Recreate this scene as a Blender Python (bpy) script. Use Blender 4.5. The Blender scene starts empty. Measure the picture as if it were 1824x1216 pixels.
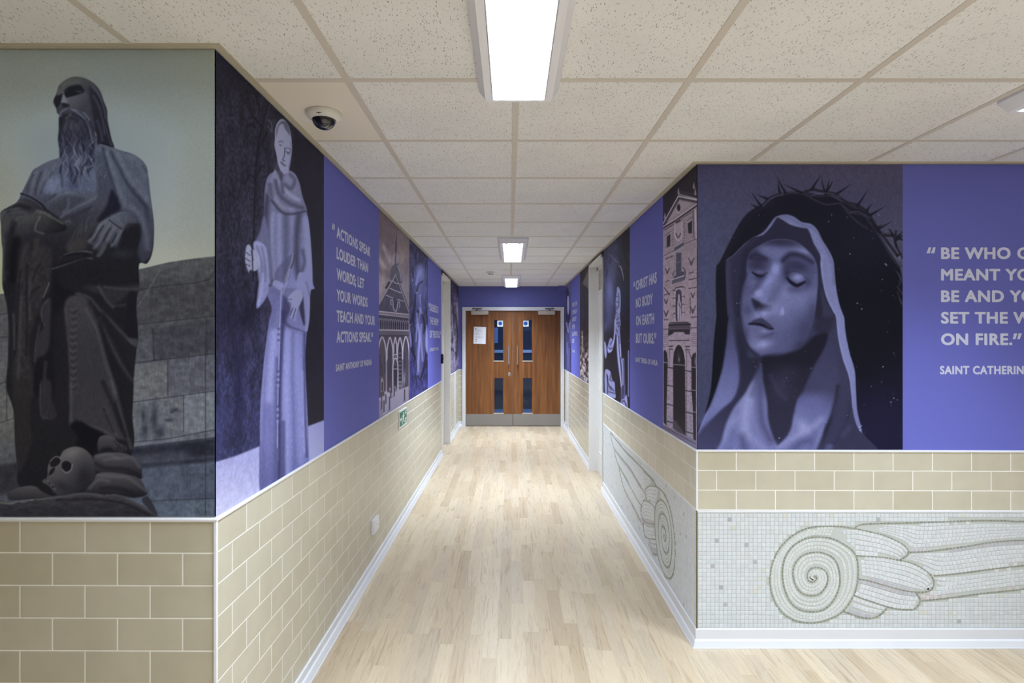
"""Corridor with saint murals: built object by object."""
import bpy, bmesh, math, random
import numpy as np
from mathutils import Vector, Matrix

random.seed(7)
C = bpy.context.scene.collection
PI = math.pi

# ------------------------------------------------------------------ camera
F, CX, CY, CAMZ = 1001.0, 911.0, 602.0, 1.53
cam_d = bpy.data.cameras.new('camera'); cam = bpy.data.objects.new('camera', cam_d); C.objects.link(cam)
cam.location = (0, 0, CAMZ); cam.rotation_euler = (PI/2, 0, 0)
cam_d.sensor_width = 36; cam_d.lens = 36*F/1824
cam_d.shift_x = (912-CX)/1824; cam_d.shift_y = (CY-608)/1824
cam_d.clip_start = .05
bpy.context.scene.camera = cam

def HX(px, Z): return (px-CX)*Z/F              # distances read off the photograph on a plane at depth Z
def HZ(py, Z): return CAMZ+(CY-py)*Z/F

# room dimensions
CEIL = CAMZ+.899
YL, YR, YB = 1.739, 2.886, 9.74                # left pier face, right pier face, end wall
XL = -.9155
def xr(y): return .9526-.0041*(y-YR)           # right corridor wall, slightly out of parallel
def floor_z(x, y):
    u = min(max((x+.885)/1.81, 0), 1); v = min(max((YB-y)/6.88, 0), 1)
    return CAMZ-1.527-u*(.003+.050*v)
def lerp(a, b, t): return a+(b-a)*t
def trim_zr(y): return CAMZ-lerp(.548, .578, (YB-y)/(YB-YR))
TRIM_L = CAMZ-.560

# ------------------------------------------------------------------ object helpers
def tag(o, label=None, cat=None, group=None, kind=None):
    if label: o['label'] = label
    if cat: o['category'] = cat
    if group: o['group'] = group
    if kind: o['kind'] = kind
    return o
def thing(name, label, cat, loc=(0,0,0), group=None, rotz=0):
    o = bpy.data.objects.new(name, None); C.objects.link(o); o.empty_display_size = .05
    o.location = loc; o.rotation_euler = (0, 0, rotz)
    return tag(o, label, cat, group)
def link(name, me, mat, parent=None, smooth=None):
    o = bpy.data.objects.new(name, me); C.objects.link(o)
    if mat is not None:
        for m in (mat if isinstance(mat, (list, tuple)) else [mat]): me.materials.append(m)
    if parent is not None:
        o.parent = parent
        bpy.context.view_layer.update()
        o.matrix_parent_inverse = Matrix.Translation(parent.location).inverted() @ Matrix.Identity(4) if parent.rotation_euler.z == 0 else parent.matrix_basis.inverted()
    return o
def obj(name, bm, mat, parent=None, smooth=False):
    bmesh.ops.recalc_face_normals(bm, faces=bm.faces)
    me = bpy.data.meshes.new(name); bm.to_mesh(me); bm.free()
    if smooth:
        me.polygons.foreach_set('use_smooth', [True]*len(me.polygons))
        try: me.set_sharp_from_angle(angle=math.radians(smooth if smooth is not True else 40))
        except Exception: pass
    return link(name, me, mat, parent)
def local(name, bm, mat, parent, smooth=False):
    """mesh given in the parent's own coordinates"""
    bmesh.ops.recalc_face_normals(bm, faces=bm.faces)
    me = bpy.data.meshes.new(name); bm.to_mesh(me); bm.free()
    if smooth:
        me.polygons.foreach_set('use_smooth', [True]*len(me.polygons))
        try: me.set_sharp_from_angle(angle=math.radians(smooth if smooth is not True else 40))
        except Exception: pass
    o = bpy.data.objects.new(name, me); C.objects.link(o); o.parent = parent
    if mat is not None: me.materials.append(mat)
    return o
def struct(name, bm, mat, parent=None, smooth=False):
    o = obj(name, bm, mat, parent, smooth)
    if parent is None: o['kind'] = 'structure'
    return o
def box(bm, x0, x1, y0, y1, z0, z1, bev=0, seg=2):
    vs = [bm.verts.new(p) for p in ((x0,y0,z0),(x1,y0,z0),(x1,y1,z0),(x0,y1,z0),(x0,y0,z1),(x1,y0,z1),(x1,y1,z1),(x0,y1,z1))]
    fs = [bm.faces.new([vs[i] for i in q]) for q in ((0,3,2,1),(4,5,6,7),(0,1,5,4),(1,2,6,5),(2,3,7,6),(3,0,4,7))]
    if bev:
        es = {e for f in fs for e in f.edges}
        bmesh.ops.bevel(bm, geom=list(es), offset=bev, segments=seg, affect='EDGES', profile=.6)
    return vs
def hexa(bm, pts):
    """eight corners, bottom ring then top ring"""
    vs = [bm.verts.new(p) for p in pts]
    for q in ((0,3,2,1),(4,5,6,7),(0,1,5,4),(1,2,6,5),(2,3,7,6),(3,0,4,7)): bm.faces.new([vs[i] for i in q])
def prism(bm, poly, ax, a, b):
    """extrude a 2D polygon along axis ax from a to b (poly in the two other axes, in x,y,z order)"""
    def P(p, t):
        q = list(p); q.insert(ax, t); return q
    A = [bm.verts.new(P(p, a)) for p in poly]; B = [bm.verts.new(P(p, b)) for p in poly]
    n = len(poly)
    bm.faces.new(A[::-1]); bm.faces.new(B)
    for i in range(n): bm.faces.new((A[i], A[(i+1)%n], B[(i+1)%n], B[i]))
def sweep(bm, prof, path):
    """prof: (out, up) pairs; path: list of (origin, outdir) ; closes the profile ring"""
    rings = []
    for (o, d) in path:
        rings.append([bm.verts.new((o[0]+d[0]*a, o[1]+d[1]*a, o[2]+b)) for a, b in prof])
    n = len(prof)
    for A, B in zip(rings, rings[1:]):
        for i in range(n): bm.faces.new((A[i], A[(i+1)%n], B[(i+1)%n], B[i]))
    bm.faces.new(rings[0]); bm.faces.new(rings[-1][::-1])
def lathe(bm, prof, c, seg=48, axis='z', cap=True):
    rings = []
    for r, h in prof:
        ring = []
        for i in range(seg):
            a = 2*PI*i/seg
            p = (r*math.cos(a), r*math.sin(a), h)
            if axis == 'y': p = (p[0], p[2], p[1])
            if axis == 'x': p = (p[2], p[0], p[1])
            ring.append(bm.verts.new((c[0]+p[0], c[1]+p[1], c[2]+p[2])))
        rings.append(ring)
    for A, B in zip(rings, rings[1:]):
        for i in range(seg): bm.faces.new((A[i], A[(i+1)%seg], B[(i+1)%seg], B[i]))
    if cap:
        bm.faces.new(rings[0][::-1]); bm.faces.new(rings[-1])
def tube(bm, pts, r, seg=12):
    pts = [Vector(p) for p in pts]; rings = []
    for i, p in enumerate(pts):
        d = (pts[min(i+1, len(pts)-1)]-pts[max(i-1, 0)]).normalized()
        up = Vector((0,0,1)) if abs(d.z) < .9 else Vector((1,0,0))
        a = d.cross(up).normalized(); b = d.cross(a)
        rings.append([bm.verts.new(p+a*r*math.cos(2*PI*k/seg)+b*r*math.sin(2*PI*k/seg)) for k in range(seg)])
    for A, B in zip(rings, rings[1:]):
        for i in range(seg): bm.faces.new((A[i], A[(i+1)%seg], B[(i+1)%seg], B[i]))
    bm.faces.new(rings[0][::-1]); bm.faces.new(rings[-1])

# ------------------------------------------------------------------ materials
def nt(name):
    m = bpy.data.materials.new(name); m.use_nodes = True
    n = m.node_tree; b = n.nodes['Principled BSDF']
    return m, n, b
def plain(name, col, rough=.5, metal=0, spec=.5, bump=0, bscale=300, emit=None, est=0, var=0):
    m, n, b = nt(name)
    b.inputs['Base Color'].default_value = (*col, 1); b.inputs['Roughness'].default_value = rough
    b.inputs['Metallic'].default_value = metal; b.inputs['Specular IOR Level'].default_value = spec
    tc = n.nodes.new('ShaderNodeTexCoord')
    if bump or var:
        no = n.nodes.new('ShaderNodeTexNoise'); no.inputs['Scale'].default_value = bscale; no.inputs['Detail'].default_value = 4
        n.links.new(tc.outputs['Object'], no.inputs['Vector'])
    if bump:
        bp = n.nodes.new('ShaderNodeBump'); bp.inputs['Strength'].default_value = bump; bp.inputs['Distance'].default_value = .001
        n.links.new(no.outputs['Fac'], bp.inputs['Height']); n.links.new(bp.outputs[0], b.inputs['Normal'])
    if var:
        n2 = n.nodes.new('ShaderNodeTexNoise'); n2.inputs['Scale'].default_value = 3; n.links.new(tc.outputs['Object'], n2.inputs['Vector'])
        mx = n.nodes.new('ShaderNodeMix'); mx.data_type = 'RGBA'; n.links.new(n2.outputs['Fac'], mx.inputs['Factor'])
        mx.inputs['A'].default_value = (*[c*(1-var) for c in col], 1); mx.inputs['B'].default_value = (*[min(1, c*(1+var)) for c in col], 1)
        n.links.new(mx.outputs['Result'], b.inputs['Base Color'])
    if emit:
        b.inputs['Emission Color'].default_value = (*emit, 1); b.inputs['Emission Strength'].default_value = est
    return m
def math_node(n, op, a, b=None, c=None):
    nd = n.nodes.new('ShaderNodeMath'); nd.operation = op
    for i, v in enumerate((a, b, c)):
        if v is None: continue
        if isinstance(v, (int, float)): nd.inputs[i].default_value = v
        else: n.links.new(v, nd.inputs[i])
    return nd.outputs[0]
def ramp(n, src, stops):
    r = n.nodes.new('ShaderNodeValToRGB'); e = r.color_ramp.elements
    while len(e) < len(stops): e.new(.5)
    for k, (p, c) in enumerate(stops):
        e[k].position = p; e[k].color = (*c, 1) if len(c) == 3 else c
    n.links.new(src, r.inputs[0]); return r.outputs[0]
def mixc(n, fac, A, B, mode='MIX'):
    mx = n.nodes.new('ShaderNodeMix'); mx.data_type = 'RGBA'; mx.blend_type = mode
    for s, v in (('Factor', fac), ('A', A), ('B', B)):
        if isinstance(v, (int, float)): mx.inputs[s].default_value = v
        elif isinstance(v, tuple): mx.inputs[s].default_value = (*v, 1)
        else: n.links.new(v, mx.inputs[s])
    return mx.outputs['Result']

def tile_material():
    m, n, b = nt('glazed_cream_tile')
    uv = n.nodes.new('ShaderNodeUVMap'); uv.uv_map = 'UVMap'
    br = n.nodes.new('ShaderNodeTexBrick')
    br.offset = .5; br.offset_frequency = 2
    for k, v in (('Scale', 1), ('Mortar Size', .0020), ('Mortar Smooth', .1), ('Bias', 0), ('Brick Width', .2013), ('Row Height', .1008)):
        br.inputs[k].default_value = v
    br.inputs['Color1'].default_value = (.555, .515, .40, 1); br.inputs['Color2'].default_value = (.60, .565, .455, 1)
    br.inputs['Mortar'].default_value = (.95, .94, .89, 1)
    n.links.new(uv.outputs[0], br.inputs['Vector'])
    no = n.nodes.new('ShaderNodeTexNoise'); no.inputs['Scale'].default_value = 9; no.inputs['Detail'].default_value = 2
    n.links.new(uv.outputs[0], no.inputs['Vector'])
    col = mixc(n, .35, br.outputs['Color'], ramp(n, no.outputs['Fac'], [(.3, (.8, .8, .78)), (.7, (1, 1, 1))]), 'MULTIPLY')
    n.links.new(col, b.inputs['Base Color'])
    n.links.new(ramp(n, br.outputs['Fac'], [(0, (.30,)*3), (1, (.8,)*3)]), b.inputs['Roughness'])
    # wider soft shoulder for the pillowed glaze edge
    br2 = n.nodes.new('ShaderNodeTexBrick'); br2.offset = .5; br2.offset_frequency = 2
    for k, v in (('Scale', 1), ('Mortar Size', .005), ('Mortar Smooth', .8), ('Bias', 0), ('Brick Width', .2013), ('Row Height', .1008)):
        br2.inputs[k].default_value = v
    n.links.new(uv.outputs[0], br2.inputs['Vector'])
    bp = n.nodes.new('ShaderNodeBump'); bp.inputs['Strength'].default_value = .35; bp.inputs['Distance'].default_value = .0012; bp.invert = True
    n.links.new(br2.outputs['Fac'], bp.inputs['Height']); n.links.new(bp.outputs[0], b.inputs['Normal'])
    return m

def floor_material():
    m, n, b = nt('pale_oak_strip_floor')
    tc = n.nodes.new('ShaderNodeTexCoord'); sp = n.nodes.new('ShaderNodeSeparateXYZ'); n.links.new(tc.outputs['Object'], sp.inputs[0])
    X, Y = sp.outputs[0], sp.outputs[1]
    W, L = .072, .62
    cx_ = math_node(n, 'DIVIDE', X, W); col = math_node(n, 'FLOOR', cx_)
    wn = n.nodes.new('ShaderNodeTexWhiteNoise'); wn.noise_dimensions = '1D'; n.links.new(col, wn.inputs['W'])
    yy = math_node(n, 'DIVIDE', math_node(n, 'ADD', Y, math_node(n, 'MULTIPLY', wn.outputs['Value'], 5.0)), L)
    row = math_node(n, 'FLOOR', yy)
    cb = n.nodes.new('ShaderNodeCombineXYZ'); n.links.new(col, cb.inputs[0]); n.links.new(row, cb.inputs[1])
    w2 = n.nodes.new('ShaderNodeTexWhiteNoise'); w2.noise_dimensions = '2D'; n.links.new(cb.outputs[0], w2.inputs['Vector'])
    # grain coordinates, shifted per strip
    gv = n.nodes.new('ShaderNodeCombineXYZ')
    n.links.new(math_node(n, 'ADD', math_node(n, 'MULTIPLY', X, 42), math_node(n, 'MULTIPLY', w2.outputs['Value'], 50)), gv.inputs[0])
    n.links.new(math_node(n, 'ADD', math_node(n, 'MULTIPLY', Y, 2.6), math_node(n, 'MULTIPLY', w2.outputs['Value'], 91)), gv.inputs[1])
    g = n.nodes.new('ShaderNodeTexNoise'); g.inputs['Scale'].default_value = 1; g.inputs['Detail'].default_value = 6; g.inputs['Roughness'].default_value = .65; g.inputs['Distortion'].default_value = 1.2
    n.links.new(gv.outputs[0], g.inputs['Vector'])
    fine = n.nodes.new('ShaderNodeTexNoise'); fine.inputs['Scale'].default_value = 5; fine.inputs['Detail'].default_value = 3
    n.links.new(gv.outputs[0], fine.inputs['Vector'])
    base = ramp(n, w2.outputs['Value'], [(0, (.50, .395, .27)), (.3, (.585, .475, .335)), (.65, (.635, .53, .385)), (1, (.545, .45, .335))])
    gr = ramp(n, g.outputs['Fac'], [(.30, (.66, .60, .52)), (.5, (1, 1, 1)), (.72, (.96, .90, .82))])
    c1 = mixc(n, .85, base, gr, 'MULTIPLY')
    c2 = mixc(n, .3, c1, ramp(n, fine.outputs['Fac'], [(.35, (.8, .77, .72)), (.6, (1, 1, 1))]), 'MULTIPLY')
    # joints
    fx = math_node(n, 'FRACT', cx_); ex = math_node(n, 'MINIMUM', fx, math_node(n, 'SUBTRACT', 1, fx))
    fy = math_node(n, 'FRACT', yy); ey = math_node(n, 'MINIMUM', fy, math_node(n, 'SUBTRACT', 1, fy))
    j = math_node(n, 'MAXIMUM', math_node(n, 'LESS_THAN', ex, .008), math_node(n, 'LESS_THAN', ey, .0014))
    c3 = mixc(n, math_node(n, 'MULTIPLY', j, .25), c2, (.42, .32, .22))
    n.links.new(c3, b.inputs['Base Color'])
    b.inputs['Roughness'].default_value = .32
    b.inputs['Specular IOR Level'].default_value = .5
    bp = n.nodes.new('ShaderNodeBump'); bp.inputs['Strength'].default_value = .12; bp.inputs['Distance'].default_value = .001
    n.links.new(g.outputs['Fac'], bp.inputs['Height']); n.links.new(bp.outputs[0], b.inputs['Normal'])
    return m

def ceiling_material():
    m, n, b = nt('fissured_mineral_tile')
    tc = n.nodes.new('ShaderNodeTexCoord')
    def fis(sx, sy, thr, rot, seed):
        mp = n.nodes.new('ShaderNodeMapping'); mp.inputs['Rotation'].default_value = (0, 0, rot); mp.inputs['Scale'].default_value = (sx, sy, 1); mp.inputs['Location'].default_value = (seed, seed*2, 0)
        wv = n.nodes.new('ShaderNodeTexNoise'); wv.inputs['Scale'].default_value = 30
        n.links.new(tc.outputs['Object'], wv.inputs['Vector'])
        ad = n.nodes.new('ShaderNodeVectorMath'); ad.operation = 'SCALE'; n.links.new(wv.outputs['Color'], ad.inputs[0]); ad.inputs['Scale'].default_value = .012
        a2 = n.nodes.new('ShaderNodeVectorMath'); a2.operation = 'ADD'; n.links.new(tc.outputs['Object'], a2.inputs[0]); n.links.new(ad.outputs[0], a2.inputs[1])
        n.links.new(a2.outputs[0], mp.inputs[0])
        v = n.nodes.new('ShaderNodeTexVoronoi'); v.inputs['Scale'].default_value = 1; n.links.new(mp.outputs[0], v.inputs['Vector'])
        sz = n.nodes.new('ShaderNodeSeparateColor'); n.links.new(v.outputs['Color'], sz.inputs[0])
        # random size per cell, many cells empty
        lim = math_node(n, 'MULTIPLY', math_node(n, 'SUBTRACT', sz.outputs[0], .35), thr)
        return math_node(n, 'LESS_THAN', v.outputs['Distance'], lim)
    a = fis(235, 50, .47, .55, 1.3); c = fis(280, 66, .42, -.35, 5.1); d = fis(360, 360, .44, 0, 3.3)
    k = math_node(n, 'MAXIMUM', math_node(n, 'MAXIMUM', a, c), math_node(n, 'MULTIPLY', d, .45))
    no = n.nodes.new('ShaderNodeTexNoise'); no.inputs['Scale'].default_value = 4; n.links.new(tc.outputs['Object'], no.inputs['Vector'])
    base = ramp(n, no.outputs['Fac'], [(.3, (.775, .78, .785)), (.7, (.825, .83, .835))])
    col = mixc(n, math_node(n, 'MULTIPLY', k, .8), base, (.13, .115, .10))
    n.links.new(col, b.inputs['Base Color']); b.inputs['Roughness'].default_value = .9
    fn = n.nodes.new('ShaderNodeTexNoise'); fn.inputs['Scale'].default_value = 260; n.links.new(tc.outputs['Object'], fn.inputs['Vector'])
    h = math_node(n, 'SUBTRACT', math_node(n, 'MULTIPLY', fn.outputs['Fac'], .4), k)
    bp = n.nodes.new('ShaderNodeBump'); bp.inputs['Strength'].default_value = .5; bp.inputs['Distance'].default_value = .002
    n.links.new(h, bp.inputs['Height']); n.links.new(bp.outputs[0], b.inputs['Normal'])
    return m

def wood_material(name='sapele_door_veneer'):
    m, n, b = nt(name)
    tc = n.nodes.new('ShaderNodeTexCoord'); mp = n.nodes.new('ShaderNodeMapping'); mp.inputs['Scale'].default_value = (14, 1, .7)
    n.links.new(tc.outputs['Object'], mp.inputs[0])
    g = n.nodes.new('ShaderNodeTexNoise'); g.inputs['Scale'].default_value = 1.6; g.inputs['Detail'].default_value = 5; g.inputs['Distortion'].default_value = .6; g.inputs['Roughness'].default_value = .6
    n.links.new(mp.outputs[0], g.inputs['Vector'])
    mp2 = n.nodes.new('ShaderNodeMapping'); mp2.inputs['Scale'].default_value = (120, 1, 2.5); n.links.new(tc.outputs['Object'], mp2.inputs[0])
    g2 = n.nodes.new('ShaderNodeTexNoise'); g2.inputs['Scale'].default_value = 1; g2.inputs['Detail'].default_value = 3; n.links.new(mp2.outputs[0], g2.inputs['Vector'])
    c = ramp(n, g.outputs['Fac'], [(.28, (.105, .034, .009)), (.48, (.185, .066, .016)), (.7, (.28, .110, .030))])
    c = mixc(n, .4, c, ramp(n, g2.outputs['Fac'], [(.35, (.6, .52, .45)), (.6, (1, 1, 1))]), 'MULTIPLY')
    n.links.new(c, b.inputs['Base Color']); b.inputs['Roughness'].default_value = .42
    return m

M = {}
M['tile'] = tile_material(); M['floor'] = floor_material(); M['ceiling'] = ceiling_material(); M['wood'] = wood_material()
M['wall_paint'] = plain('matt_wall_paint', (.62, .60, .55), .8, bump=.1, var=.03)
M['purple_paint'] = plain('violet_wall_vinyl', (.115, .125, .40), .6, bump=.05, bscale=150, var=.02)
M['white_gloss'] = plain('white_gloss_paint', (.74, .755, .80), .3, bump=.05, bscale=40, var=.02)
M['cream_gloss'] = plain('cream_gloss_paint', (.74, .735, .72), .3, bump=.05, bscale=40, var=.02)
M['bead'] = plain('white_plastic_bead', (.82, .83, .88), .3, var=.01)
M['grid'] = plain('painted_ceiling_bar', (.62, .575, .52), .5, var=.02)
M['angle'] = plain('aged_edge_trim', (.50, .46, .37), .5, var=.12)
M['panel'] = plain('plain_metal_ceiling_panel', (.80, .75, .66), .5, var=.03)
M['lamp_body'] = plain('white_lamp_housing', (.80, .81, .89), .4, var=.01)
M['camera_white'] = plain('off_white_camera_plastic', (.70, .69, .66), .4, var=.01)
M['black'] = plain('black_plastic', (.012, .012, .014), .3, var=.05)
M['steel'] = plain('brushed_steel', (.42, .40, .38), .42, metal=.75, bump=.1, bscale=400, var=.05)
M['kick'] = plain('satin_kick_plate', (.30, .29, .28), .45, metal=.5, bump=.08, bscale=300, var=.04)
M['closer'] = plain('silver_painted_closer', (.55, .50, .43), .4, metal=.3, var=.02)
M['paper'] = plain('white_paper', (.80, .80, .84), .7, var=.01)
M['ink'] = plain('grey_print', (.28, .28, .33), .7, var=.02)
M['blue'] = plain('sign_blue', (.005, .09, .42), .4, var=.02)
M['white'] = plain('sign_white', (.85, .87, .87), .4, var=.01)
M['green'] = plain('sign_green', (.0, .17, .09), .35, var=.02)
M['gap_shade'] = plain('painted_gap_shade', (.05, .045, .04), .8, var=.05)  # shadow gap at the side doors, given as near-black colour
M['lettering'] = plain('pale_grey_lettering', (.64, .67, .88), .5, var=.01)
M['grout'] = plain('pale_mosaic_grout', (.52, .545, .52), .8, bump=.2, var=.04)
M['far_wall'] = plain('blue_grey_plaster', (.10, .15, .27), .7, var=.1)
M['far_pale'] = plain('pale_blue_board', (.50, .60, .80), .6, var=.05)

def diffuser_material():
    m, n, b = nt('lit_prismatic_diffuser')
    b.inputs['Base Color'].default_value = (.9, .9, .9, 1)
    b.inputs['Emission Color'].default_value = (.76, .87, 1.0, 1)
    b.inputs['Emission Strength'].default_value = LAMP
    tc = n.nodes.new('ShaderNodeTexCoord'); vo = n.nodes.new('ShaderNodeTexVoronoi'); vo.inputs['Scale'].default_value = 120
    n.links.new(tc.outputs['Object'], vo.inputs['Vector'])
    bp = n.nodes.new('ShaderNodeBump'); bp.inputs['Strength'].default_value = .1; bp.inputs['Distance'].default_value = .001
    n.links.new(vo.outputs['Distance'], bp.inputs['Height']); n.links.new(bp.outputs[0], b.inputs['Normal'])
    return m
LAMP = 5.0
M['diffuser'] = diffuser_material()

def glass_material():
    m, n, b = nt('wired_door_glass')
    n.nodes.remove(b)
    out = n.nodes['Material Output']
    tr = n.nodes.new('ShaderNodeBsdfTransparent'); tr.inputs[0].default_value = (.66, .78, .95, 1)
    gl = n.nodes.new('ShaderNodeBsdfGlossy'); gl.inputs['Roughness'].default_value = .03; gl.inputs[0].default_value = (.9, .95, 1, 1)
    fr = n.nodes.new('ShaderNodeFresnel'); fr.inputs['IOR'].default_value = 1.38
    mx = n.nodes.new('ShaderNodeMixShader')
    n.links.new(fr.outputs[0], mx.inputs[0]); n.links.new(tr.outputs[0], mx.inputs[1]); n.links.new(gl.outputs[0], mx.inputs[2])
    n.links.new(mx.outputs[0], out.inputs[0]); return m
M['glass'] = glass_material()
def frosted():
    m, n, b = nt('obscured_transom_glass')
    b.inputs['Base Color'].default_value = (.30, .30, .22, 1); b.inputs['Roughness'].default_value = .15
    return m
M['transom'] = frosted()

# ------------------------------------------------------------------ floor
bm = bmesh.new()
xs = [-3.6, -2, -.885]+[ -.885+1.81*i/8 for i in range(1, 9)]+[2, 3.9]
ys = [-4.2, -2, 0, 1, 1.7]+[1.7+8.1*i/16 for i in range(1, 17)]
V = [[bm.verts.new((x, y, floor_z(x, y))) for x in xs] for y in ys]
for j in range(len(ys)-1):
    for i in range(len(xs)-1): bm.faces.new((V[j][i], V[j][i+1], V[j+1][i+1], V[j+1][i]))
bot = [bm.verts.new((x, y, -.25)) for (x, y) in ((-3.6,-4.2),(3.9,-4.2),(3.9,9.8),(-3.6,9.8))]
bm.faces.new(bot[::-1])
fl = struct('floor', bm, M['floor'], smooth=True)

# ------------------------------------------------------------------ ceiling with lay-in tiles and exposed grid
bm = bmesh.new(); box(bm, -3.6, 3.9, -4.2, 9.9, CEIL, CEIL+.06)
struct('ceiling', bm, M['ceiling'])
GX = [-2.97, -2.37, -1.77, -1.17, -.572, .018, .62, 1.222, 1.828, 2.43, 3.03, 3.63]
def gx(x0, y): return x0-.0041*(y-1.95)
ROW0 = 1.9587
T = .0025
rows = [ROW0+.6*i for i in range(-10, 13)]
def in_corr(y): return y > YR-.01
bm = bmesh.new()
for x0 in GX:
    w = .0125
    y1 = YB if -.9 < x0 < .9 else (YL if x0 < 0 else YR)
    if x0 in (1.222,): y1 = YR
    hexa(bm, [(gx(x0,-4.2)-w,-4.2,CEIL-T),(gx(x0,-4.2)+w,-4.2,CEIL-T),(gx(x0,y1)+w,y1,CEIL-T),(gx(x0,y1)-w,y1,CEIL-T),
              (gx(x0,-4.2)-w,-4.2,CEIL+.001),(gx(x0,-4.2)+w,-4.2,CEIL+.001),(gx(x0,y1)+w,y1,CEIL+.001),(gx(x0,y1)-w,y1,CEIL+.001)])
struct('trim_1', bm, M['grid'])
bm = bmesh.new()
for y in rows:
    x0 = -3.6 if y < YL else XL; x1 = 3.9 if y < YR else xr(y)
    w = .0125 if y < 2.2 else .0115
    box(bm, x0, x1, y-w, y+w, CEIL-T+.0006, CEIL+.001)
struct('trim_2', bm, M['grid'])
# wall angle
def angle_run(name, path):
    bm = bmesh.new()
    a = .026
    prof = [(0, .0), (0, -.004), (.0225, -.004), (.0225, -.0065), (a, -.0065), (a, 0)]
    sweep(bm, prof, path); return struct(name, bm, M['angle'])
angle_run('trim_3', [((-3.6, YL, CEIL), (0, -1)), ((XL, YL, CEIL), (1, -1)), ((XL, YB, CEIL), (1, -1))])
angle_run('trim_4', [((xr(YB), YB, CEIL), (-1, -1)), ((xr(YR), YR, CEIL), (-1, -1)), ((3.9, YR, CEIL), (0, -1))])
angle_run('trim_5', [((XL, YB, CEIL), (1, -1)), ((xr(YB), YB, CEIL), (-1, -1))])

# ------------------------------------------------------------------ walls
D2A, D2B = 7.33, 8.13       # left side door opening
D3A, D3B = 5.76, 6.58       # right side door opening
WG = .003                   # vinyl / tile stand-off from the plaster
bm = bmesh.new(); box(bm, -3.6, XL-WG, YL+WG, D2A, -.2, CEIL+.001)
wall_left = struct('wall_left', bm, M['wall_paint'])
bm = bmesh.new(); box(bm, -1.5, XL-WG, D2B+.02, YB, -.2, CEIL+.001)
struct('wall_left_rear', bm, M['wall_paint'])
bm = bmesh.new(); box(bm, -1.5, XL-WG, D2A, D2B, CAMZ+.85, CEIL+.001); struct('wall_left_lintel', bm, M['gap_shade'])  # coloured dark for the shadow between frame head and ceiling
def rwall(name, ya, yb, z0, z1, mat, xo=3.9):
    bm = bmesh.new(); a, b = xr(ya)+WG, xr(yb)+WG
    ya2 = ya+WG if ya == YR else ya
    hexa(bm, [(a,ya2,z0),(xo,ya2,z0),(xo,yb,z0),(b,yb,z0),(a,ya2,z1),(xo,ya2,z1),(xo,yb,z1),(b,yb,z1)])
    return struct(name, bm, mat)
wall_right = rwall('wall_right', YR, D3A, -.2, CEIL+.001, M['wall_paint'])
rwall('wall_right_rear', D3B+.02, YB, -.2, CEIL+.001, M['wall_paint'], 1.5)
rwall('wall_right_lintel', D3A, D3B, CAMZ+.858, CEIL+.001, M['gap_shade'], 1.5)
# end wall round the double doors
DX0, DX1, DTOP = -.852, .9127, CAMZ+.5366
bm = bmesh.new()
box(bm, -1.5, DX0+.03, YB, YB+.12, CAMZ-.55, CEIL+.001); box(bm, DX1-.03, 1.5, YB, YB+.12, CAMZ-.55, CEIL+.001)
box(bm, DX0+.03, DX1-.03, YB, YB+.12, DTOP-.03, CEIL+.001)
wb = struct('wall_back', bm, M['purple_paint'])
bm = bmesh.new()
box(bm, -1.5, DX0+.03, YB+.004, YB+.12, -.2, CAMZ-.551); box(bm, DX1-.03, 1.5, YB+.004, YB+.12, -.2, CAMZ-.551)
struct('wall_back_lower', bm, M['wall_paint'])
# the hall behind the camera
bm = bmesh.new(); box(bm, -3.7, 4.0, -4.3, -4.2, -.2, CEIL+.05); struct('wall_front', bm, M['wall_paint'])
bm = bmesh.new(); box(bm, -3.7, -3.6, -4.2, YL, -.2, CEIL+.05); struct('wall_hall_left', bm, M['wall_paint'])
bm = bmesh.new(); box(bm, 3.9, 4.0, -4.2, YR, -.2, CEIL+.05); struct('wall_hall_right', bm, M['wall_paint'])

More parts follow.
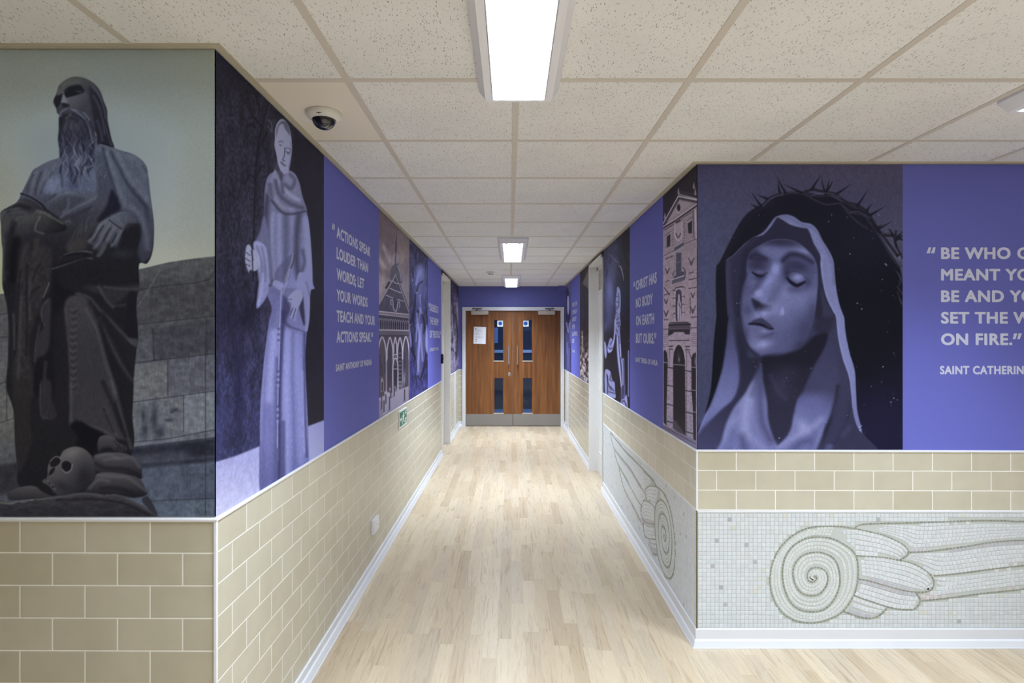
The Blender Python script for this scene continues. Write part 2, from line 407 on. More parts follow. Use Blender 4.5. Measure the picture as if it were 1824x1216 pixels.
# ------------------------------------------------------------------ tiled dados
def dado(name, parent, p0, p1, ztop0, ztop1, zbot, nrm, u0=0, flip=False, thick=.010):
    """glazed tile slab from p0 to p1 (plan), top edge falls from ztop0 to ztop1; rows hang from the top"""
    bm = bmesh.new(); uvl = bm.loops.layers.uv.new('UVMap')
    L = math.hypot(p1[0]-p0[0], p1[1]-p0[1]); n = 12
    zb0, zb1 = zbot if isinstance(zbot, tuple) else (zbot, zbot)
    front = []; back = []
    for i in range(n+1):
        t = i/n; x = lerp(p0[0], p1[0], t); y = lerp(p0[1], p1[1], t)
        a = lerp(ztop0, ztop1, t); b = lerp(zb0, zb1, t)
        front.append((bm.verts.new((x+nrm[0]*.0015, y+nrm[1]*.0015, a)), bm.verts.new((x+nrm[0]*.0015, y+nrm[1]*.0015, b)), u0+L*t, a, b))
        back.append((bm.verts.new((x-nrm[0]*WG, y-nrm[1]*WG, a)), bm.verts.new((x-nrm[0]*WG, y-nrm[1]*WG, b))))
    N = 20*.1008
    for i in range(n):
        A, B = front[i], front[i+1]
        f = bm.faces.new((A[0], B[0], B[1], A[1]))
        for lp, (u, v) in zip(f.loops, ((A[2], N), (B[2], N), (B[2], N-(B[3]-B[4])), (A[2], N-(A[3]-A[4])))): lp[uvl].uv = (u, v)
        a, b = back[i], back[i+1]
        bm.faces.new((a[0], b[0], b[1], a[1]))
        for q in ((A[0], B[0], b[0], a[0]), (A[1], B[1], b[1], a[1])):
            f = bm.faces.new(q)
            for lp in f.loops: lp[uvl].uv = (A[2]+.05, N-.05)
    for i in (0, n):
        f = bm.faces.new((front[i][0], front[i][1], back[i][1], back[i][0]))
        for lp in f.loops: lp[uvl].uv = (.05, N-.05)
    me = bpy.data.meshes.new(name); bm.normal_update(); bmesh.ops.recalc_face_normals(bm, faces=bm.faces); bm.to_mesh(me); bm.free()
    o = link(name, me, M['tile'], parent)
    return o
dado('tile_dado', wall_left, (XL, YL), (-3.6, YL), TRIM_L-.004, TRIM_L+.004, -.05, (0, -1))
dado('tile_dado', wall_left, (XL, YL), (XL, D2A), TRIM_L-.004, TRIM_L-.004, -.05, (1, 0))
R3 = .306
dado('tile_dado', wall_right, (xr(YR), YR), (xr(D3A), D3A), trim_zr(YR), trim_zr(D3A), (trim_zr(YR)-R3, trim_zr(D3A)-R3), (-1, 0))
dado('tile_dado', wall_right, (xr(YR), YR), (3.9, YR), trim_zr(YR), trim_zr(YR)-.008, (trim_zr(YR)-R3, trim_zr(YR)-.008-R3), (0, -1))
wlr = bpy.data.objects['wall_left_rear']; wrr = bpy.data.objects['wall_right_rear']; wbl = bpy.data.objects['wall_back_lower']
dado('tile_dado', wlr, (XL, D2B+.03), (XL, YB), CAMZ-.553, CAMZ-.550, -.05, (1, 0))
dado('tile_dado', wrr, (xr(D3B), D3B+.03), (xr(YB), YB), trim_zr(D3B), trim_zr(YB), -.05, (-1, 0))
dado('tile_dado', wbl, (XL, YB+.002), (DX0, YB+.002), CAMZ-.548, CAMZ-.548, -.05, (0, -1))
dado('tile_dado', wbl, (DX1, YB+.002), (xr(YB), YB+.002), CAMZ-.548, CAMZ-.548, -.05, (0, -1))

# white capping beads on the dado and corner beads
def bead(name, parent, pts, r=.0055, squash=1):
    bm = bmesh.new(); tube(bm, pts, r, 10); return obj(name, bm, M['bead'], parent, smooth=True)
def cap_run(name, pts):
    bm = bmesh.new()
    prof = [(-.003, -.004), (.005, -.006), (.008, -.002), (.008, .003), (.005, .0065), (-.003, .0065)]
    sweep(bm, prof, pts); return struct(name, bm, M['bead'], smooth=30)
cap_run('trim_6', [((-3.6, YL, TRIM_L+.004), (0, -1)), ((XL, YL, TRIM_L-.002), (1, -1)), ((XL, D2A-.012, TRIM_L-.002), (1, 0))])
cap_run('trim_7', [((xr(D3A-.012), D3A-.012, trim_zr(D3A)), (-1, 0)), ((xr(YR), YR, trim_zr(YR)), (-1, -1)), ((3.9, YR, trim_zr(YR)-.008), (0, -1))])
cap_run('trim_8', [((XL, D2B+.045, CAMZ-.552), (1, 0)), ((XL, YB, CAMZ-.549), (1, -1)), ((DX0, YB, CAMZ-.547), (0, -1))])
cap_run('trim_9', [((DX1, YB, CAMZ-.547), (0, -1)), ((xr(YB), YB, CAMZ-.547), (-1, -1)), ((xr(D3B), D3B+.045, trim_zr(D3B)), (-1, 0))])
bm = bmesh.new(); box(bm, XL-.004, XL+.006, YL-.006, YL+.004, .06, TRIM_L-.006, .002); struct('trim_10', bm, M['bead'])
bm = bmesh.new(); box(bm, xr(YR)-.005, xr(YR)+.004, YR-.005, YR+.004, trim_zr(YR)-R3, trim_zr(YR)-.006, .002); struct('trim_11', bm, M['bead'])
M['bronze'] = plain('dull_bronze_strip', (.16, .14, .07), .45, metal=.3, var=.1)
bm = bmesh.new(); box(bm, xr(YR)-.0045, xr(YR)+.002, YR-.0045, YR+.002, 0.02, trim_zr(YR)-R3-.001, .001); struct('trim_12', bm, M['bronze'])
# thin grey line under the tile band
bm = bmesh.new(); box(bm, xr(YR)-.003, 3.9, YR-.004, YR+.002, trim_zr(YR)-R3-.010, trim_zr(YR)-R3-.0004); struct('trim_13', bm, M['bead'])
bm = bmesh.new()
y0, y1 = YR, D3A
hexa(bm, [(xr(y0)-.004,y0,trim_zr(y0)-R3-.007),(xr(y0)+.002,y0,trim_zr(y0)-R3-.007),(xr(y1)+.002,y1,trim_zr(y1)-R3-.007),(xr(y1)-.004,y1,trim_zr(y1)-R3-.007),
          (xr(y0)-.004,y0,trim_zr(y0)-R3),(xr(y0)+.002,y0,trim_zr(y0)-R3),(xr(y1)+.002,y1,trim_zr(y1)-R3),(xr(y1)-.004,y1,trim_zr(y1)-R3)])
struct('trim_14', bm, M['bead'])
# vertical cable covers on the far dados
bm = bmesh.new(); box(bm, XL-.001, XL+.012, 8.95, 9.14, .07, CAMZ-.562, .002); struct('trim_15', bm, M['white_gloss'])
bm = bmesh.new(); box(bm, xr(9.3)-.012, xr(9.3)+.001, 9.10, 9.42, .07, CAMZ-.562, .002); struct('trim_16', bm, M['white_gloss'])

# ------------------------------------------------------------------ skirting: coved upstand
def skirt(name, path, h=.075):
    bm = bmesh.new()
    prof = [(-.002, -.02), (.029, -.02), (.029, .0035), (.026, .0055), (.017, .034), (.010, .040), (.010, h-.003), (.007, h), (-.002, h)]
    def sub(path):
        out = []
        for (a, da), (b, db) in zip(path, path[1:]):
            n = max(1, int(math.hypot(b[0]-a[0], b[1]-a[1])/.5))
            for i in range(n):
                t = i/n; d = da if i == 0 else ((da[0] if da[0] == db[0] or abs(b[1]-a[1]) > abs(b[0]-a[0]) else 0), (0 if abs(b[1]-a[1]) > abs(b[0]-a[0]) else da[1] or db[1]))
                if i and abs(b[1]-a[1]) > abs(b[0]-a[0]): d = (da[0] or db[0], 0)
                if i and abs(b[1]-a[1]) <= abs(b[0]-a[0]): d = (0, -1)
                out.append(((lerp(a[0], b[0], t), lerp(a[1], b[1], t)), d))
        out.append(path[-1]); return out
    p3 = [((x, y, floor_z(x+dx*.028, y)), (dx, dy)) for (x, y), (dx, dy) in sub(path)]
    sweep(bm, prof, p3); o = struct(name, bm, M['white_gloss'], smooth=30); return o
skirt('baseboard_left', [((-3.6, YL), (0, -1)), ((XL, YL), (1, -1)), ((XL, D2A-.001), (1, 0))])
skirt('baseboard_right', [((xr(D3A), D3A-.001), (-1, 0)), ((xr(YR), YR), (-1, -1)), ((3.9, YR), (0, -1))], .092)
skirt('baseboard_left_rear', [((XL, D2B+.04), (1, 0)), ((XL, YB), (1, -1)), ((DX0, YB), (0, -1))], .09)
skirt('baseboard_right_rear', [((DX1, YB), (0, -1)), ((xr(YB), YB), (-1, -1)), ((xr(D3B), D3B+.04), (-1, 0))], .09)

# ------------------------------------------------------------------ side doors in shallow recesses
def side_door(n, s, ya, yb, xw, top):
    """s=-1 left wall, +1 right wall; xw wall face x; top z of the frame"""
    root = bpy.data.objects.new('door_%d' % n, None); C.objects.link(root)
    root.location = (xw+s*.03, ya, 0); root['kind'] = 'structure'
    zf = floor_z(xw, (ya+yb)/2)-.002
    leaf_x = xw+s*.062
    def B(name, x0, x1, y0, y1, z0, z1, mat, bev=.002, parent=root):
        bm = bmesh.new(); a, b = min(x0, x1), max(x0, x1)
        box(bm, a-root.location.x, b-root.location.x, y0-ya, y1-ya, z0, z1, bev)
        return local(name, bm, mat, parent)
    # near lining hidden behind the wall end, far lining faces the viewer
    bm = bmesh.new()
    X0 = lambda x: x-root.location.x
    def bb(x0, x1, y0, y1, z0, z1, bv=.002): box(bm, min(X0(x0), X0(x1)), max(X0(x0), X0(x1)), y0-ya, y1-ya, z0, z1, bv)
    bb(xw-s*.014, xw+s*.13, ya-.012, ya+.004, zf, top)                  # near lining with its thin lip
    bb(xw-s*.030, xw+s*.13, yb, yb+.045, zf, top)                        # far post, proud of the wall
    bb(xw-s*.030, xw+s*.13, ya-.012, yb+.045, top-.03, top)              # head
    bb(leaf_x-s*.010, leaf_x+s*.004, yb-.014, yb+.001, zf, top-.03)      # stop bead
    fr = local('door_frame', bm, M['cream_gloss'], root)
    split = CAMZ+.535 if s > 0 else CAMZ+.50
    B('door_leaf', leaf_x, leaf_x+s*.044, ya+.005, yb-.012, zf+.006, split-.03, M['cream_gloss'])
    leaf = bpy.data.objects[[o.name for o in root.children if o.name.startswith('door_leaf')][-1]]
    bm = bmesh.new()
    m0, m1 = ya+.12, yb-.13
    for (q0, q1, r0, r1) in ((m0, m1, split-.17, split-.15), (m0, m1, zf+.25, zf+.27), (m0, m0+.02, zf+.25, split-.15), (m1-.02, m1, zf+.25, split-.15)):
        box(bm, min(X0(leaf_x-s*.006), X0(leaf_x+s*.001)), max(X0(leaf_x-s*.006), X0(leaf_x+s*.001)), q0-ya, q1-ya, r0, r1, .002)
    local('leaf_moulding', bm, M['cream_gloss'], leaf)
    bm = bmesh.new()
    def rail(y0, y1, z0, z1): box(bm, min(X0(leaf_x), X0(leaf_x+s*.04)), max(X0(leaf_x), X0(leaf_x+s*.04)), y0-ya, y1-ya, z0, z1, .002)
    rail(ya+.005, yb-.012, split-.028, split+.01); rail(ya+.005, yb-.012, top-.075, top-.031); rail(ya+.005, ya+.06, split, top-.04); rail(yb-.10, yb-.012, split, top-.04)
    tf = local('transom_frame', bm, M['cream_gloss'], root)
    bm = bmesh.new(); box(bm, min(X0(leaf_x+s*.012), X0(leaf_x+s*.018)), max(X0(leaf_x+s*.012), X0(leaf_x+s*.018)), .06, yb-.10-ya, split+.01, top-.075)
    local('transom_pane', bm, M['transom'], tf)
    return root
d2 = side_door(1, -1, D2A, D2B, XL, CAMZ+.849)
d3 = side_door(2, 1, D3A, D3B, xr(6.1), CAMZ+.857)
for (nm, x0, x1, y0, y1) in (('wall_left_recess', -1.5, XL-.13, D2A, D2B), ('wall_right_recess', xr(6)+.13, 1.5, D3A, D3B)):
    bm = bmesh.new(); box(bm, x0, x1, y0+.0005, y1-.0005, -.2, CEIL); struct(nm, bm, M['gap_shade'])
# black hold-open magnet on the left door frame
t = thing('door_magnet', 'black rounded hold-open magnet on the white frame of the left side door', 'door magnet', (XL+.010, 7.30, CAMZ-.27))
bm = bmesh.new(); box(bm, -.013, .022, -.014, .014, -.062, .062, .010, 4); local('housing', bm, M['black'], t, smooth=True)
bm = bmesh.new(); lathe(bm, [(.0, .022), (.009, .022), (.009, .0275), (.0, .0275)], (0, 0, .0), 20, 'x', cap=False); local('armature_disc', bm, M['steel'], t, smooth=True)

# ------------------------------------------------------------------ double doors in the end wall
ZD = YB
root = bpy.data.objects.new('door_3', None); C.objects.link(root); root.location = (0, ZD, 0); root['kind'] = 'structure'
zf = floor_z(0, ZD)
dl, dr, dm, dt, db = HX(829.6, ZD), HX(998.4, ZD), HX(913.6, ZD), HZ(553.4, ZD), zf+.006
bm = bmesh.new()
box(bm, DX0, dl-.002, -.022, .11, zf-.01, DTOP, .003); box(bm, dr+.002, DX1, -.022, .11, zf-.01, DTOP, .003)
box(bm, dl-.004, dr+.004, -.022, .11, dt+.003, DTOP, .003)
box(bm, dl-.003, dl+.012, .065, .085, zf, dt); box(bm, dr-.012, dr+.003, .065, .085, zf, dt)
local('door_frame', bm, M['white_gloss'], root)
def P9(px, py): return HX(px, ZD), HZ(py, ZD)
def leaf(x0, x1, gx0, gx1, name):
    # slab with two openings, built from rails and stiles in one mesh
    y0, y1 = .012, .056
    u0, u1 = HZ(643.5, ZD), HZ(568.6, ZD)
    l0, l1 = HZ(737.2, ZD)+.004, HZ(672, ZD)
    bm = bmesh.new()
    box(bm, x0, gx0, y0, y1, db, dt); box(bm, gx1, x1, y0, y1, db, dt)
    box(bm, gx0, gx1, y0, y1, u1, dt); box(bm, gx0, gx1, y0, y1, l1, u0); box(bm, gx0, gx1, y0, y1, db, l0)
    L = local(name, bm, M['wood'], root)
    for (a, b) in ((u0, u1), (l0, l1)):
        bm = bmesh.new(); w = .011
        for (p, q, r, s_) in ((gx0-.004, gx0+w, a, b), (gx1-w, gx1+.004, a, b), (gx0, gx1, b-w, b+.004)):
            box(bm, p, q, y0-.004, y0+.016, r, s_, .002)
        local('glazing_bead', bm, M['wood'], L)
        bm = bmesh.new(); box(bm, gx0-.004, gx1+.004, y0-.008, y0+.016, a-.004, a+.014, .002)
        o = local('glazing_sill', bm, M['closer'], L)
        bm = bmesh.new(); box(bm, gx0+.006, gx1-.006, y0+.016, y0+.022, a, b)
        local('glass_pane', bm, M['glass'], L)
    bm = bmesh.new(); box(bm, x0+.003, x1-.003, y0-.0022, y0+.001, db+.004, HZ(737.2, ZD), .0008)
    local('kick_plate', bm, M['kick'], L)
    return L
LL = leaf(dl, dm-.004, HX(879.4, ZD), HX(897.2, ZD), 'door_leaf')
RL = leaf(dm+.004, dr, HX(930.6, ZD), HX(948.6, ZD), 'door_leaf')
# meeting-edge strip (smoke seal)
bm = bmesh.new(); box(bm, dm-.0035, dm+.0035, .016, .050, db, dt-.002)
M['seal'] = plain('grey_brown_seal', (.20, .13, .12), .6, var=.1); local('smoke_seal', bm, M['seal'], root)
for px, L in ((906, LL), (921.7, RL)):
    x = HX(px, ZD); a, b = HZ(648.5, ZD), HZ(615.4, ZD)
    bm = bmesh.new(); tube(bm, [(x, .010, b-.02), (x, -.030, b-.022), (x, -.037, b-.012)], .006, 12)
    tube(bm, [(x, .010, a+.02), (x, -.030, a+.022), (x, -.037, a+.012)], .006, 12)
    tube(bm, [(x, -.037, a), (x, -.037, b)], .0095, 16)
    local('pull_handle', bm, M['steel'], L, smooth=True)
x, z = P9(907.2, 666.6)
bm = bmesh.new(); lathe(bm, [(0, 0), (.021, 0), (.024, .003), (.024, .006)], (x, .0065, z), 28, 'y', cap=False)
for v in bm.verts: v.co.z = z+(v.co.z-z)*1.35
local('lock_escutcheon', bm, M['steel'], LL, smooth=True)
bm = bmesh.new(); box(bm, x-.004, x+.004, .0025, .006, z-.014, z+.012, .001); local('keyhole', bm, M['black'], LL)
for side, L in ((-1, LL), (1, RL)):
    for py in (572.5, 650.5, 730):
        z = HZ(py, ZD); xe = dl if side < 0 else dr
        bm = bmesh.new(); tube(bm, [(xe+side*.003, .004, z-.045), (xe+side*.003, .004, z+.045)], .008, 12)
        for q in (-.028, 0, .028): tube(bm, [(xe+side*.003, .004, z+q-.0015), (xe+side*.003, .004, z+q+.0015)], .0088, 12)
        local('hinge', bm, M['steel'], L, smooth=True)
# overhead closers
for (a, b, arm0, arm1, L) in ((839, 870, 844, 858, LL), (958.4, 988.6, 984, 971, RL)):
    xa, xb = HX(a, ZD), HX(b, ZD); z1 = HZ(553.2, ZD); z0 = HZ(560.4, ZD)
    bm = bmesh.new(); box(bm, xa, xb, -.045, .011, z0, z1-.004, .006, 3); cl = local('door_closer', bm, M['closer'], root, smooth=True)
    xc = (xa+xb)/2+(-.06 if L is LL else .06)
    bm = bmesh.new(); lathe(bm, [(.012, 0), (.012, .022), (.008, .026)], (xc, -.018, z1-.008), 16)
    p0, p1 = HX(arm0, ZD), HX(arm1, ZD)
    zt = HZ(550.8, ZD)
    tube(bm, [(xc, -.018, zt), (p1, -.075, zt+.006)], .006, 8); tube(bm, [(p1, -.075, zt+.010), (p0, -.028, zt+.012)], .006, 8)
    lathe(bm, [(.009, -.006), (.009, .012)], (p1, -.075, zt+.008), 12)
    box(bm, p0-.025, p0+.025, -.034, -.021, zt+.002, zt+.022, .002)
    M.setdefault('arm', plain('dark_metal_arm', (.12, .11, .11), .4, metal=.6, var=.05))
    local('closer_arm', bm, M['arm'], cl, smooth=True)
# little stops at the head of each leaf
for px in (898.5, 930.5):
    x, z = P9(px, 556.5); bm = bmesh.new(); lathe(bm, [(.007, 0), (.007, .004)], (x, .007, z), 14, 'y'); local('head_stud', bm, M['arm'], LL if px < 913 else RL)

# passage beyond the glass
bm = bmesh.new()
box(bm, -1.5, 1.5, YB+3.0, YB+3.1, -.2, CEIL); box(bm, -1.6, -1.5, YB+.12, YB+3.0, -.2, CEIL); box(bm, 1.5, 1.6, YB+.12, YB+3.0, -.2, CEIL)
box(bm, -1.5, 1.5, YB+.12, YB+3.0, CEIL, CEIL+.1); box(bm, -1.5, 1.5, YB+.12, YB+3.0, -.2, -.002)
struct('wall_passage', bm, M['far_wall'])
t = thing('storage_cabinet', 'dark cabinet with pale top seen through the glass of the end doors', 'cabinet', (0, YB+2.6, -.002))
bm = bmesh.new(); box(bm, -1.1, 1.1, -.2, .25, 0, 1.215, .005); local('cabinet_body', bm, plain('navy_cabinet', (.02, .035, .07), .5, var=.1), t)
bm = bmesh.new(); box(bm, -1.12, 1.12, -.22, .27, 1.215, 1.27, .004); local('worktop', bm, M['far_pale'], t)
bm = bmesh.new(); box(bm, -.5, .9, 0, .04, 1.70, 1.77, .004); box(bm, -.5, -.46, 0, .04, 1.26, 1.72); box(bm, .86, .9, 0, .04, 1.26, 1.72); local('shelf_rail', bm, plain('slate_rail', (.08, .12, .2), .5, var=.1), t)

# paper behind the left pane
t = thing('paper_notice', 'sheet of paper stuck to the far side of the left upper door pane', 'notice', (0, YB+.036, 0))
x0, z0 = P9(879.8, 610.8); x1, z1 = P9(886.9, 583.2)
bm = bmesh.new(); box(bm, x0, x1, 0, .0006, z0, z1); local('sheet', bm, M['far_pale'], t)

# notice on the left leaf
nx, nz = P9(854.5, 597)
t = thing('paper_notice', 'white printed sheet taped slightly crooked to the left door leaf', 'notice', (nx, YB+.0112, nz))
t.rotation_euler = (0, math.radians(1.6), 0)
bm = bmesh.new(); box(bm, -.106, .106, -.001, 0, -.147, .147); local('sheet', bm, M['paper'], t)
bm = bmesh.new(); rnd = random.Random(3)
for i, z in enumerate([.108+.0]+[.092-.0115*k for k in range(16)]):
    w = .07+.1*rnd.random() if i else .03
    if i in (4, 9): continue
    if i > 13: continue
    box(bm, -.086, -.086+w, -.0014, -.0009, z-.0013, z+.0013)
box(bm, -.085, -.062, -.0014, -.0009, .108, .124); 
for z in (-.075, -.105): lathe(bm, [(.010, -.0005), (.010, 0)], (-.062, -.0009, z), 14, 'y')
local('printed_text', bm, M['ink'], t)
# blue fire door discs
for i, (a, b) in enumerate(((885.8, 896.4), (931.0, 941.8))):
    x0, z1 = P9(a, 570.4); x1, z0 = P9(b, 581.4); xc, zc = (x0+x1)/2, (z0+z1)/2
    lab = 'square white sticker with a blue fire door disc in the left door glass' if i == 0 else 'square white sticker with a blue fire door disc in the right door glass'
    t = thing('fire_door_sign', lab, 'sign', (xc, YB+.026, zc), 'fire door signs')
    bm = bmesh.new(); box(bm, x0-xc, x1-xc, -.001, .0005, z0-zc, z1-zc); local('sign_plate', bm, M['white'], t)
    bm = bmesh.new(); lathe(bm, [(.034, -.0018), (.034, -.0009)], (0, 0, 0), 32, 'y'); local('blue_disc', bm, M['blue'], t)
POWER, SPREAD = 25.0, 112
# ------------------------------------------------------------------ ceiling luminaires
def luminaire(cx, y0, y1, label, power=None):
    t = thing('ceiling_light', label, 'ceiling light', (cx, (y0+y1)/2, CEIL), 'surface mounted fluorescent ceiling lights')
    L = (y1-y0)/2; e = .032
    bm = bmesh.new()
    # housing: sloping sides and bevelled ends, open under the diffuser
    rings = []
    for (w, l, z, cr) in ((.143, L+e+.012, -.0005, .02), (.143, L+e+.012, -.012, .02), (.121, L+e-.006, -.047, .02), (.1185, L+e-.010, -.050, .02), (.095, L+.004, -.050, .003), (.0925, L+.002, -.046, .002)):
        ring = []
        for (sx, sy) in ((1,1),(-1,1),(-1,-1),(1,-1)):
            pts = [(w, l-cr), (w-cr*.3, l-cr*.3), (w-cr, l)]
            if sx*sy < 0: pts = pts[::-1]
            for (a, b) in pts: ring.append(bm.verts.new((sx*a, sy*b, z)))
        rings.append(ring)
    for A, B in zip(rings, rings[1:]):
        for i in range(12): bm.faces.new((A[i], A[(i+1)%12], B[(i+1)%12], B[i]))
    bm.faces.new(rings[0]); bm.faces.new(rings[-1][::-1])
    local('housing', bm, M['lamp_body'], t, smooth=25)
    # prismatic diffuser, two lenses with a rib down the middle and a cross joint near each end
    bm = bmesh.new()
    w = .0885; cross = L-.085
    for (xa, xb) in ((-w, -.0006), (.0006, w)):
        for (ya, yb) in ((-L, -cross-.001), (-cross+.001, cross-.001), (cross+.001, L)):
            prof = [(xa, -.0455), (xa, -.0505), (xa+.004, -.0525), (xb-.001 if xb < w else xb-.004, -.0525), (xb, -.0505), (xb, -.0455)]
            prism(bm, prof, 1, ya, yb)
    local('diffuser', bm, M['diffuser'], t)
    l = bpy.data.lights.new('tube_light', 'AREA'); l.shape = 'RECTANGLE'; l.size = .17; l.size_y = 2*L; l.energy = power or POWER; l.color = (.76, .87, 1.0); l.spread = math.radians(SPREAD)
    lo = bpy.data.objects.new('tube_light', l); C.objects.link(lo); lo.parent = t; lo.location = (0, 0, -.0545)
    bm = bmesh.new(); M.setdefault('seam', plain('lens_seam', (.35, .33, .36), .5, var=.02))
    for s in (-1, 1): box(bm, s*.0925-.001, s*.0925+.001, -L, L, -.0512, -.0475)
    local('lens_groove_shade', bm, M['seam'], t)  # grey strips put in for the dark of the groove round the lens
    bm = bmesh.new()
    bm.free()
    for sx in (-1, 1):
        for sy in (-1, 1):
            bm = bmesh.new(); box(bm, sx*.06-.011, sx*.06+.011, sy*(L+.001)-.003, sy*(L+.001)+.003, -.0535, -.049, .001); local('lens_clip', bm, M['seam'], t)
    M.setdefault('rib', plain('lens_rib', (.8, .8, .85), .4, emit=(.80, .85, 1.0), est=.38))
    bm = bmesh.new(); box(bm, -.0012, .0012, -L, L, -.0531, -.050)
    for s in (-1, 1): box(bm, -.088, .088, s*cross-.0014, s*cross+.0014, -.0530, -.050)
    local('lens_rib', bm, M['rib'], t)
    return t
luminaire(.026, .62, 2.0, 'nearest long ceiling light over the corridor mouth')
luminaire(.0137, 5.06, 6.26, 'middle ceiling light of the corridor, over the two side walls of murals')
luminaire(-.002, 8.06, 9.33, 'farthest ceiling light, just in front of the double doors')
luminaire(1.985, .90, 2.10, 'ceiling light cut by the right edge, over the veiled woman mural')
luminaire(.03, -2.2, -.9, 'added unseen ceiling light behind the camera, lighting the corridor mouth')  # lamp added out of view for light from behind the camera
luminaire(1.99, -2.2, -.9, 'added unseen ceiling light behind the camera, on the right')  # second lamp added out of view to light the scene
luminaire(.2, YB+1.0, YB+2.0, 'added unseen ceiling light brightening the passage beyond the double doors', 12.0)  # lamp added out of view so the passage shows through the glass

# ------------------------------------------------------------------ plain ceiling panel and dome camera
bm = bmesh.new()
pa, pb = ROW0+.013, ROW0+.6-.013
hexa(bm, [(XL+.0265, pa, CEIL-.0022), (gx(-.572, pa)-.013, pa, CEIL-.0022), (gx(-.572, pb)-.013, pb, CEIL-.0022), (XL+.0265, pb, CEIL-.0022),
          (XL+.0265, pa, CEIL+.001), (gx(-.572, pa)-.013, pa, CEIL+.001), (gx(-.572, pb)-.013, pb, CEIL+.001), (XL+.0265, pb, CEIL+.001)])
o = obj('ceiling_panel', bm, M['panel']); tag(o, 'plain smooth metal ceiling panel carrying the dome camera', 'ceiling panel')
t = thing('dome_camera', 'white dome camera with smoked bubble under the plain ceiling panel', 'security camera', (-.747, 2.24, CEIL-.0022))
bm = bmesh.new(); lathe(bm, [(.066, 0), (.0695, -.003), (.0695, -.010), (.066, -.017), (.056, -.0265), (.048, -.0295), (.0455, -.0275)], (0, 0, 0), 64, cap=False)
bm.verts.ensure_lookup_table()
local('housing', bm, M['camera_white'], t, smooth=30)
def dome_mat():
    m, n, b = nt('smoked_dome'); b.inputs['Base Color'].default_value = (.012, .011, .02, 1); b.inputs['Roughness'].default_value = .05
    b.inputs['Coat Weight'].default_value = .6; b.inputs['Coat Roughness'].default_value = .02; return m
bm = bmesh.new(); prof = [(.0455*math.cos(a), -.027-.039*math.sin(a)) for a in [PI/2*i/14 for i in range(14)]]+[(.0004, -.066)]
lathe(bm, prof, (0, 0, 0), 48, cap=False); dm_ = local('smoked_dome', bm, dome_mat(), t, smooth=60)
bm = bmesh.new(); box(bm, -.022, .016, -.003, .014, -.0275, -.0265); 
bm.free()
bm = bmesh.new(); tube(bm, [(-.010+.020*i/8, -.0645+.001*abs(i-4), -.0215-.0015*math.sin(PI*i/8)) for i in range(9)], .0012, 8)
lathe(bm, [(.0, -.0015), (.0022, -.0015), (.0022, .001)], (0, -.060, -.0235), 12, 'y', cap=False); local('badge', bm, M['black'], t, smooth=True)
M['lens_rim'] = plain('pale_lens_metal', (.55, .55, .5), .2, metal=.4, var=.05)  # pale half-metallic tone for the ring on the dome
bm = bmesh.new(); lathe(bm, [(.013, 0), (.0155, 0), (.0155, .002), (.013, .002)], (0, 0, 0), 32, 'y', cap=False)
bmesh.ops.rotate(bm, verts=bm.verts, cent=(0,0,0), matrix=Matrix.Rotation(math.radians(-38), 3, 'X')); bmesh.ops.translate(bm, verts=bm.verts, vec=(.012, -.0265, -.0575))
local('lens_ring', bm, M['lens_rim'], t, smooth=True)

# smoke detector
t = thing('smoke_detector', 'small white smoke detector on the ceiling left of the far lights', 'smoke detector', (-.283, 7.62, CEIL))
bm = bmesh.new(); lathe(bm, [(.056, 0), (.057, -.012), (.053, -.016), (.034, -.018)], (0, 0, 0), 32, cap=True); local('base', bm, M['camera_white'], t, smooth=30)
bm = bmesh.new(); lathe(bm, [(.030, -.016), (.031, -.034), (.026, -.044), (.010, -.046)], (0, 0, 0), 32); local('chamber', bm, M['camera_white'], t, smooth=30)
bm = bmesh.new()
for k in range(10):
    a = 2*PI*k/10; box(bm, .031*math.cos(a)-.004, .031*math.cos(a)+.004, .031*math.sin(a)-.004, .031*math.sin(a)+.004, -.040, -.034)
local('vent_slots', bm, M['arm'], t)

# painted alarm box in the upper right corner of the end wall
t = thing('sensor_box', 'small violet painted box under the ceiling, right corner of the end wall', 'junction box', (HX(1001.5, YB-.06), YB-.001, HZ(513, YB-.06)))
bm = bmesh.new(); box(bm, -.068, .062, -.115, 0, -.053, .047, .004); local('cover', bm, M['purple_paint'], t)
bm = bmesh.new(); box(bm, -.058, .052, -.118, -.113, -.043, .037, .002); local('lid', bm, M['purple_paint'], t)

# blank wall plate on the left dado
yc = 916.4/(911-665.5)
t = thing('wall_socket_plate', 'white blank electrical plate low on the left tiled wall', 'wall plate', (XL+.0015, yc, HZ(934, yc)))
bm = bmesh.new(); box(bm, 0, .019, -.070, .070, -.046, .046, .003, 3)
local('plate', bm, M['bead'], t, smooth=30)
bm = bmesh.new(); lathe(bm, [(.0035, .019), (.0035, .0198)], (0, 0, .004), 14, 'x'); local('screw', bm, M['arm'], t)

# running man exit sign
ys0, ys1 = 916.4/(911-709.3), 916.4/(911-722.8)
t = thing('exit_sign', 'green and white running man exit sign on the left wall under the mural', 'exit sign', (XL+.0015, (ys0+ys1)/2, CAMZ-.665))
hw = (ys1-ys0)/2; hh = .072
bm = bmesh.new(); box(bm, 0, .008, -hw, hw, -hh, hh, .001); local('sign_plate', bm, M['white'], t)
bm = bmesh.new(); x0, x1 = .0075, .0088
box(bm, x0, x1, -hw+.012, hw-.012, -hh+.014, hh-.014)
local('green_field', bm, M['green'], t)
bm = bmesh.new(); x0, x1 = .0085, .0095
def sp(pts): prism(bm, [(y*hw, z*hh) for y, z in pts], 0, x0, x1)
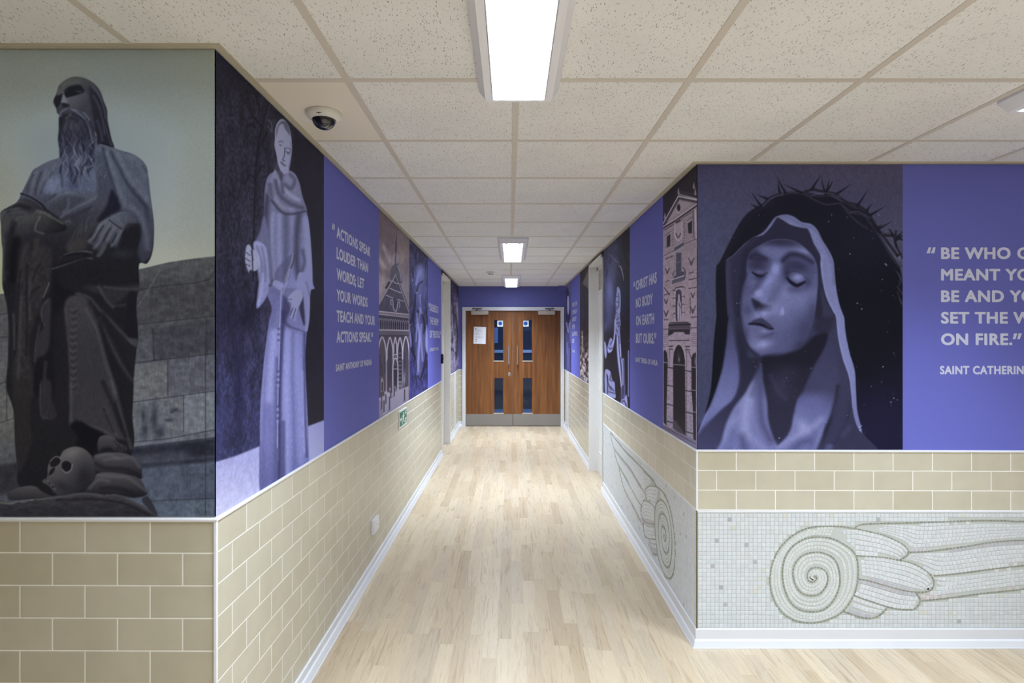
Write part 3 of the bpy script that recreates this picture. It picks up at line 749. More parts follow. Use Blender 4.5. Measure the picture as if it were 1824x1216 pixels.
# arrow pointing down-left, figure, doorway
sp([(-.80, -.05), (-.62, .28), (-.62, .06), (-.34, .06), (-.34, -.16), (-.62, -.16), (-.62, -.38)])
a = [(.02+.09*math.cos(q*PI/6), .55+.13*math.sin(q*PI/6)) for q in range(12)]; sp(a)
sp([(-.12, .42), (.10, .42), (.16, .05), (.08, -.12), (-.10, -.05)]); sp([(-.12, .40), (-.26, .12), (-.20, .08), (-.04, .30)]); sp([(.08, .40), (.27, .18), (.22, .10), (.06, .26)])
sp([(-.08, -.06), (-.20, -.36), (-.28, -.66), (-.18, -.68), (-.08, -.38), (.04, -.10)]); sp([(.0, -.08), (.10, -.38), (.24, -.62), (.30, -.54), (.18, -.30), (.10, -.06)])
sp([(.42, .70), (.80, .70), (.80, .60), (.52, .60), (.52, .22), (.42, .22)]); sp([(.42, -.10), (.52, -.10), (.52, -.58), (.80, -.58), (.80, -.70), (.42, -.70)]); sp([(.60, .45), (.80, .45), (.80, .30), (.60, .30)]); sp([(.60, -.20), (.80, -.20), (.80, -.42), (.60, -.42)])
local('pictogram', bm, M['white'], t)

# ------------------------------------------------------------------ mosaic panels
def mp(cx, cy): return ((1230+cx*.3502-1241.4)*.002883, (790+cy*.3502-602)*.002883)   # along the wall from the corner, depth below eye level
SPIRAL = [(830,430),(760,420),(700,418),(600,428),(520,465),(450,535),(412,620),(403,700),(415,770),(450,840),(510,890),(580,910),(650,907),(720,885),(775,850),(825,780),(845,720),(852,650),(845,580),(820,540),(770,505),(720,482),(660,473),(590,480),(520,520),(480,580),(466,650),(475,730),(505,800),(550,840),(610,853),(670,845),(715,810),(745,760),(760,700),(752,630),(730,585),(690,560),(640,550),(580,562),(540,595),(520,645),(530,710),(560,755),(610,772),(660,760),(690,720),(698,680),(685,645),(645,627),(610,635),(592,665),(598,695),(620,705),(640,690),(640,672),(625,674)]
P1T = [(830,430),(900,445),(980,465),(1050,495),(1095,525),(1107,560),(1060,592)]
P1B = [(840,568),(900,572),(980,578),(1060,592)]
P2T = [(1060,592),(1120,605),(1180,635),(1225,672),(1237,710),(1220,745),(1170,755)]
P2B = [(852,688),(900,695),(960,712),(1040,735),(1110,750),(1170,755)]
P3T = [(1145,757),(1168,790),(1155,825),(1130,843)]
P3B = [(832,770),(870,785),(930,805),(1000,828),(1060,840),(1130,843)]
P4T = [(998,835),(985,850),(945,880),(890,887),(830,872),(775,850)]
def ext(a, b): return [mp(*p) for p in a]+b
RB1 = ext([(835,424),(870,410),(950,405),(1100,402),(1250,398),(1400,392),(1500,390),(1600,391),(1696,394)], [(2.0,.925),(2.45,.896)])
TA = [(2.45,.896),(2.38,.96),(2.255,1.017)]
RB2 = ext([(1112,551),(1200,547),(1300,535),(1400,522),(1500,505),(1600,495),(1696,490)], [(2.0,1.03),(2.255,1.017)])
TB = [(2.255,1.017),(2.2,1.075),(2.05,1.12)]
RB3 = ext([(1235,670),(1350,660),(1500,640),(1600,628),(1696,618)], [(1.87,1.142),(2.05,1.12)])
TC = [(2.05,1.12),(1.96,1.20),(1.8,1.27)]
RB4 = ext([(1172,797),(1300,785),(1450,765),(1600,748),(1696,738)], [(1.8,1.27)])
def crom(pts, step=.004, closed=False):
    P = [np.array(p, float) for p in pts]; out = []
    n = len(P)
    for i in range(n-1):
        a, b, c, d = P[max(i-1, 0)], P[i], P[i+1], P[min(i+2, n-1)]
        k = max(2, int(np.linalg.norm(c-b)/step))
        for j in range(k):
            t = j/k
            out.append(.5*((2*b)+(-a+c)*t+(2*a-5*b+4*c-d)*t*t+(-a+3*b-3*c+d)*t**3))
    out.append(P[-1]); return np.array(out)
def resample(c, step):
    d = np.r_[0, np.cumsum(np.hypot(*np.diff(c, axis=0).T))]; n = max(1, int(d[-1]/step))
    t = np.linspace(0, d[-1], n+1); return np.c_[np.interp(t, d, c[:, 0]), np.interp(t, d, c[:, 1])]
m1 = lambda L: [mp(*p) for p in L]
LINES = [crom(m1(SPIRAL)), crom(m1(P1T)), crom(m1(P1B)), crom(m1(P2T)), crom(m1(P2B)), crom(m1(P3T)), crom(m1(P3B)), crom(m1(P4T)), crom(RB1), crom(TA), crom(RB2), crom(TB), crom(RB3), crom(TC), crom(RB4)]
def inside(poly, x, y):
    r = np.zeros(len(x), bool); n = len(poly); j = n-1
    for i in range(n):
        xi, yi = poly[i]; xj, yj = poly[j]
        c = ((yi > y) != (yj > y)) & (x < (xj-xi)*(y-yi)/((yj-yi) or 1e-9)+xi)
        r ^= c; j = i
    return r
sp0 = LINES[0]
OUT = np.array(m1(SPIRAL[1:19])); REG = [crom(OUT)]
def reg(*parts): return np.vstack(parts)
REG += [reg(LINES[1], LINES[2][::-1]), reg(LINES[2], LINES[3], LINES[4][::-1]), reg(LINES[4][:-3], LINES[5], LINES[6][::-1]), reg(LINES[6], LINES[7])]
REG += [reg(LINES[8], LINES[9], LINES[10][::-1], LINES[1][::-1][10:]), reg(LINES[10], LINES[11], LINES[12][::-1], LINES[3][::-1]), reg(LINES[12], LINES[13], LINES[14][::-1], LINES[5][::-1], np.array([mp(1237, 710)]))]
ALLL = np.vstack([resample(l, .008) for l in LINES])
def mosaic_mat():
    m, n, b = nt('glass_tesserae')
    at = n.nodes.new('ShaderNodeAttribute'); at.attribute_name = 'Col'
    n.links.new(at.outputs['Color'], b.inputs['Base Color']); b.inputs['Roughness'].default_value = .35
    return m
M['tess'] = mosaic_mat()
def tess_mesh(name, quads, cols, to3, parent, h=.0016):
    """quads: list of 4 (s,d) corners; raised little blocks"""
    V, Fc, col = [], [], []
    for q, c in zip(quads, cols):
        cx = sum(p[0] for p in q)/4; cy = sum(p[1] for p in q)/4
        b = len(V)
        for p in q: V.append(to3(p[0], p[1], 0))
        for p in q: V.append(to3(p[0]+(cx-p[0])*.08, p[1]+(cy-p[1])*.08, h))
        Fc += [(b+4, b+5, b+6, b+7)]+[(b+i, b+(i+1)%4, b+4+(i+1)%4, b+4+i) for i in range(4)]
        col += [c]*8
    me = bpy.data.meshes.new(name); me.from_pydata(V, [], Fc)
    ca = me.color_attributes.new('Col', 'FLOAT_COLOR', 'POINT')
    ca.data.foreach_set('color', np.array([(*c, 1) for c in col], dtype=np.float32).ravel())
    bm = bmesh.new(); bm.from_mesh(me); bmesh.ops.recalc_face_normals(bm, faces=bm.faces)
    for f in bm.faces: f.smooth = False
    bm.to_mesh(me); bm.free()
    return link(name, me, M['tess'], parent)
def mosaic(label, to3, smax, dtop, dbot, seed):
    rnd = random.Random(seed)
    def col(base, v=.04):
        k = 1+rnd.uniform(-v, v); t = rnd.uniform(-.012, .012)
        return tuple(min(.9, max(0, c*k+t*(1 if i == 0 else -.5))) for i, c in enumerate(base))
    W = (.645, .675, .705)
    bm = bmesh.new()
    n = 10
    q = []
    for i in range(n+1):
        s = smax*i/n; q.append([bm.verts.new(to3(s, dtop(s), 0)), bm.verts.new(to3(s, dbot(s), 0)), bm.verts.new(to3(s, dtop(s), -.0028)), bm.verts.new(to3(s, dbot(s), -.0028))])
    for A, B in zip(q, q[1:]):
        bm.faces.new((A[0], B[0], B[1], A[1])); bm.faces.new((A[2], A[3], B[3], B[2])); bm.faces.new((A[0], A[2], B[2], B[0])); bm.faces.new((A[1], B[1], B[3], A[3]))
    for A in (q[0], q[-1]): bm.faces.new((A[0], A[1], A[3], A[2]))
    root = obj('mosaic_panel', bm, M['grout'])
    tag(root, label, 'mosaic', 'shell mosaics on the right walls')
    # background grid
    p = .0218; quads, cols = [], []
    ns, nd = int(smax/p), int((dbot(0)-dtop(0))/p)+4
    S, D = [], []
    for i in range(ns):
        for j in range(nd):
            s = .004+i*p+p/2; d = dtop(s)+.003+j*p+p/2
            if d+p/2 > dbot(s): continue
            S.append(s); D.append(d)
    S = np.array(S); D = np.array(D)
    ins = np.zeros(len(S), bool)
    for r in REG: ins |= inside(r, S, D)
    dist = np.min(np.hypot(S[:, None]-ALLL[None, :, 0], D[:, None]-ALLL[None, :, 1]), axis=1)
    keep = ~ins & (dist > .011)
    h = p/2-.0013
    for s, d in zip(S[keep], D[keep]):
        c = col(W, .05)
        r = rnd.random()
        if r < .012: c = col((.42, .43, .46), .1)
        elif r < .025: c = col((.64, .64, .58), .03)
        j = lambda: rnd.uniform(-.0006, .0006)
        quads.append([(s-h+j(), d-h+j()), (s+h+j(), d-h+j()), (s+h+j(), d+h+j()), (s-h+j(), d+h+j())]); cols.append(c)
    # partly covered cells: small cut pieces
    tess_mesh('background_tesserae', quads, cols, to3, root)
    def strip(pts, step, half0, base, quads, cols, v=.08, gap=.0012, lim=True, skip=None):
        c = resample(np.asarray(pts)[:, :2], step)
        hs = None
        if not np.isscalar(half0): q = np.asarray(pts); hs = np.interp(np.linspace(0, 1, len(c)), np.linspace(0, 1, len(q)), half0)
        for k_, (a, b) in enumerate(zip(c, c[1:])):
            half = half0 if hs is None else (hs[k_]+hs[k_+1])/2
            if half < .0028: continue
            if max(a[0], b[0]) > smax-.003: continue
            dmid = (a[1]+b[1])/2
            if lim and (dmid > dbot(a[0])-half or dmid < dtop(a[0])+half): continue
            if skip is not None and skip((a+b)/2): continue
            t = b-a; L = np.hypot(*t); 
            if L < step*.6: continue
            t = t/L; nrm = np.array([-t[1], t[0]])
            a2, b2 = a+t*gap, b-t*gap
            w = half*rnd.uniform(.9, 1.0)
            quads.append([tuple(a2-nrm*w), tuple(b2-nrm*w), tuple(b2+nrm*w), tuple(a2+nrm*w)]); cols.append(col(base, v))
    quads, cols = [], []
    for k, l in enumerate(LINES): strip(l, .0185, .0040, (.27, .29, .24) if rnd.random() < 2 else W, quads, cols, .12, .0018)
    tess_mesh('outline_tesserae', quads, cols, to3, root, .0022)
    # fills following the forms
    quads, cols = [], []
    tree = ALLL
    def near(pt): return np.min(np.hypot(tree[:, 0]-pt[0], tree[:, 1]-pt[1])) < .0105
    ctr = np.array(mp(625, 683)); rel = sp0-ctr; ang = np.unwrap(np.arctan2(rel[:, 1], rel[:, 0])); rad = np.hypot(*rel.T)
    ang = np.abs(ang-ang[0]); order = np.argsort(ang); ang, rad = ang[order], rad[order]
    a_sign = np.sign(np.unwrap(np.arctan2(rel[:, 1], rel[:, 0]))[-1]-np.unwrap(np.arctan2(rel[:, 1], rel[:, 0]))[0]); a0 = math.atan2(rel[0][1], rel[0][0])
    total = ang[-1]
    for t in (.2, .45, .7, .92):
        ph = np.arange(.3, total-3.2, .05)
        rr = np.interp(ph, ang, rad)*(1-t)+np.interp(np.minimum(ph+2*PI, total), ang, rad)*t
        a = a0+a_sign*ph
        strip(np.c_[ctr[0]+rr*np.cos(a), ctr[1]+rr*np.sin(a)], .017, .0065, (.645, .675, .67), quads, cols, .05, .0008, skip=near)
    def between(A, B, n, tint=None, hw=None):
        A = resample(A, .01); B = resample(B, .01); ta = np.linspace(0, 1, 80)
        ia = lambda P: np.c_[np.interp(ta, np.linspace(0, 1, len(P)), P[:, 0]), np.interp(ta, np.linspace(0, 1, len(P)), P[:, 1])]
        a, b = ia(A), ia(B)
        ta_ = np.gradient((a+b)/2, axis=0); ta_ /= np.hypot(*ta_.T)[:, None]+1e-9
        wid = np.abs((b-a)[:, 0]*-ta_[:, 1]+(b-a)[:, 1]*ta_[:, 0])          # true width across the run
        for k in range(n):
            t = (k+.5)/n; c = a*(1-t)+b*t
            w = np.minimum(.0105, wid/n/2-.0012)
            base = (.665, .69, .72)
            if tint and k in tint: base = tint[k]
            strip(c, .021, w, base, quads, cols, .05, .001, skip=near)
    G, K = (.50, .50, .54), (.62, .56, .57)
    between(LINES[1][:-6], LINES[2], 5)
    between(np.vstack([LINES[2], LINES[3][:-26]]), LINES[4], 6, {5: G}); between(LINES[4], LINES[6], 4, {0: G}); between(LINES[6][:60], LINES[7][::-1], 3, {2: G})
    def upto(l, p): return l[:int(np.argmin(np.hypot(*(l-np.array(mp(*p))).T)))]
    between(LINES[8], np.vstack([upto(LINES[1], (1108, 545)), LINES[10]]), 7, {6: (.56, .56, .60)})
    between(LINES[10], np.vstack([upto(LINES[3], (1225, 665)), LINES[12]]), 6, {0: G})
    between(LINES[12], np.vstack([np.array([mp(1232, 730)]), upto(LINES[5], (1168, 790))[4:], LINES[14]]), 6, {5: K})
    tess_mesh('fill_tesserae', quads, cols, to3, root)
    return root
zt_r = trim_zr(YR)-R3-.008
DT = CAMZ-zt_r
mosaic('pale tesserae mosaic with curled shell outline, facing us under the veiled woman',
       lambda s, d, h: (xr(YR)+s, YR-.0008-h, CAMZ-d), 2.9, lambda s: DT+.003+0*s, lambda s: CAMZ-floor_z(1, YR)-.088, 5)
LC = YR
def to3c(s, d, h): return (xr(LC+s)-.0008-h, LC+s, CAMZ-d)
mosaic('white tesserae mosaic with a curled shell outline along the right side of the corridor', to3c, D3A-.016-LC,
       lambda s: CAMZ-(trim_zr(LC+s)-R3-.008), lambda s: CAMZ-floor_z(.93, LC+s)-.088, 9)

# ------------------------------------------------------------------ lettering
def text_mesh(s, size):
    cu = bpy.data.curves.new('t', 'FONT'); cu.body = s; cu.size = 1.0; cu.offset = 0; cu.resolution_u = 4
    cu.extrude = 0; cu.space_character = 1.09
    o = bpy.data.objects.new('t', cu); C.objects.link(o)
    dg = bpy.context.evaluated_depsgraph_get(); me = bpy.data.meshes.new_from_object(o.evaluated_get(dg))
    bpy.data.objects.remove(o); bpy.data.curves.remove(cu)
    return me
def lettering(name, lines, cap, pitch, width, ref, to3, parent, quote=None):
    """to3(u, v, h): u along the wall, v down from the first cap line. ref line is width metres wide"""
    cm = text_mesh('E', 1); co = np.array([v.co[:] for v in cm.vertices]); caph = co[:, 1].max()-co[:, 1].min(); base = co[:, 1].min(); bpy.data.meshes.remove(cm)
    rm = text_mesh(ref, 1); co = np.array([v.co[:] for v in rm.vertices]); w0 = co[:, 0].max()-co[:, 0].min(); bpy.data.meshes.remove(rm)
    RB = .036; sx, sy = width/(w0+2*RB), cap/(caph+2*RB)
    items = [(l, 0, i*pitch) for i, l in enumerate(lines)]
    if quote: items.append(('\u201c', -quote, 0))
    TICK = lambda o: [(o, .50), (o+.30, .50), (o+.42, 0), (o+.20, 0)]          # wide foot, leaning right
    def ticks(x, dv, opening, V, Fc):
        for o in (0, .40):
            q = TICK(o)
            if not opening: q = [(2*o+.42-p[0], .50-p[1]) for p in q]
            k = len(V)
            for (u, v) in q: V.append(to3(x+u*cap*.95, v*cap+dv, .0012))
            Fc.append((k, k+1, k+2, k+3))
    for (l, du, dv) in items:
        V, Fc = [], []
        closing = l.endswith('\u201d'); l = l.rstrip('\u201d')
        if l == '\u201c': ticks(du, dv, True, V, Fc); me = None
        else: me = text_mesh(l, 1)
        b = len(V); co = [v.co[:] for v in me.vertices] if me else []; x0 = min([c[0] for c in co] or [0])
        for k_ in range(10):        # stacked passes round a small circle give the heavy weight
            ex = RB*1.15*math.cos(2*PI*k_/10); ey = RB*math.sin(2*PI*k_/10); eh = .0008+.00006*k_
            b = len(V)
            for c in co: V.append(to3((c[0]-x0+ex+RB)*sx+du, cap-(c[1]-base+ey+RB)*sy+dv, eh))
            if me: Fc += [tuple(b+i for i in p.vertices) for p in me.polygons]
        if me:
            if closing: ticks((max(c[0] for c in co)-x0)*sx+.008, dv, False, V, Fc)
            bpy.data.meshes.remove(me)
        me = bpy.data.meshes.new(name); me.from_pydata(V, [], Fc)
        bm = bmesh.new(); bm.from_mesh(me)
        nb = Vector(to3(0, 0, 1))-Vector(to3(0, 0, 0))
        for f in bm.faces:
            f.smooth = False; f.normal_update()
            if f.normal.dot(nb) < 0: f.normal_flip()
        bm.to_mesh(me); bm.free()
        link(name, me, M['lettering'], parent)
VIOLET=(.145,.157,.55)
EXPOSURE=0.8
# ------------------------------------------------------------------ a small brush kit for the printed vinyls
def _h(ix, iy, seed):
    n = (ix.astype(np.int64)*374761393+iy.astype(np.int64)*668265263+seed*1442695041) & 0xffffffff
    n = ((n ^ (n >> 13))*1274126177) & 0xffffffff
    return ((n ^ (n >> 16)) & 0xffff)/65535.0
def vnoise(x, y, seed=0):
    ix = np.floor(x); iy = np.floor(y); fx = x-ix; fy = y-iy
    fx = fx*fx*(3-2*fx); fy = fy*fy*(3-2*fy)
    a = _h(ix, iy, seed); b = _h(ix+1, iy, seed); c = _h(ix, iy+1, seed); d = _h(ix+1, iy+1, seed)
    return (a*(1-fx)+b*fx)*(1-fy)+(c*(1-fx)+d*fx)*fy
def fbm(x, y, seed=0, oct=4):
    r = 0; a = .5; t = 0
    for k in range(oct):
        r = r+a*vnoise(x, y, seed+k*17); t += a; a *= .5; x = x*2.03+11; y = y*2.03+7
    return r/t
def cr(pts, closed=False, n=6):
    P = np.array(pts, float); N = len(P)
    if N < 3: return P
    out = []; rng = range(N if closed else N-1)
    for i in rng:
        if closed: a, b, c, d = P[(i-1) % N], P[i], P[(i+1) % N], P[(i+2) % N]
        else: a, b, c, d = P[max(i-1, 0)], P[i], P[i+1], P[min(i+2, N-1)]
        for j in range(n):
            t = j/n; out.append(.5*((2*b)+(-a+c)*t+(2*a-5*b+4*c-d)*t*t+(-a+3*b-3*c+d)*t**3))
    if not closed: out.append(P[-1])
    return np.array(out)
def rgb(c): return np.array(c, float)/255
def lg(*stops):
    """linear gradient through (x, y, colour) stops, along the line first-last"""
    p0 = np.array(stops[0][:2], float); p1 = np.array(stops[-1][:2], float); d = p1-p0; L = d@d
    ts = [((np.array(s[:2])-p0)@d)/L for s in stops]; cs = np.array([rgb(s[2]) for s in stops])
    def f(x, y):
        t = ((x-p0[0])*d[0]+(y-p0[1])*d[1])/L
        return np.stack([np.interp(t, ts, cs[:, k]) for k in range(3)], -1)
    return f
class Cv:
    def __init__(s, x, y): s.x = np.asarray(x, float); s.y = np.asarray(y, float); s.C = np.zeros((len(s.x), 3))
    def _col(s, c, i): return c(s.x[i], s.y[i]) if callable(c) else rgb(c)[None, :]
    def _put(s, i, c, a, clip):
        if clip is not None: a = a*clip[i]
        a = a[:, None]; s.C[i] = s.C[i]*(1-a)+s._col(c, i)*a
    def fill(s, c): s.C[:] = s._col(c, np.arange(len(s.x)))
    def mask(s, pts, f=1.2, smooth=True):
        P = cr(pts, True) if smooth else np.array(pts, float)
        m = np.zeros(len(s.x)); pad = f+1
        i = np.where((s.x > P[:, 0].min()-pad) & (s.x < P[:, 0].max()+pad) & (s.y > P[:, 1].min()-pad) & (s.y < P[:, 1].max()+pad))[0]
        if not len(i): return m
        x, y = s.x[i], s.y[i]; d2 = np.full(len(i), 1e12); ins = np.zeros(len(i), bool)
        for k in range(len(P)):
            ax, ay = P[k-1]; bx, by = P[k]; dx, dy = bx-ax, by-ay; L = dx*dx+dy*dy
            if L < 1e-9: continue
            t = np.clip(((x-ax)*dx+(y-ay)*dy)/L, 0, 1); d2 = np.minimum(d2, (x-ax-t*dx)**2+(y-ay-t*dy)**2)
            if ay != by: ins ^= ((ay > y) != (by > y)) & (x < (bx-ax)*(y-ay)/(by-ay)+ax)
        d = np.sqrt(d2)*np.where(ins, 1, -1); t = np.clip(d/f*.5+.5, 0, 1); m[i] = t*t*(3-2*t); return m
    def poly(s, pts, c, f=1.2, a=1, smooth=True, clip=None):
        m = s.mask(pts, f, smooth); i = np.where(m > 0)[0]; s._put(i, c, m[i]*a, clip); return m
    def line(s, pts, w, c, f=1, a=1, clip=None, smooth=True):
        """w: one half width or one per point"""
        P = np.array(pts, float); W = np.full(len(P), w, float) if np.isscalar(w) else np.array(w, float)
        if smooth and len(P) > 2: Q = cr(np.c_[P, W]) ; P, W = Q[:, :2], np.maximum(Q[:, 2], 0)
        pad = W.max()+f+1
        i = np.where((s.x > P[:, 0].min()-pad) & (s.x < P[:, 0].max()+pad) & (s.y > P[:, 1].min()-pad) & (s.y < P[:, 1].max()+pad))[0]
        if not len(i): return
        x, y = s.x[i], s.y[i]; best = np.full(len(i), 1e9)
        for k in range(len(P)-1):
            ax, ay = P[k]; dx, dy = P[k+1]-P[k]; L = dx*dx+dy*dy+1e-9
            t = np.clip(((x-ax)*dx+(y-ay)*dy)/L, 0, 1)
            best = np.minimum(best, np.hypot(x-ax-t*dx, y-ay-t*dy)-(W[k]*(1-t)+W[k+1]*t))
        t = np.clip(.5-best/f*.5, 0, 1); s._put(i, c, t*t*(3-2*t)*a, clip)
    def blob(s, cx, cy, rx, ry, c, a=1, rot=0, clip=None, p=2.0):
        R = 2.6*max(rx, ry); i = np.where((abs(s.x-cx) < R) & (abs(s.y-cy) < R))[0]
        if not len(i): return
        k = math.radians(rot); dx, dy = s.x[i]-cx, s.y[i]-cy
        u = (dx*math.cos(k)+dy*math.sin(k))/rx; v = (-dx*math.sin(k)+dy*math.cos(k))/ry
        s._put(i, c, np.exp(-(u*u+v*v)**(p/2))*a, clip)
    def grain(s, amt, sx, sy, seed=0, clip=None, oct=3, ang=0):
        k = math.radians(ang); u = s.x*math.cos(k)+s.y*math.sin(k); v = -s.x*math.sin(k)+s.y*math.cos(k)
        n = (fbm(u/sx, v/sy, seed, oct)-.5)*2*amt
        if clip is not None: n = n*clip
        s.C *= (1+n)[:, None]
    def out(s): return np.clip(s.C, 0, 1)
# ------------------------------------------------------------------ the printed pictures
def fr(x0, y0, k): return lambda pts: [(x0+p[0]*k, y0+p[1]*k) for p in pts]
def paint_statue(x, y):
    c = Cv(x, y); A = fr(80, 120, .1975); B = fr(0, 260, .1974); Cc = fr(0, 440, .2139); D = fr(0, 680, .2105)
    c.fill(lg((190, 85, (104, 107, 97)), (190, 150, (110, 114, 106)), (190, 250, (134, 142, 140)), (190, 340, (140, 147, 146)), (190, 430, (142, 147, 140)), (190, 500, (152, 155, 140))))
    c.blob(0, 330, 60, 140, (118, 118, 98), .55); c.blob(0, 500, 40, 90, (160, 158, 126), .9); c.blob(300, 470, 110, 40, (158, 160, 148), .7)
    c.blob(30, 150, 120, 60, (104, 105, 92), .4); c.blob(360, 300, 60, 160, (128, 130, 116), .5); c.blob(150, 260, 120, 70, (132, 142, 144), .5); c.blob(370, 90, 60, 60, (112, 112, 92), .5)
    # masonry behind
    wallp = [(236,482),(262,476),(300,467),(340,461),(384,456),(384,930),(150,930),(200,700)]
    w1 = c.poly(wallp, lg((0, 456, (74,75,76)), (0, 540, (66,66,70)), (0, 640, (74,76,82)), (0, 740, (96,98,104)), (0, 785, (88,92,102)), (0, 930, (70,76,90))), 1.5, smooth=False)
    w2 = c.poly([(-5,524),(14,522),(30,530),(40,930),(-5,930)], lg((0, 520, (72,70,70)), (0, 640, (80,78,80)), (0, 760, (84,84,80)), (0, 830, (70,70,76))), 1.5, smooth=False)
    ww = np.clip(w1+w2, 0, 1)
    # blocks of different stone
    for pts, col, a in (([(245,500),(384,487),(384,560),(245,577)], (62,62,66), .6), ([(272,586),(380,568),(384,625),(272,643)], (52,52,60), .55), ([(236,650),(298,642),(298,705),(236,712)], (98,98,100), .8),
                        ([(300,641),(384,630),(384,695),(300,704)], (82,83,92), .7), ([(236,714),(326,704),(326,768),(236,784)], (92,94,98), .8), ([(327,703),(381,696),(381,765),(327,772)], (104,108,114), .9),
                        ([(236,782),(381,764),(381,780),(236,796)], (96,98,106), .9), ([(5,690),(28,690),(28,750),(5,750)], (92,90,86), .5)):
        c.poly(pts, col, 2.5, a, False, ww)
    c.poly([(225,798),(384,780),(384,812),(225,824)], (38,40,50), 4, .95, False, ww); c.poly([(225,812),(310,804),(384,812),(384,816),(225,832)], (64,66,76), 6, .8, False, ww)
    c.poly([(225,828),(384,814),(384,822),(225,838)], (36,38,48), 4, .8, False, ww)
    c.poly([(230,838),(384,824),(384,888),(230,888)], (66,72,86), 8, .8, False, ww); c.poly([(270,898),(384,888),(384,930),(270,930)], (82,92,104), 6, .7, False, ww)
    c.blob(350, 800, 20, 16, (28,30,40), .8, clip=ww)
    c.poly([(-5,828),(32,824),(36,880),(-5,880)], (36,36,40), 6, .8, False, ww)
    c.grain(.20, 9, 6, 4, ww, 4); c.grain(.10, 3, 9, 8, ww, 2)
    for q in ([(240,517),(300,508),(345,504),(372,498),(384,480)], [(245,578),(384,562)], [(240,646),(384,629)], [(236,716),(384,696)], [(240,787),(300,781),(384,765)], [(236,797),(384,779)], [(272,585),(274,642)], [(368,565),(369,628)], [(299,641),(299,704)], [(327,703),(327,768)], [(366,600),(366,920)], [(260,892),(384,887)], [(-3,684),(26,676)], [(-3,754),(26,744)], [(12,690),(12,748)], [(0,560),(28,556)], [(0,600),(28,600)]):
        c.line(q, .7, (36,36,42), 1.4, .75, ww, False)
    c.line([(285,480),(262,520),(246,545)], .9, (100,100,100), 2, .6, ww)
    for (a, b, rx, ry) in ((275,745,6,26), (258,765,6,14), (285,770,9,12), (312,730,8,4), (300,748,8,3), (306,734,3,2.4), (255,740,4,10)):
        c.blob(a, b, rx, ry, (40,42,54), .75, clip=ww)
    for (a, b, r) in ((290,872,16), (312,842,12), (350,862,8), (262,850,12)): c.blob(a, b, r, r*1.5, (92,98,114), .35, clip=ww)
    # ---- robe mass
    body = A([(128,810),(60,835),(0,862)])+[(68,297),(58,304),(49,322),(39,343),(30,360),(14,369),(1,379),(2,400),(3,430),(5,450)]+[(4,505),(8,525),(14,560),(14,640),(11,690),(24,730),(27,790),(31,830),(37,870),(100,905),(200,880),(237,800),(236,742),(238,690)]+[(238,672),(243,623),(246,600),(243,540),(248,510),(248,470),(262,469),(272,446),(274,400),(268,350),(264,310),(258,291),(238,275),(216,268),(203,262),(180,240),(130,260)]
    bm_ = c.poly(body, lg((140, 265, (78,82,94)), (140, 330, (76,80,94)), (140, 380, (50,50,58)), (140, 430, (34,33,38)), (140, 480, (27,26,30)), (140, 600, (28,27,30)), (140, 740, (28,27,30)), (140, 900, (24,24,27))), 1.6)
    # left arm sleeve and hem folds
    c.poly(B([(345,185),(300,215),(250,310),(195,420),(270,470),(350,500),(370,380),(480,210),(530,120),(430,140)]), lg((60,300,(78,80,92)), (60,360,(66,66,76))), 3, 1, clip=bm_)
    for q, w in (([(370,240),(340,330),(320,430)], 2), ([(300,260),(262,340),(240,420)], 1.2), ([(470,240),(400,340),(370,420)], 2.2)): c.line(B(q), w, (48,48,60), 3, .75, bm_)
    for q, w in (([(335,240),(300,330),(285,430)], 2), ([(420,220),(385,300),(345,420)], 1.6), ([(500,170),(450,240),(420,300)], 1.6)): c.line(B(q), w, (98,102,116), 4, .55, bm_)
    # chest
    ch = c.poly(B([(560,170),(540,230),(440,310),(390,400),(420,430),(520,420),(640,400),(780,410),(860,400),(870,250),(840,160),(700,100)]), (82,88,106), 4, 1, clip=bm_)
    c.blob(94, 328, 16, 14, (104,110,128), .7, clip=bm_); c.blob(150, 330, 14, 12, (70,76,96), .6, clip=bm_); c.blob(128, 330, 9, 10, (54,58,80), .6, clip=bm_)
    # draped cloth across the waist
    c.poly(B([(400,520),(480,450),(600,410),(720,420),(860,410),(900,440),(880,520),(760,570),(620,620),(560,640),(480,600)]), lg((120,340,(76,80,92)), (120,385,(52,52,60))), 3, 1, clip=bm_)
    c.poly(B([(450,560),(540,480),(620,450),(720,460),(760,490),(640,560),(560,600)]), (52,54,62), 5, .8, clip=bm_)
    for q in ([(430,500),(560,430),(680,420)], [(900,450),(780,510),(640,580),(550,640)], [(620,470),(610,560),(570,600)]): c.line(B(q), 1.6, (96,99,110), 3.5, .6, bm_)
    for q in ([(880,520),(780,570),(650,640)], [(500,440),(420,500)]): c.line(B(q), 1.6, (36,36,46), 4, .7, bm_)
    # fur band
    fur = c.poly(B([(870,60),(940,80),(980,220),(1020,330),(1000,470),(930,600),(860,720),(760,860),(640,960),(590,900),(680,760),(830,560),(880,430),(870,250)]), lg((180,275,(66,70,84)), (170,360,(58,60,70)), (140,420,(46,44,48)), (120,450,(34,33,36))), 3, 1, clip=bm_)
    rn = random.Random(5)
    for i in range(90):
        t = rn.random(); px = lerp_(930, 640, t**1.3)+rn.uniform(-60, 60); py = lerp_(90, 930, t)
        q = B([(px, py), (px-rn.uniform(5, 25), py+rn.uniform(20, 60))])
        c.line(q, .7, (96,100,112) if i % 2 else (34,34,44), 1.6, .45*(1-t*.5), fur, False)
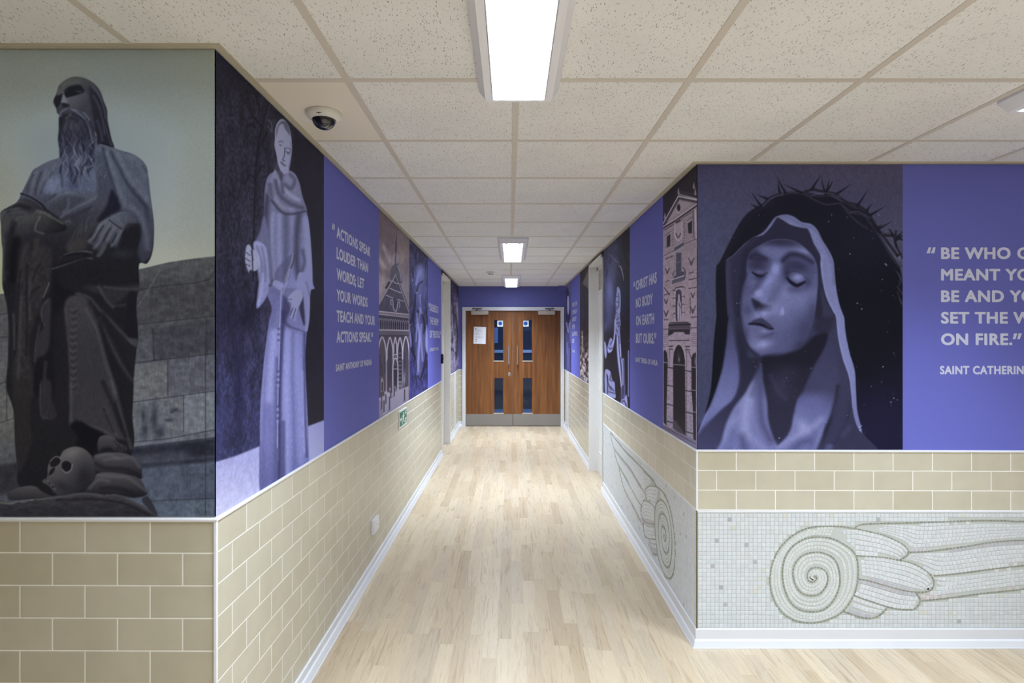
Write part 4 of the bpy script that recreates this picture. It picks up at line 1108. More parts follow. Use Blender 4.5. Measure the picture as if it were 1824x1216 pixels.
    # right mantle
    mant = c.poly(B([(930,0),(1040,20),(1180,60),(1270,110),(1310,180),(1335,300),(1375,480),(1390,640),(1385,800),(1370,950),(1330,1020),(1260,1060),(1230,960),(1270,800),(1250,680),(1170,590),(1100,570),(1070,500),(1040,420),(1000,300),(960,140)]), lg((190,262,(80,84,94)), (240,330,(74,78,90)), (262,400,(58,60,72)), (262,470,(46,47,58))), 2.5, 1, clip=bm_)
    for q, w, a in (([(1000,60),(1070,180),(1150,340),(1260,480),(1330,560)], 3, .75), ([(930,20),(970,180),(1020,340),(1060,470)], 2, .9), ([(1210,380),(1300,520),(1340,680)], 3, .5), ([(1290,180),(1320,230)], 2, .8)): c.line(B(q), w, (42,43,56), 4, a, bm_)
    for q, w, a in (([(1060,80),(1130,220),(1220,360),(1320,480)], 3.5, .6), ([(965,60),(1020,230),(1080,420),(1130,530)], 3, .55), ([(1240,300),(1310,430),(1360,540)], 2.5, .45), ([(1180,540),(1260,620),(1310,760),(1330,920)], 4, .5), ([(1150,90),(1250,140),(1300,250)], 5, .3)): c.line(B(q), w, (100,104,118), 6, a, bm_)
    c.poly(B([(1000,400),(1040,430),(1090,560),(1000,620),(900,680),(880,660),(960,540)]), (26,26,36), 4, .95, clip=bm_)
    c.poly(B([(1110,770),(1250,700),(1270,800),(1240,960),(1260,1060),(1000,1040),(940,960),(1080,880)]), (26,26,31), 5, .95, clip=bm_)
    c.blob(218, 452, 20, 8, (44,44,50), .7, clip=bm_)
    # right hand and forearm
    c.poly(B([(1000,640),(1060,605),(1140,585),(1210,610),(1245,660),(1240,690),(1150,700),(1110,760),(1100,700)]), lg((205,375,(84,88,98)), (235,395,(60,62,72))), 2.5, 1, clip=bm_)
    c.poly(B([(940,670),(1000,640),(1110,690),(1110,760),(1090,830),(1060,930),(1020,900),(1000,890),(950,860),(880,960),(870,1000),(900,990),(860,920),(800,865),(850,800),(890,710)]), lg((190,390,(80,83,92)), (190,450,(44,43,50))), 2.5, 1, clip=bm_)
    for q, w in (([(960,670),(890,730),(850,810),(800,860)], 2.4), ([(990,700),(930,790),(900,860),(850,920)], 2.4), ([(1040,730),(990,810),(960,870)], 2.6), ([(1090,760),(1050,850),(1010,900)], 2.4)):
        c.line(B(q), w, (98,100,108), 3, .6, bm_)
    for q in ([(930,720),(880,800),(850,860)], [(1000,740),(960,800),(930,870)], [(1050,790),(1010,870)], [(985,665),(1040,710),(1100,750)], [(1110,780),(1080,870),(1050,930)]): c.line(B(q), .9, (24,24,30), 1.8, .85, bm_)
    c.poly(B([(890,960),(930,870),(970,870),(940,950),(900,1000),(870,990)]), (66,66,72), 2, .9, clip=bm_)
    # left forearm, hand and stylus
    c.poly(B([(0,590),(90,560),(200,470),(330,500),(400,560),(440,620),(300,620),(180,620),(130,700),(60,760),(10,800)]), lg((20,370,(56,56,60)), (60,400,(38,37,42))), 3, 1, clip=bm_)
    c.line(B([(60,580),(160,540),(260,560)]), 3, (22,22,26), 5, .8, bm_); c.line(B([(120,600),(200,600),(300,620)]), 2.4, (74,74,80), 4, .5, bm_)
    c.poly(B([(150,640),(300,625),(370,640),(350,700),(330,760),(400,790),(380,800),(280,780),(200,820),(140,850),(125,760)]), lg((40,385,(66,66,66)), (50,420,(38,37,40))), 2.5, 1, clip=bm_)
    c.poly(B([(330,580),(400,590),(480,640),(560,680),(600,720),(590,760),(500,780),(400,790),(340,740),(370,650),(300,610)]), lg((75,375,(62,62,62)), (105,415,(24,23,26))), 2.5, 1, clip=bm_)
    for q in ([(360,640),(330,700),(320,760),(390,790)], [(400,600),(480,650),(570,700)], [(330,580),(380,600)]): c.line(B(q), 1.5, (96,95,92), 2.4, .6, bm_)
    c.blob(121, 396, 5, 4, (84,84,88), .9, clip=bm_); c.blob(121, 397, 2.2, 1.6, (26,26,30), .9, clip=bm_)
    c.line(B([(190,430),(290,470),(380,530),(405,565)]), 1.6, (28,28,40), 1.6, 1); c.line(B([(210,445),(300,490),(370,545)]), .5, (92,94,104), 1.2, .6)
    c.line(B([(400,560),(520,650)]), 1.2, (24,24,30), 1.6, .9, bm_)
    # pen and book edges in the lap
    for q in ([(550,1005),(640,960),(780,950)], [(470,1110),(640,1050),(760,1010),(830,1015)], [(780,950),(830,960)]): c.line(B(q), 1.1, (84,83,86), 2, .75, bm_)
    c.poly(B([(600,900),(700,830),(790,850),(760,930),(640,950)]), (58,54,54), 5, .7, clip=bm_); c.line(B([(560,1000),(700,970),(800,990),(700,1020),(500,1080)]), 2, (22,21,25), 3, .8, bm_)
    # left hanging cloth
    for q, w, col, a in (([(5,640),(60,580),(170,560)], 1.4, (84,82,80), .6), ([(20,860),(10,760),(60,680),(130,640)], 2.4, (64,62,62), .6), ([(40,860),(28,1000),(26,1200)], 2, (74,72,70), .5), ([(100,800),(80,960),(76,1150)], 3, (48,46,48), .7)): c.line(B(q), w, col, 3, a, bm_)
    for q, w, col, a in (([(60,650),(30,800),(20,1000),(20,1200)], 5, (60,58,56), .6), ([(130,700),(90,860),(70,1100)], 4, (24,23,26), .8), ([(240,900),(200,1050),(180,1210)], 5, (56,52,50), .7), ([(290,900),(260,1080),(240,1210)], 2, (30,28,32), .8), ([(330,860),(320,1000),(300,1210)], 5, (58,54,52), .6), ([(150,850),(120,1000),(110,1200)], 7, (18,17,20), .9)):
        c.line(B(q), w, col, 6, a, bm_)
    lr = c.poly(Cc([(150,280),(210,80),(330,0),(420,20),(420,300),(330,500),(240,800),(280,1216),(120,1216),(120,800),(130,560)]), (46,43,44), 6, .75, clip=bm_)
    c.grain(.22, 4, 6, 21, lr, 3)
    for q in ([(170,200),(150,420),(140,640),(125,900)], [(225,150),(220,400),(225,620),(215,900)], [(340,130),(300,200),(270,280)], [(330,330),(260,380),(240,470)]): c.line(Cc(q), 1.3, (24,22,26), 3, .85, bm_)
    c.line(Cc([(410,300),(390,350),(360,415)]), 1.1, (92,88,86), 1.6, .8, bm_)
    c.poly(Cc([(420,430),(350,490),(330,560),(370,650),(310,760),(290,960),(330,940),(400,860),(420,700)]), (44,42,46), 3, .95, clip=bm_)
    c.line(Cc([(400,440),(350,500),(350,600),(375,655)]), 1, (76,72,72), 2, .6, bm_); c.line(Cc([(330,650),(300,800),(285,950)]), 1.2, (66,62,62), 2.4, .6, bm_)
    c.poly(Cc([(440,200),(520,330),(640,380),(540,480),(460,650),(450,1216),(350,1216),(350,940),(410,850),(430,600)]), (21,20,24), 6, .9, clip=bm_)
    c.poly(Cc([(300,960),(360,930),(350,1216),(280,1216)]), (20,19,23), 4, .9, clip=bm_)
    for q, w, a in (([(60,600),(70,700),(62,860),(60,1000)], 1.2, .6), ([(180,420),(170,600),(165,800),(150,1100)], 2, .45), ([(250,260),(245,420),(250,600)], 2, .4), ([(110,560),(118,700),(118,850)], 1.4, .6), ([(380,960),(370,1100),(365,1216)], 3, .35)): c.line(Cc(q), w, (76,72,72), 3, a, bm_)
    # lap folds
    c.poly(Cc([(700,330),(820,320),(960,330),(1150,310),(1160,370),(1060,400),(940,480),(860,400),(760,370)]), (44,43,47), 5, .8, clip=bm_)
    for q, a in (([(820,330),(880,430),(940,500)], .7), ([(870,330),(1040,350),(1160,345)], .5), ([(940,490),(1050,480)], .4)): c.line(Cc(q), 1.8, (72,70,74), 3.5, a, bm_)
    c.poly(Cc([(1070,380),(1140,390),(1130,560),(1155,760),(1080,780),(1040,740),(1050,560)]), (25,24,30), 3, .95, clip=bm_)
    c.poly(Cc([(1060,760),(1155,770),(1150,830),(1110,825)]), (62,62,68), 2.5, .8, clip=bm_)
    c.poly(Cc([(880,540),(1000,690),(1110,820),(1130,850),(1105,1080),(1000,960),(900,780)]), (30,29,33), 4, .9, clip=bm_)
    # knee and shin cloth
    kn = c.poly(Cc([(540,470),(620,400),(720,430),(790,540),(850,760),(900,960),(980,1216)])+D([(960,200),(1010,380),(1060,480),(960,470),(740,365),(640,320),(590,365),(590,200)])+Cc([(580,960),(560,700)]), lg((0,525,(58,56,60)), (0,620,(48,47,51)), (0,760,(50,48,51))), 4, .98, clip=bm_)
    c.line(Cc([(640,385),(740,420),(830,520),(920,610),(1100,800)]), 2.2, (76,74,80), 4, .6, bm_)
    for q, w in (([(720,520),(780,640),(830,760),(880,960),(960,1200)], 2.5), ([(820,590),(900,760),(1000,960),(1100,1100)], 2.5), ([(545,520),(560,700),(585,950),(590,1216)], 1.4)): c.line(Cc(q), w, (78,76,82), 5, .5, bm_)
    for q, w in (([(750,470),(830,620),(880,800),(960,1000),(1060,1200)], 4), ([(860,560),(960,740),(1060,960),(1110,1080)], 4), ([(480,560),(460,700),(460,1000)], 4)): c.line(Cc(q), w, (27,26,31), 6, .8, bm_)
    em = c.poly(Cc([(570,500),(650,500),(640,800),(645,1216),(585,1216),(575,800)]), (54,50,51), 3, .6, clip=bm_)
    rn = random.Random(8)
    for i in range(24):
        yy = 510+i*29; q = [(585+rn.uniform(0, 15), yy), (610, yy+rn.uniform(5, 14)), (635, yy-4)]; c.line(Cc(q), .9, (26,25,29) if i % 2 else (80,76,76), 1.6, .6, bm_)
    for q, w in (([(600,10),(600,200),(600,330)], 2), ([(890,220),(930,350),(980,440)], 2.4), ([(940,0),(1000,180),(1060,400),(1110,560)], 3), ([(745,370),(860,400),(960,470)], 1.6)): c.line(D(q), w, (76,74,77), 4, .55, bm_)
    for q, w in (([(870,0),(940,160),(1010,330),(1060,460)], 3.5), ([(1010,60),(1070,260),(1110,460)], 3), ([(880,230),(920,330),(960,420)], 1.6)): c.line(D(q), w, (26,25,29), 4, .8, bm_)
    c.poly(D([(600,370),(680,340),(780,390),(880,450),(830,520),(830,580),(760,620),(640,540),(660,470)]), (17,16,20), 4, .98, clip=bm_)
    c.poly(D([(340,0),(430,0),(440,160),(480,290),(400,320),(340,280)]), (42,40,44), 3, .9, clip=bm_); c.line(D([(345,20),(340,150),(350,280),(400,305)]), 1, (64,61,63), 2, .6, bm_)
    c.poly(D([(120,0),(260,0),(250,300),(270,500),(200,700),(170,760),(130,700),(120,300)]), (38,35,36), 5, .85, clip=bm_)
    c.grain(.10, 3.2, 7, 31, bm_, 3); c.grain(.06, 1.5, 1.5, 33, bm_, 2)
    # foot
    c.poly(D([(840,470),(900,450),(960,470),(1000,510),(1060,540),(1078,570),(1050,590),(980,590),(940,560),(880,560),(835,590),(825,540)]), lg((0,775,(70,67,68)), (0,803,(40,38,42))), 1.5)
    for q in ([(960,500),(1000,540),(985,580)], [(1010,530),(1020,575)], [(1040,545),(1050,580)], [(860,560),(920,545),(960,580)]): c.line(D(q), .8, (30,28,32), 1.5, .8)
    # ground, rocks
    g = c.poly(D([(-20,1010),(100,1030),(200,1000),(280,1000),(430,975),(560,950),(740,940),(880,950),(1020,960),(1120,1010),(1220,1060),(1320,1130),(1340,1200),(-20,1200)]), lg((0,885,(50,48,50)), (0,915,(38,37,41))), 2)
    c.grain(.25, 9, 4, 41, g, 3)
    c.line(D([(-20,1015),(90,1030),(150,1005),(200,1015),(260,990),(340,990),(430,975)]), 1.6, (98,96,92), 2, .75); c.line(D([(430,985),(600,955),(760,945),(860,965)]), 2.4, (72,70,72), 3, .8); c.line(D([(900,960),(1020,965),(1150,1030),(1310,1120)]), 2, (66,64,68), 2.5, .8)
    c.line(D([(480,1000),(700,990),(900,1000),(1080,1040),(1260,1130)]), 1.6, (22,21,26), 3, .7)
    c.poly(D([(60,950),(110,910),(220,880),(300,885),(360,930),(430,970),(300,990),(200,1000),(90,1000)]), lg((0,865,(70,67,66)), (0,888,(40,38,42))), 2)
    for pts in ([(800,620),(900,600),(1040,600),(1130,640),(1190,700),(1200,790),(1180,820),(1060,790),(900,770),(810,750),(800,680)], [(820,780),(940,765),(1100,790),(1180,820),(1240,920),(1230,960),(1120,980),(980,950),(850,940),(730,930),(730,900)]):
        y0 = pts[0][1]; c.poly(D(pts), lg((0, 680+.2105*(y0-20), (70,68,72)), (0, 680+.2105*(y0+90), (50,48,53)), (0, 680+.2105*(y0+180), (28,27,31))), 2)
    for q in ([(830,630),(920,610),(1000,650),(1110,640),(1180,720)], [(830,790),(960,800),(1080,810),(1180,880),(1235,920)], [(880,660),(1000,640)], [(760,900),(830,830),(920,840)]): c.line(D(q), 2, (92,90,94), 4, .5)
    for q in ([(810,690),(900,730),(1060,740),(1190,800)], [(860,900),(1000,900),(1120,940)]): c.line(D(q), 3, (24,23,28), 5, .7)
    c.poly(D([(1200,1000),(1250,970),(1310,1060),(1330,1130),(1260,1080)]), (40,40,46), 2, .9)
    # skull
    sk = c.poly(D([(500,640),(540,580),(620,548),(700,560),(770,620),(800,700),(800,820),(720,900),(620,940),(540,960),(480,950),(440,880),(370,845),(365,830),(400,800),(405,720),(430,670)]), lg((110,790,(92,88,87)), (135,835,(62,60,62)), (160,870,(30,29,33))), 1.8)
    c.blob(128, 806, 16, 8, (104,100,98), .6, -25, sk); c.blob(150, 850, 14, 24, (30,29,33), .8, 0, sk); c.blob(110, 865, 16, 8, (34,32,36), .7, 20, sk)
    c.poly(D([(425,670),(470,635),(505,645),(508,680),(470,715),(430,715)]), (24,22,26), 1.4); c.poly(D([(525,690),(560,668),(600,690),(600,735),(565,760),(530,745)]), (22,21,25), 1.4)
    c.line(D([(425,670),(470,632),(512,645)]), .9, (112,108,104), 1.5, .8); c.line(D([(528,740),(560,768),(600,745),(612,700)]), 1, (108,104,100), 1.6, .8)
    c.poly(D([(430,740),(465,725),(450,770),(412,790)]), (26,24,28), 1.2)
    for i in range(6): c.line(D([(385+i*14, 815+i*17), (400+i*14, 835+i*15)]), .8, (96,92,90) if i % 2 else (30,28,30), 1.2, .9)
    c.line(D([(365,845),(420,880),(460,930)]), 1.2, (90,86,84), 1.6, .6)
    # ---- head
    hd = c.poly(A([(80,290),(95,255),(110,215),(125,165),(180,115),(250,85),(330,88),(400,115),(460,160),(500,215),(530,300),(560,380),(565,470),(580,550),(600,640),(625,720),(560,705),(500,690),(470,690),(440,560),(200,420),(120,420),(100,370),(75,320)]), lg((110,140,(68,68,64)), (125,175,(54,54,58)), (160,235,(36,36,44))), 1.5)
    c.poly(A([(180,270),(260,250),(340,220),(390,250),(420,330),(400,400),(330,390),(240,370),(180,350),(140,330)]), lg((115,170,(84,85,90)), (145,195,(54,54,60))), 3, 1, clip=hd)
    c.poly(A([(175,200),(240,165),(310,155),(345,190),(350,225),(300,245),(230,265),(190,270),(175,240)]), (25,25,31), 2.2, 1, clip=hd)
    c.poly(A([(80,280),(120,240),(160,232),(155,300),(110,360),(90,330)]), (26,26,32), 2, 1, clip=hd)
    c.line(A([(110,225),(170,195),(180,150),(300,135)]), 3.5, (82,82,80), 5, .5, hd); c.line(A([(120,245),(165,225)]), 1.5, (100,100,98), 2, .5, hd)
    c.poly(A([(165,240),(185,270),(200,330),(150,335),(145,310)]), (100,102,106), 2, .9, clip=hd); c.poly(A([(145,322),(190,322),(225,345),(190,360),(160,355)]), (24,24,30), 2, .9, clip=hd)
    c.line(A([(290,215),(330,222)]), 1.2, (60,60,66), 2, .7, hd)
    c.poly(A([(400,180),(440,200),(500,320),(530,440),(570,600),(600,700),(500,680),(450,560),(430,400),(410,300)]), (32,31,39), 4, .8, clip=hd)
    for q in ([(430,170),(480,240),(520,340),(545,460),(560,560),(600,700)], [(440,260),(490,360),(520,470),(540,600)], [(470,480),(500,560),(520,660)]): c.line(A(q), 1.6, (74,74,86), 2.6, .5, hd)
    for q in ([(455,230),(510,340),(530,450)], [(540,470),(570,560),(590,650)], [(520,680),(600,712)]): c.line(A(q), 1, (20,20,26), 2, .7, hd)
    # beard
    bd = c.poly(A([(110,375),(150,370),(200,365),(260,370),(330,400),(400,400),(430,440),(450,540),(460,640),(450,740),(455,830),(440,900),(400,950),(410,1010),(370,1020),(330,980),(320,1050),(280,1090),(240,1060),(200,1000),(165,900),(150,840),(130,800),(125,720),(115,640),(125,560),(125,470),(130,430)]), lg((130,200,(52,52,60)), (125,250,(50,51,62)), (135,300,(64,67,84)), (140,330,(62,66,86))), 2)
    c.poly(A([(130,430),(200,420),(250,450),(300,470),(280,520),(200,500),(140,560),(125,500)]), (26,26,34), 4, .75, clip=bd)
    c.poly(A([(190,470),(240,470),(290,500),(300,560),(240,560),(180,570),(160,540)]), (60,60,68), 4, .8, clip=bd); c.line(A([(190,460),(230,430)]), 1.2, (84,80,80), 2, .8, bd)
    rn = random.Random(11)
    for i in range(64):
        sx = 135+rn.random()*300; sy = 440+rn.random()*430; L = rn.uniform(110, 210); ph = rn.random()*6; am = rn.uniform(8, 18); dr = rn.uniform(-12, 22)
        q = [(sx+am*math.sin(ph+k*.75)+dr*k/10, sy+L*k/10) for k in range(11)]
        light = i % 2 == 0; up = min(1, max(.45, (sy-380)/300))
        c.line(A(q), [.3, .9, 1.3, 1.5, 1.6, 1.6, 1.5, 1.3, 1.1, .8, .3], tuple(v*up for v in (98,101,118)) if light else (30,31,42), 1.8, .6, bd)
    for q in ([(230,370),(300,410),(360,470),(400,560),(430,680)], [(200,370),(150,400),(140,440)], [(260,380),(340,400),(400,470)], [(165,870),(200,930),(190,990),(230,1060)], [(300,840),(260,920),(300,1000),(310,1070)], [(400,800),(430,880),(360,920),(400,1010)], [(340,930),(370,1000),(400,1010)]):
        c.line(A(q), 1.5, (104,107,122), 2.2, .6, bd)
    for q in ([(250,420),(330,460),(380,520),(400,640)], [(140,460),(130,560),(140,660)], [(130,700),(160,740),(140,800)], [(270,900),(290,960),(260,1040)], [(380,860),(340,900),(330,960)]): c.line(A(q), 1.6, (24,25,34), 2.6, .7, bd)
    c.line(A([(140,900),(150,980),(155,1070)]), 2, (56,60,76), 2.5, .9); c.line(A([(150,880),(135,950)]), 1.5, (30,32,46), 2, .8)
    c.grain(.05, 1.2, 1.2, 77, None, 2)
    return c.out()
def lerp_(a, b, t): return a+(b-a)*t
def paint_woman(x, y):
    c = Cv(x, y); E = fr(1230, 280, .2303); G = fr(1230, 540, .2303)
    c.fill(lg((1420, 290, (57, 54, 72)), (1420, 400, (62, 62, 84)), (1300, 560, (66, 68, 92)), (1290, 800, (60, 64, 92))))
    c.blob(1500, 300, 130, 40, (68, 62, 78), .6); c.blob(1590, 470, 30, 80, (74, 70, 86), .7); c.blob(1262, 500, 26, 120, (66, 69, 96), .6); c.blob(1250, 300, 40, 40, (56, 50, 70), .6)
    c.grain(.07, 5, 7, 3, None, 3); c.grain(.07, 1.3, 2.2, 5, None, 2)
    # outer dark mantle
    V = E([(230,800),(330,600),(400,480),(470,410),(560,360),(650,310),(740,280),(860,280),(960,290),(1080,300),(1180,350),(1280,385),(1370,440),(1430,530),(1480,640),(1560,760),(1620,860),(1650,1000)])+[(1625,560),(1625,820)]+[(1300,820)]+G([(60,1216),(20,1060),(100,880),(150,700),(165,560),(180,300),(200,100)])+E([(200,1216),(195,1000),(200,850)])
    mant = c.poly(V, lg((1300, 400, (24,23,33)), (1500, 400, (21,21,31)), (1600, 600, (16,16,26)), (1560, 800, (26,25,50))), 1.6)
    c.blob(1560, 760, 60, 60, (30, 28, 58), .7, clip=mant); c.blob(1540, 430, 50, 60, (27, 28, 42), .5, clip=mant)
    c.line(E([(210,850),(260,750),(380,560),(470,440),(640,350)]), 3, (30,29,40), 7, .6, mant)
    K = (24, 22, 30)
    rn = random.Random(4)
    def branch(q, w=1.5, col=K, a=1): c.line(E(q), w, col, 1.3, a)
    branch([(560,370),(620,310),(700,285),(800,275),(900,280),(1000,300),(1100,290),(1180,330),(1250,380),(1330,400)], 2.2, (36,33,44)); branch([(700,280),(800,270),(880,285),(960,330),(1050,365),(1160,360),(1210,420),(1290,500),(1400,570)], 1.6, (48,44,56), .7)
    branch([(870,275),(940,250),(1020,265),(1120,285),(1200,345),(1290,370),(1370,430),(1440,540),(1520,650),(1600,760)], 2.4, (34,31,40)); branch([(1180,380),(1260,430),(1340,450),(1400,520),(1480,640),(1560,780),(1620,850)], 1.8, (44,41,54), .8)
    branch([(1370,440),(1440,550),(1500,600),(1570,610),(1645,640)], 1.8, K); branch([(1480,590),(1560,595),(1645,610)], 1.6, (50,46,58)); branch([(1590,570),(1580,660),(1620,740),(1640,780)], 1.8, (34,31,42)); branch([(1540,560),(1570,610),(1600,700)], 1.3)
    for (b, t) in (((735,275),(668,150)), ((690,270),(678,180)), ((860,275),(720,208)), ((940,245),(1010,140)), ((1045,285),(1012,160)), ((1050,280),(1075,175)), ((1060,250),(1100,185)), ((1120,290),(1240,208)), ((1290,375),(1368,258)), ((1360,420),(1405,358)), ((1385,450),(1508,378)), ((1450,555),(1558,498)), ((545,375),(472,270)), ((590,320),(515,288)), ((520,390),(462,360)), ((1560,600),(1540,560)), ((1600,620),(1640,570)), ((1590,640),(1645,600)), ((1430,550),(1480,520)), ((1440,560),(1500,620)), ((1600,760),(1645,740)), ((1380,560),(1430,520))):
        c.line(E([b, ((b[0]+t[0])/2+rn.uniform(-4, 4), (b[1]+t[1])/2), t]), [2.4, 1.2, .2], K, 1.2, 1)
    for q in ([(560,380),(640,310),(720,290)], [(930,300),(1000,280),(1080,280),(1160,310)], [(1230,430),(1300,420),(1390,470)], [(1590,880),(1620,930),(1615,990)], [(1600,1040),(1630,1130)]): branch(q, .8, (96,92,106), .45)
    for q in ([(1600,800),(1640,850)], [(1610,900),(1645,980)], [(1600,1000),(1640,1060)], [(1620,1100),(1645,1150)]): branch(q, 1.4, (58,54,70), .7)
    c.blob(1602, 459, 2.5, 3, (92,92,110), .8)
    # inner white veil: shadowed inside
    inn = c.poly(E([(275,800),(330,760),(400,680),(470,640),(560,590),(620,530),(665,475),(720,500),(840,540),(905,550),(940,640),(1010,750),(1010,850),(1040,1000),(1060,1100),(1110,1216)])+G([(1130,100),(1140,260),(1180,420),(1220,540),(1240,700),(1260,850),(1330,1000),(1380,1216),(60,1216),(60,1000),(160,780),(240,540),(280,300),(285,180),(300,100)])+E([(285,1216),(275,1000)]), lg((1290, 430, (44,43,62)), (1330, 600, (52,53,78)), (1300, 800, (52,52,80))), 1.8)
    c.poly(E([(520,620),(620,530),(665,480),(760,520),(900,560),(960,700),(1000,800),(1000,1000),(1020,1216),(960,1216),(960,900),(900,720),(760,640),(640,650),(520,700),(450,760),(430,700)]), (37,36,54), 4, .95, clip=inn)
    c.poly(E([(330,800),(440,740),(440,900),(400,1000),(390,1216),(340,1216),(300,1000)]), (40,40,60), 5, .7, clip=inn); c.line(E([(290,820),(290,1000),(310,1216)]), 4, (58,57,84), 6, .6, inn)
    c.poly(E([(985,800),(1010,900),(1035,1050),(1070,1150),(1120,1216),(1000,1216),(990,1000)])+G([(1120,60),(1060,240),(960,200),(985,60)]), (38,37,56), 6, .8, clip=inn)
    c.poly(E([(400,760),(450,740),(430,900),(395,1040),(385,1216),(345,1216),(350,1000)])+G([(350,60),(400,240),(440,380),(390,420),(350,200)]), (34,33,50), 6, .75, clip=inn)
    # ---- face
    fc = c.poly(E([(440,800),(470,730),(540,680),(620,645),(700,635),(800,650),(880,700),(940,760),(975,830),(985,950),(978,1050),(968,1150)])+G([(955,90),(940,160),(900,260),(820,350),(700,400),(590,418),(510,390),(450,330),(415,240),(395,150),(385,60)])+E([(385,1216),(385,1120),(400,1020),(430,920)]),
                lg((1320, 480, (88,90,126)), (1400, 470, (98,101,140)), (1440, 520, (88,90,128)), (1460, 600, (66,68,102))), 2.5)
    B = lambda px, py, rx, ry, col, a, rot=0, m=fc: c.blob(1230+px*.2303, 280+py*.2303, rx*.2303, ry*.2303, col, a, rot, m)
    L_ = lambda px, py, rx, ry, col, a, rot=0, m=fc: c.blob(1230+px*.2303, 540+py*.2303, rx*.2303, ry*.2303, col, a, rot, m)
    # forehead
    B(700,690,170,80,(92,94,132),.6,10); B(880,740,80,50,(128,132,174),.8,30); B(680,800,60,70,(112,116,158),.7); B(570,720,60,45,(106,108,148),.6,-20); B(480,720,60,60,(44,43,64),.8); B(720,640,200,30,(46,46,68),.7)
    # eye sockets
    B(520,830,95,70,(50,50,76),.85); B(520,790,80,22,(38,37,58),.8,8); B(540,870,70,30,(64,64,92),.6)
    B(820,830,130,60,(50,50,76),.85,12); B(820,930,95,70,(56,56,84),.8); B(900,1000,60,50,(58,58,88),.7)
    c.line(E([(720,790),(780,755),(860,765),(940,810)]), 3.2, (36,35,56), 6, .7, fc); c.line(E([(450,770),(510,755),(580,785)]), 2.6, (40,39,60), 5, .7, fc)
    B(830,930,50,36,(116,120,164),.85,5); B(790,900,45,22,(70,71,104),.7)
    c.line(E([(745,930),(775,965),(820,990),(860,975),(885,960)]), [1.2,2.4,2.6,2,.8], (22,20,36), 2.2, .95, fc)
    c.line(E([(770,985),(820,1005),(880,990)]), 1.2, (96,98,136), 2.4, .55, fc); B(815,1025,80,24,(40,40,62),.75,0)
    c.line(E([(735,900),(790,880),(860,900),(900,940)]), .8, (36,35,54), 2, .6, fc)
    B(540,885,45,18,(84,86,120),.8,8); c.line(E([(480,890),(520,915),(560,915),(590,895)]), [.8,2,2,.8], (26,25,40), 2.2, .9, fc); B(540,935,60,16,(44,44,66),.6)
    # nose
    c.poly(E([(640,820),(690,830),(680,900),(640,980),(600,1040),(620,1110),(600,1130),(520,1110),(480,1080),(500,1030),(560,950),(600,880)]), (112,116,162), 7, .75, clip=fc)
    B(655,860,26,36,(142,147,194),.9,15); B(600,960,24,60,(124,129,176),.8,35); B(520,1050,36,26,(150,154,200),.9); B(590,1040,30,40,(104,107,150),.6)
    c.line(E([(735,880),(720,950),(690,1010),(650,1060),(640,1120)]), 3.5, (66,67,100), 9, .55, fc); c.line(E([(560,900),(520,980),(480,1040)]), 3, (50,50,78), 8, .7, fc)
    c.poly(E([(470,1095),(520,1110),(560,1135),(630,1150),(620,1190),(560,1200),(500,1180)]), (28,26,42), 4, .95, clip=fc); B(620,1110,26,30,(72,74,108),.7)
    # cheeks
    B(850,1110,170,110,(112,116,160),.75,-10); B(940,1060,60,60,(104,108,150),.5); B(730,1050,40,80,(118,122,166),.6); B(700,1190,70,60,(122,126,170),.7); B(430,1020,50,100,(70,71,104),.8); B(440,1180,50,60,(62,63,94),.8)
    L_(800,120,170,90,(92,95,136),.6); L_(560,80,70,36,(138,142,188),.85,-20); L_(640,30,60,60,(120,124,168),.6); L_(890,200,90,110,(56,57,86),.75,20); L_(950,80,50,120,(58,59,88),.7)
    c.line(G([(520,50),(530,80),(545,100)]), 2, (92,94,130), 5, .6, fc)
    # mouth
    c.poly(G([(455,160),(480,135),(520,118),(555,115),(580,135),(620,165),(640,195),(600,200),(560,175),(500,165)]), (54,52,78), 2.6, .95, clip=fc)
    c.line(G([(455,160),(500,160),(555,170),(600,195),(640,198)]), [1.6,2,2.4,2,.8], (20,18,32), 2.2, .95, fc)
    c.poly(G([(480,180),(550,185),(610,205),(610,230),(560,240),(510,220)]), (92,93,130), 4, .9, clip=fc); L_(570,215,34,14,(122,125,168),.7,10); L_(620,240,40,14,(58,58,86),.6,-20); L_(560,262,60,14,(64,65,94),.6)
    L_(560,320,80,36,(140,144,190),.9,-5); L_(500,290,40,40,(108,111,152),.6); L_(680,340,100,40,(82,84,122),.7,-15); L_(760,300,100,60,(74,76,112),.5); L_(430,230,26,80,(64,65,96),.7); L_(620,405,130,18,(44,44,68),.7,-8); L_(850,330,70,40,(40,40,62),.7,-40)
    # tear
    c.line(E([(712,1165),(714,1216)])+G([(712,30)]), .7, (150,154,196), 1.2, .7); c.line(G([(710,40),(696,75),(700,95),(716,95),(722,75),(712,40)]), .7, (150,154,198), 1.1, .8); c.blob(1393.5, 559, 1.2, 2.4, (176,182,216), .8); c.blob(1394, 561.5, 2.4, 1.6, (60,60,90), .5)
    # deepen the sockets, brows and hairline
    B(700,660,220,40,(38,37,56),.75,4); B(830,850,110,46,(40,39,60),.6,14); B(745,890,30,60,(40,39,60),.7); B(510,835,80,40,(40,39,60),.65,6); B(960,720,50,70,(44,43,66),.6,30); B(935,880,40,70,(70,72,106),.6)
    B(830,925,40,26,(124,128,172),.8,5); B(540,885,36,13,(82,84,118),.7,8); B(905,960,30,40,(50,50,76),.6)
    c.line(E([(745,930),(775,965),(820,992),(860,978),(888,962)]), [1.2,2.6,3,2.4,1], (20,18,32), 2.4, .9, fc); c.line(E([(480,890),(520,915),(560,917),(590,897)]), [1,2.2,2.2,1], (24,23,38), 2.4, .9, fc)
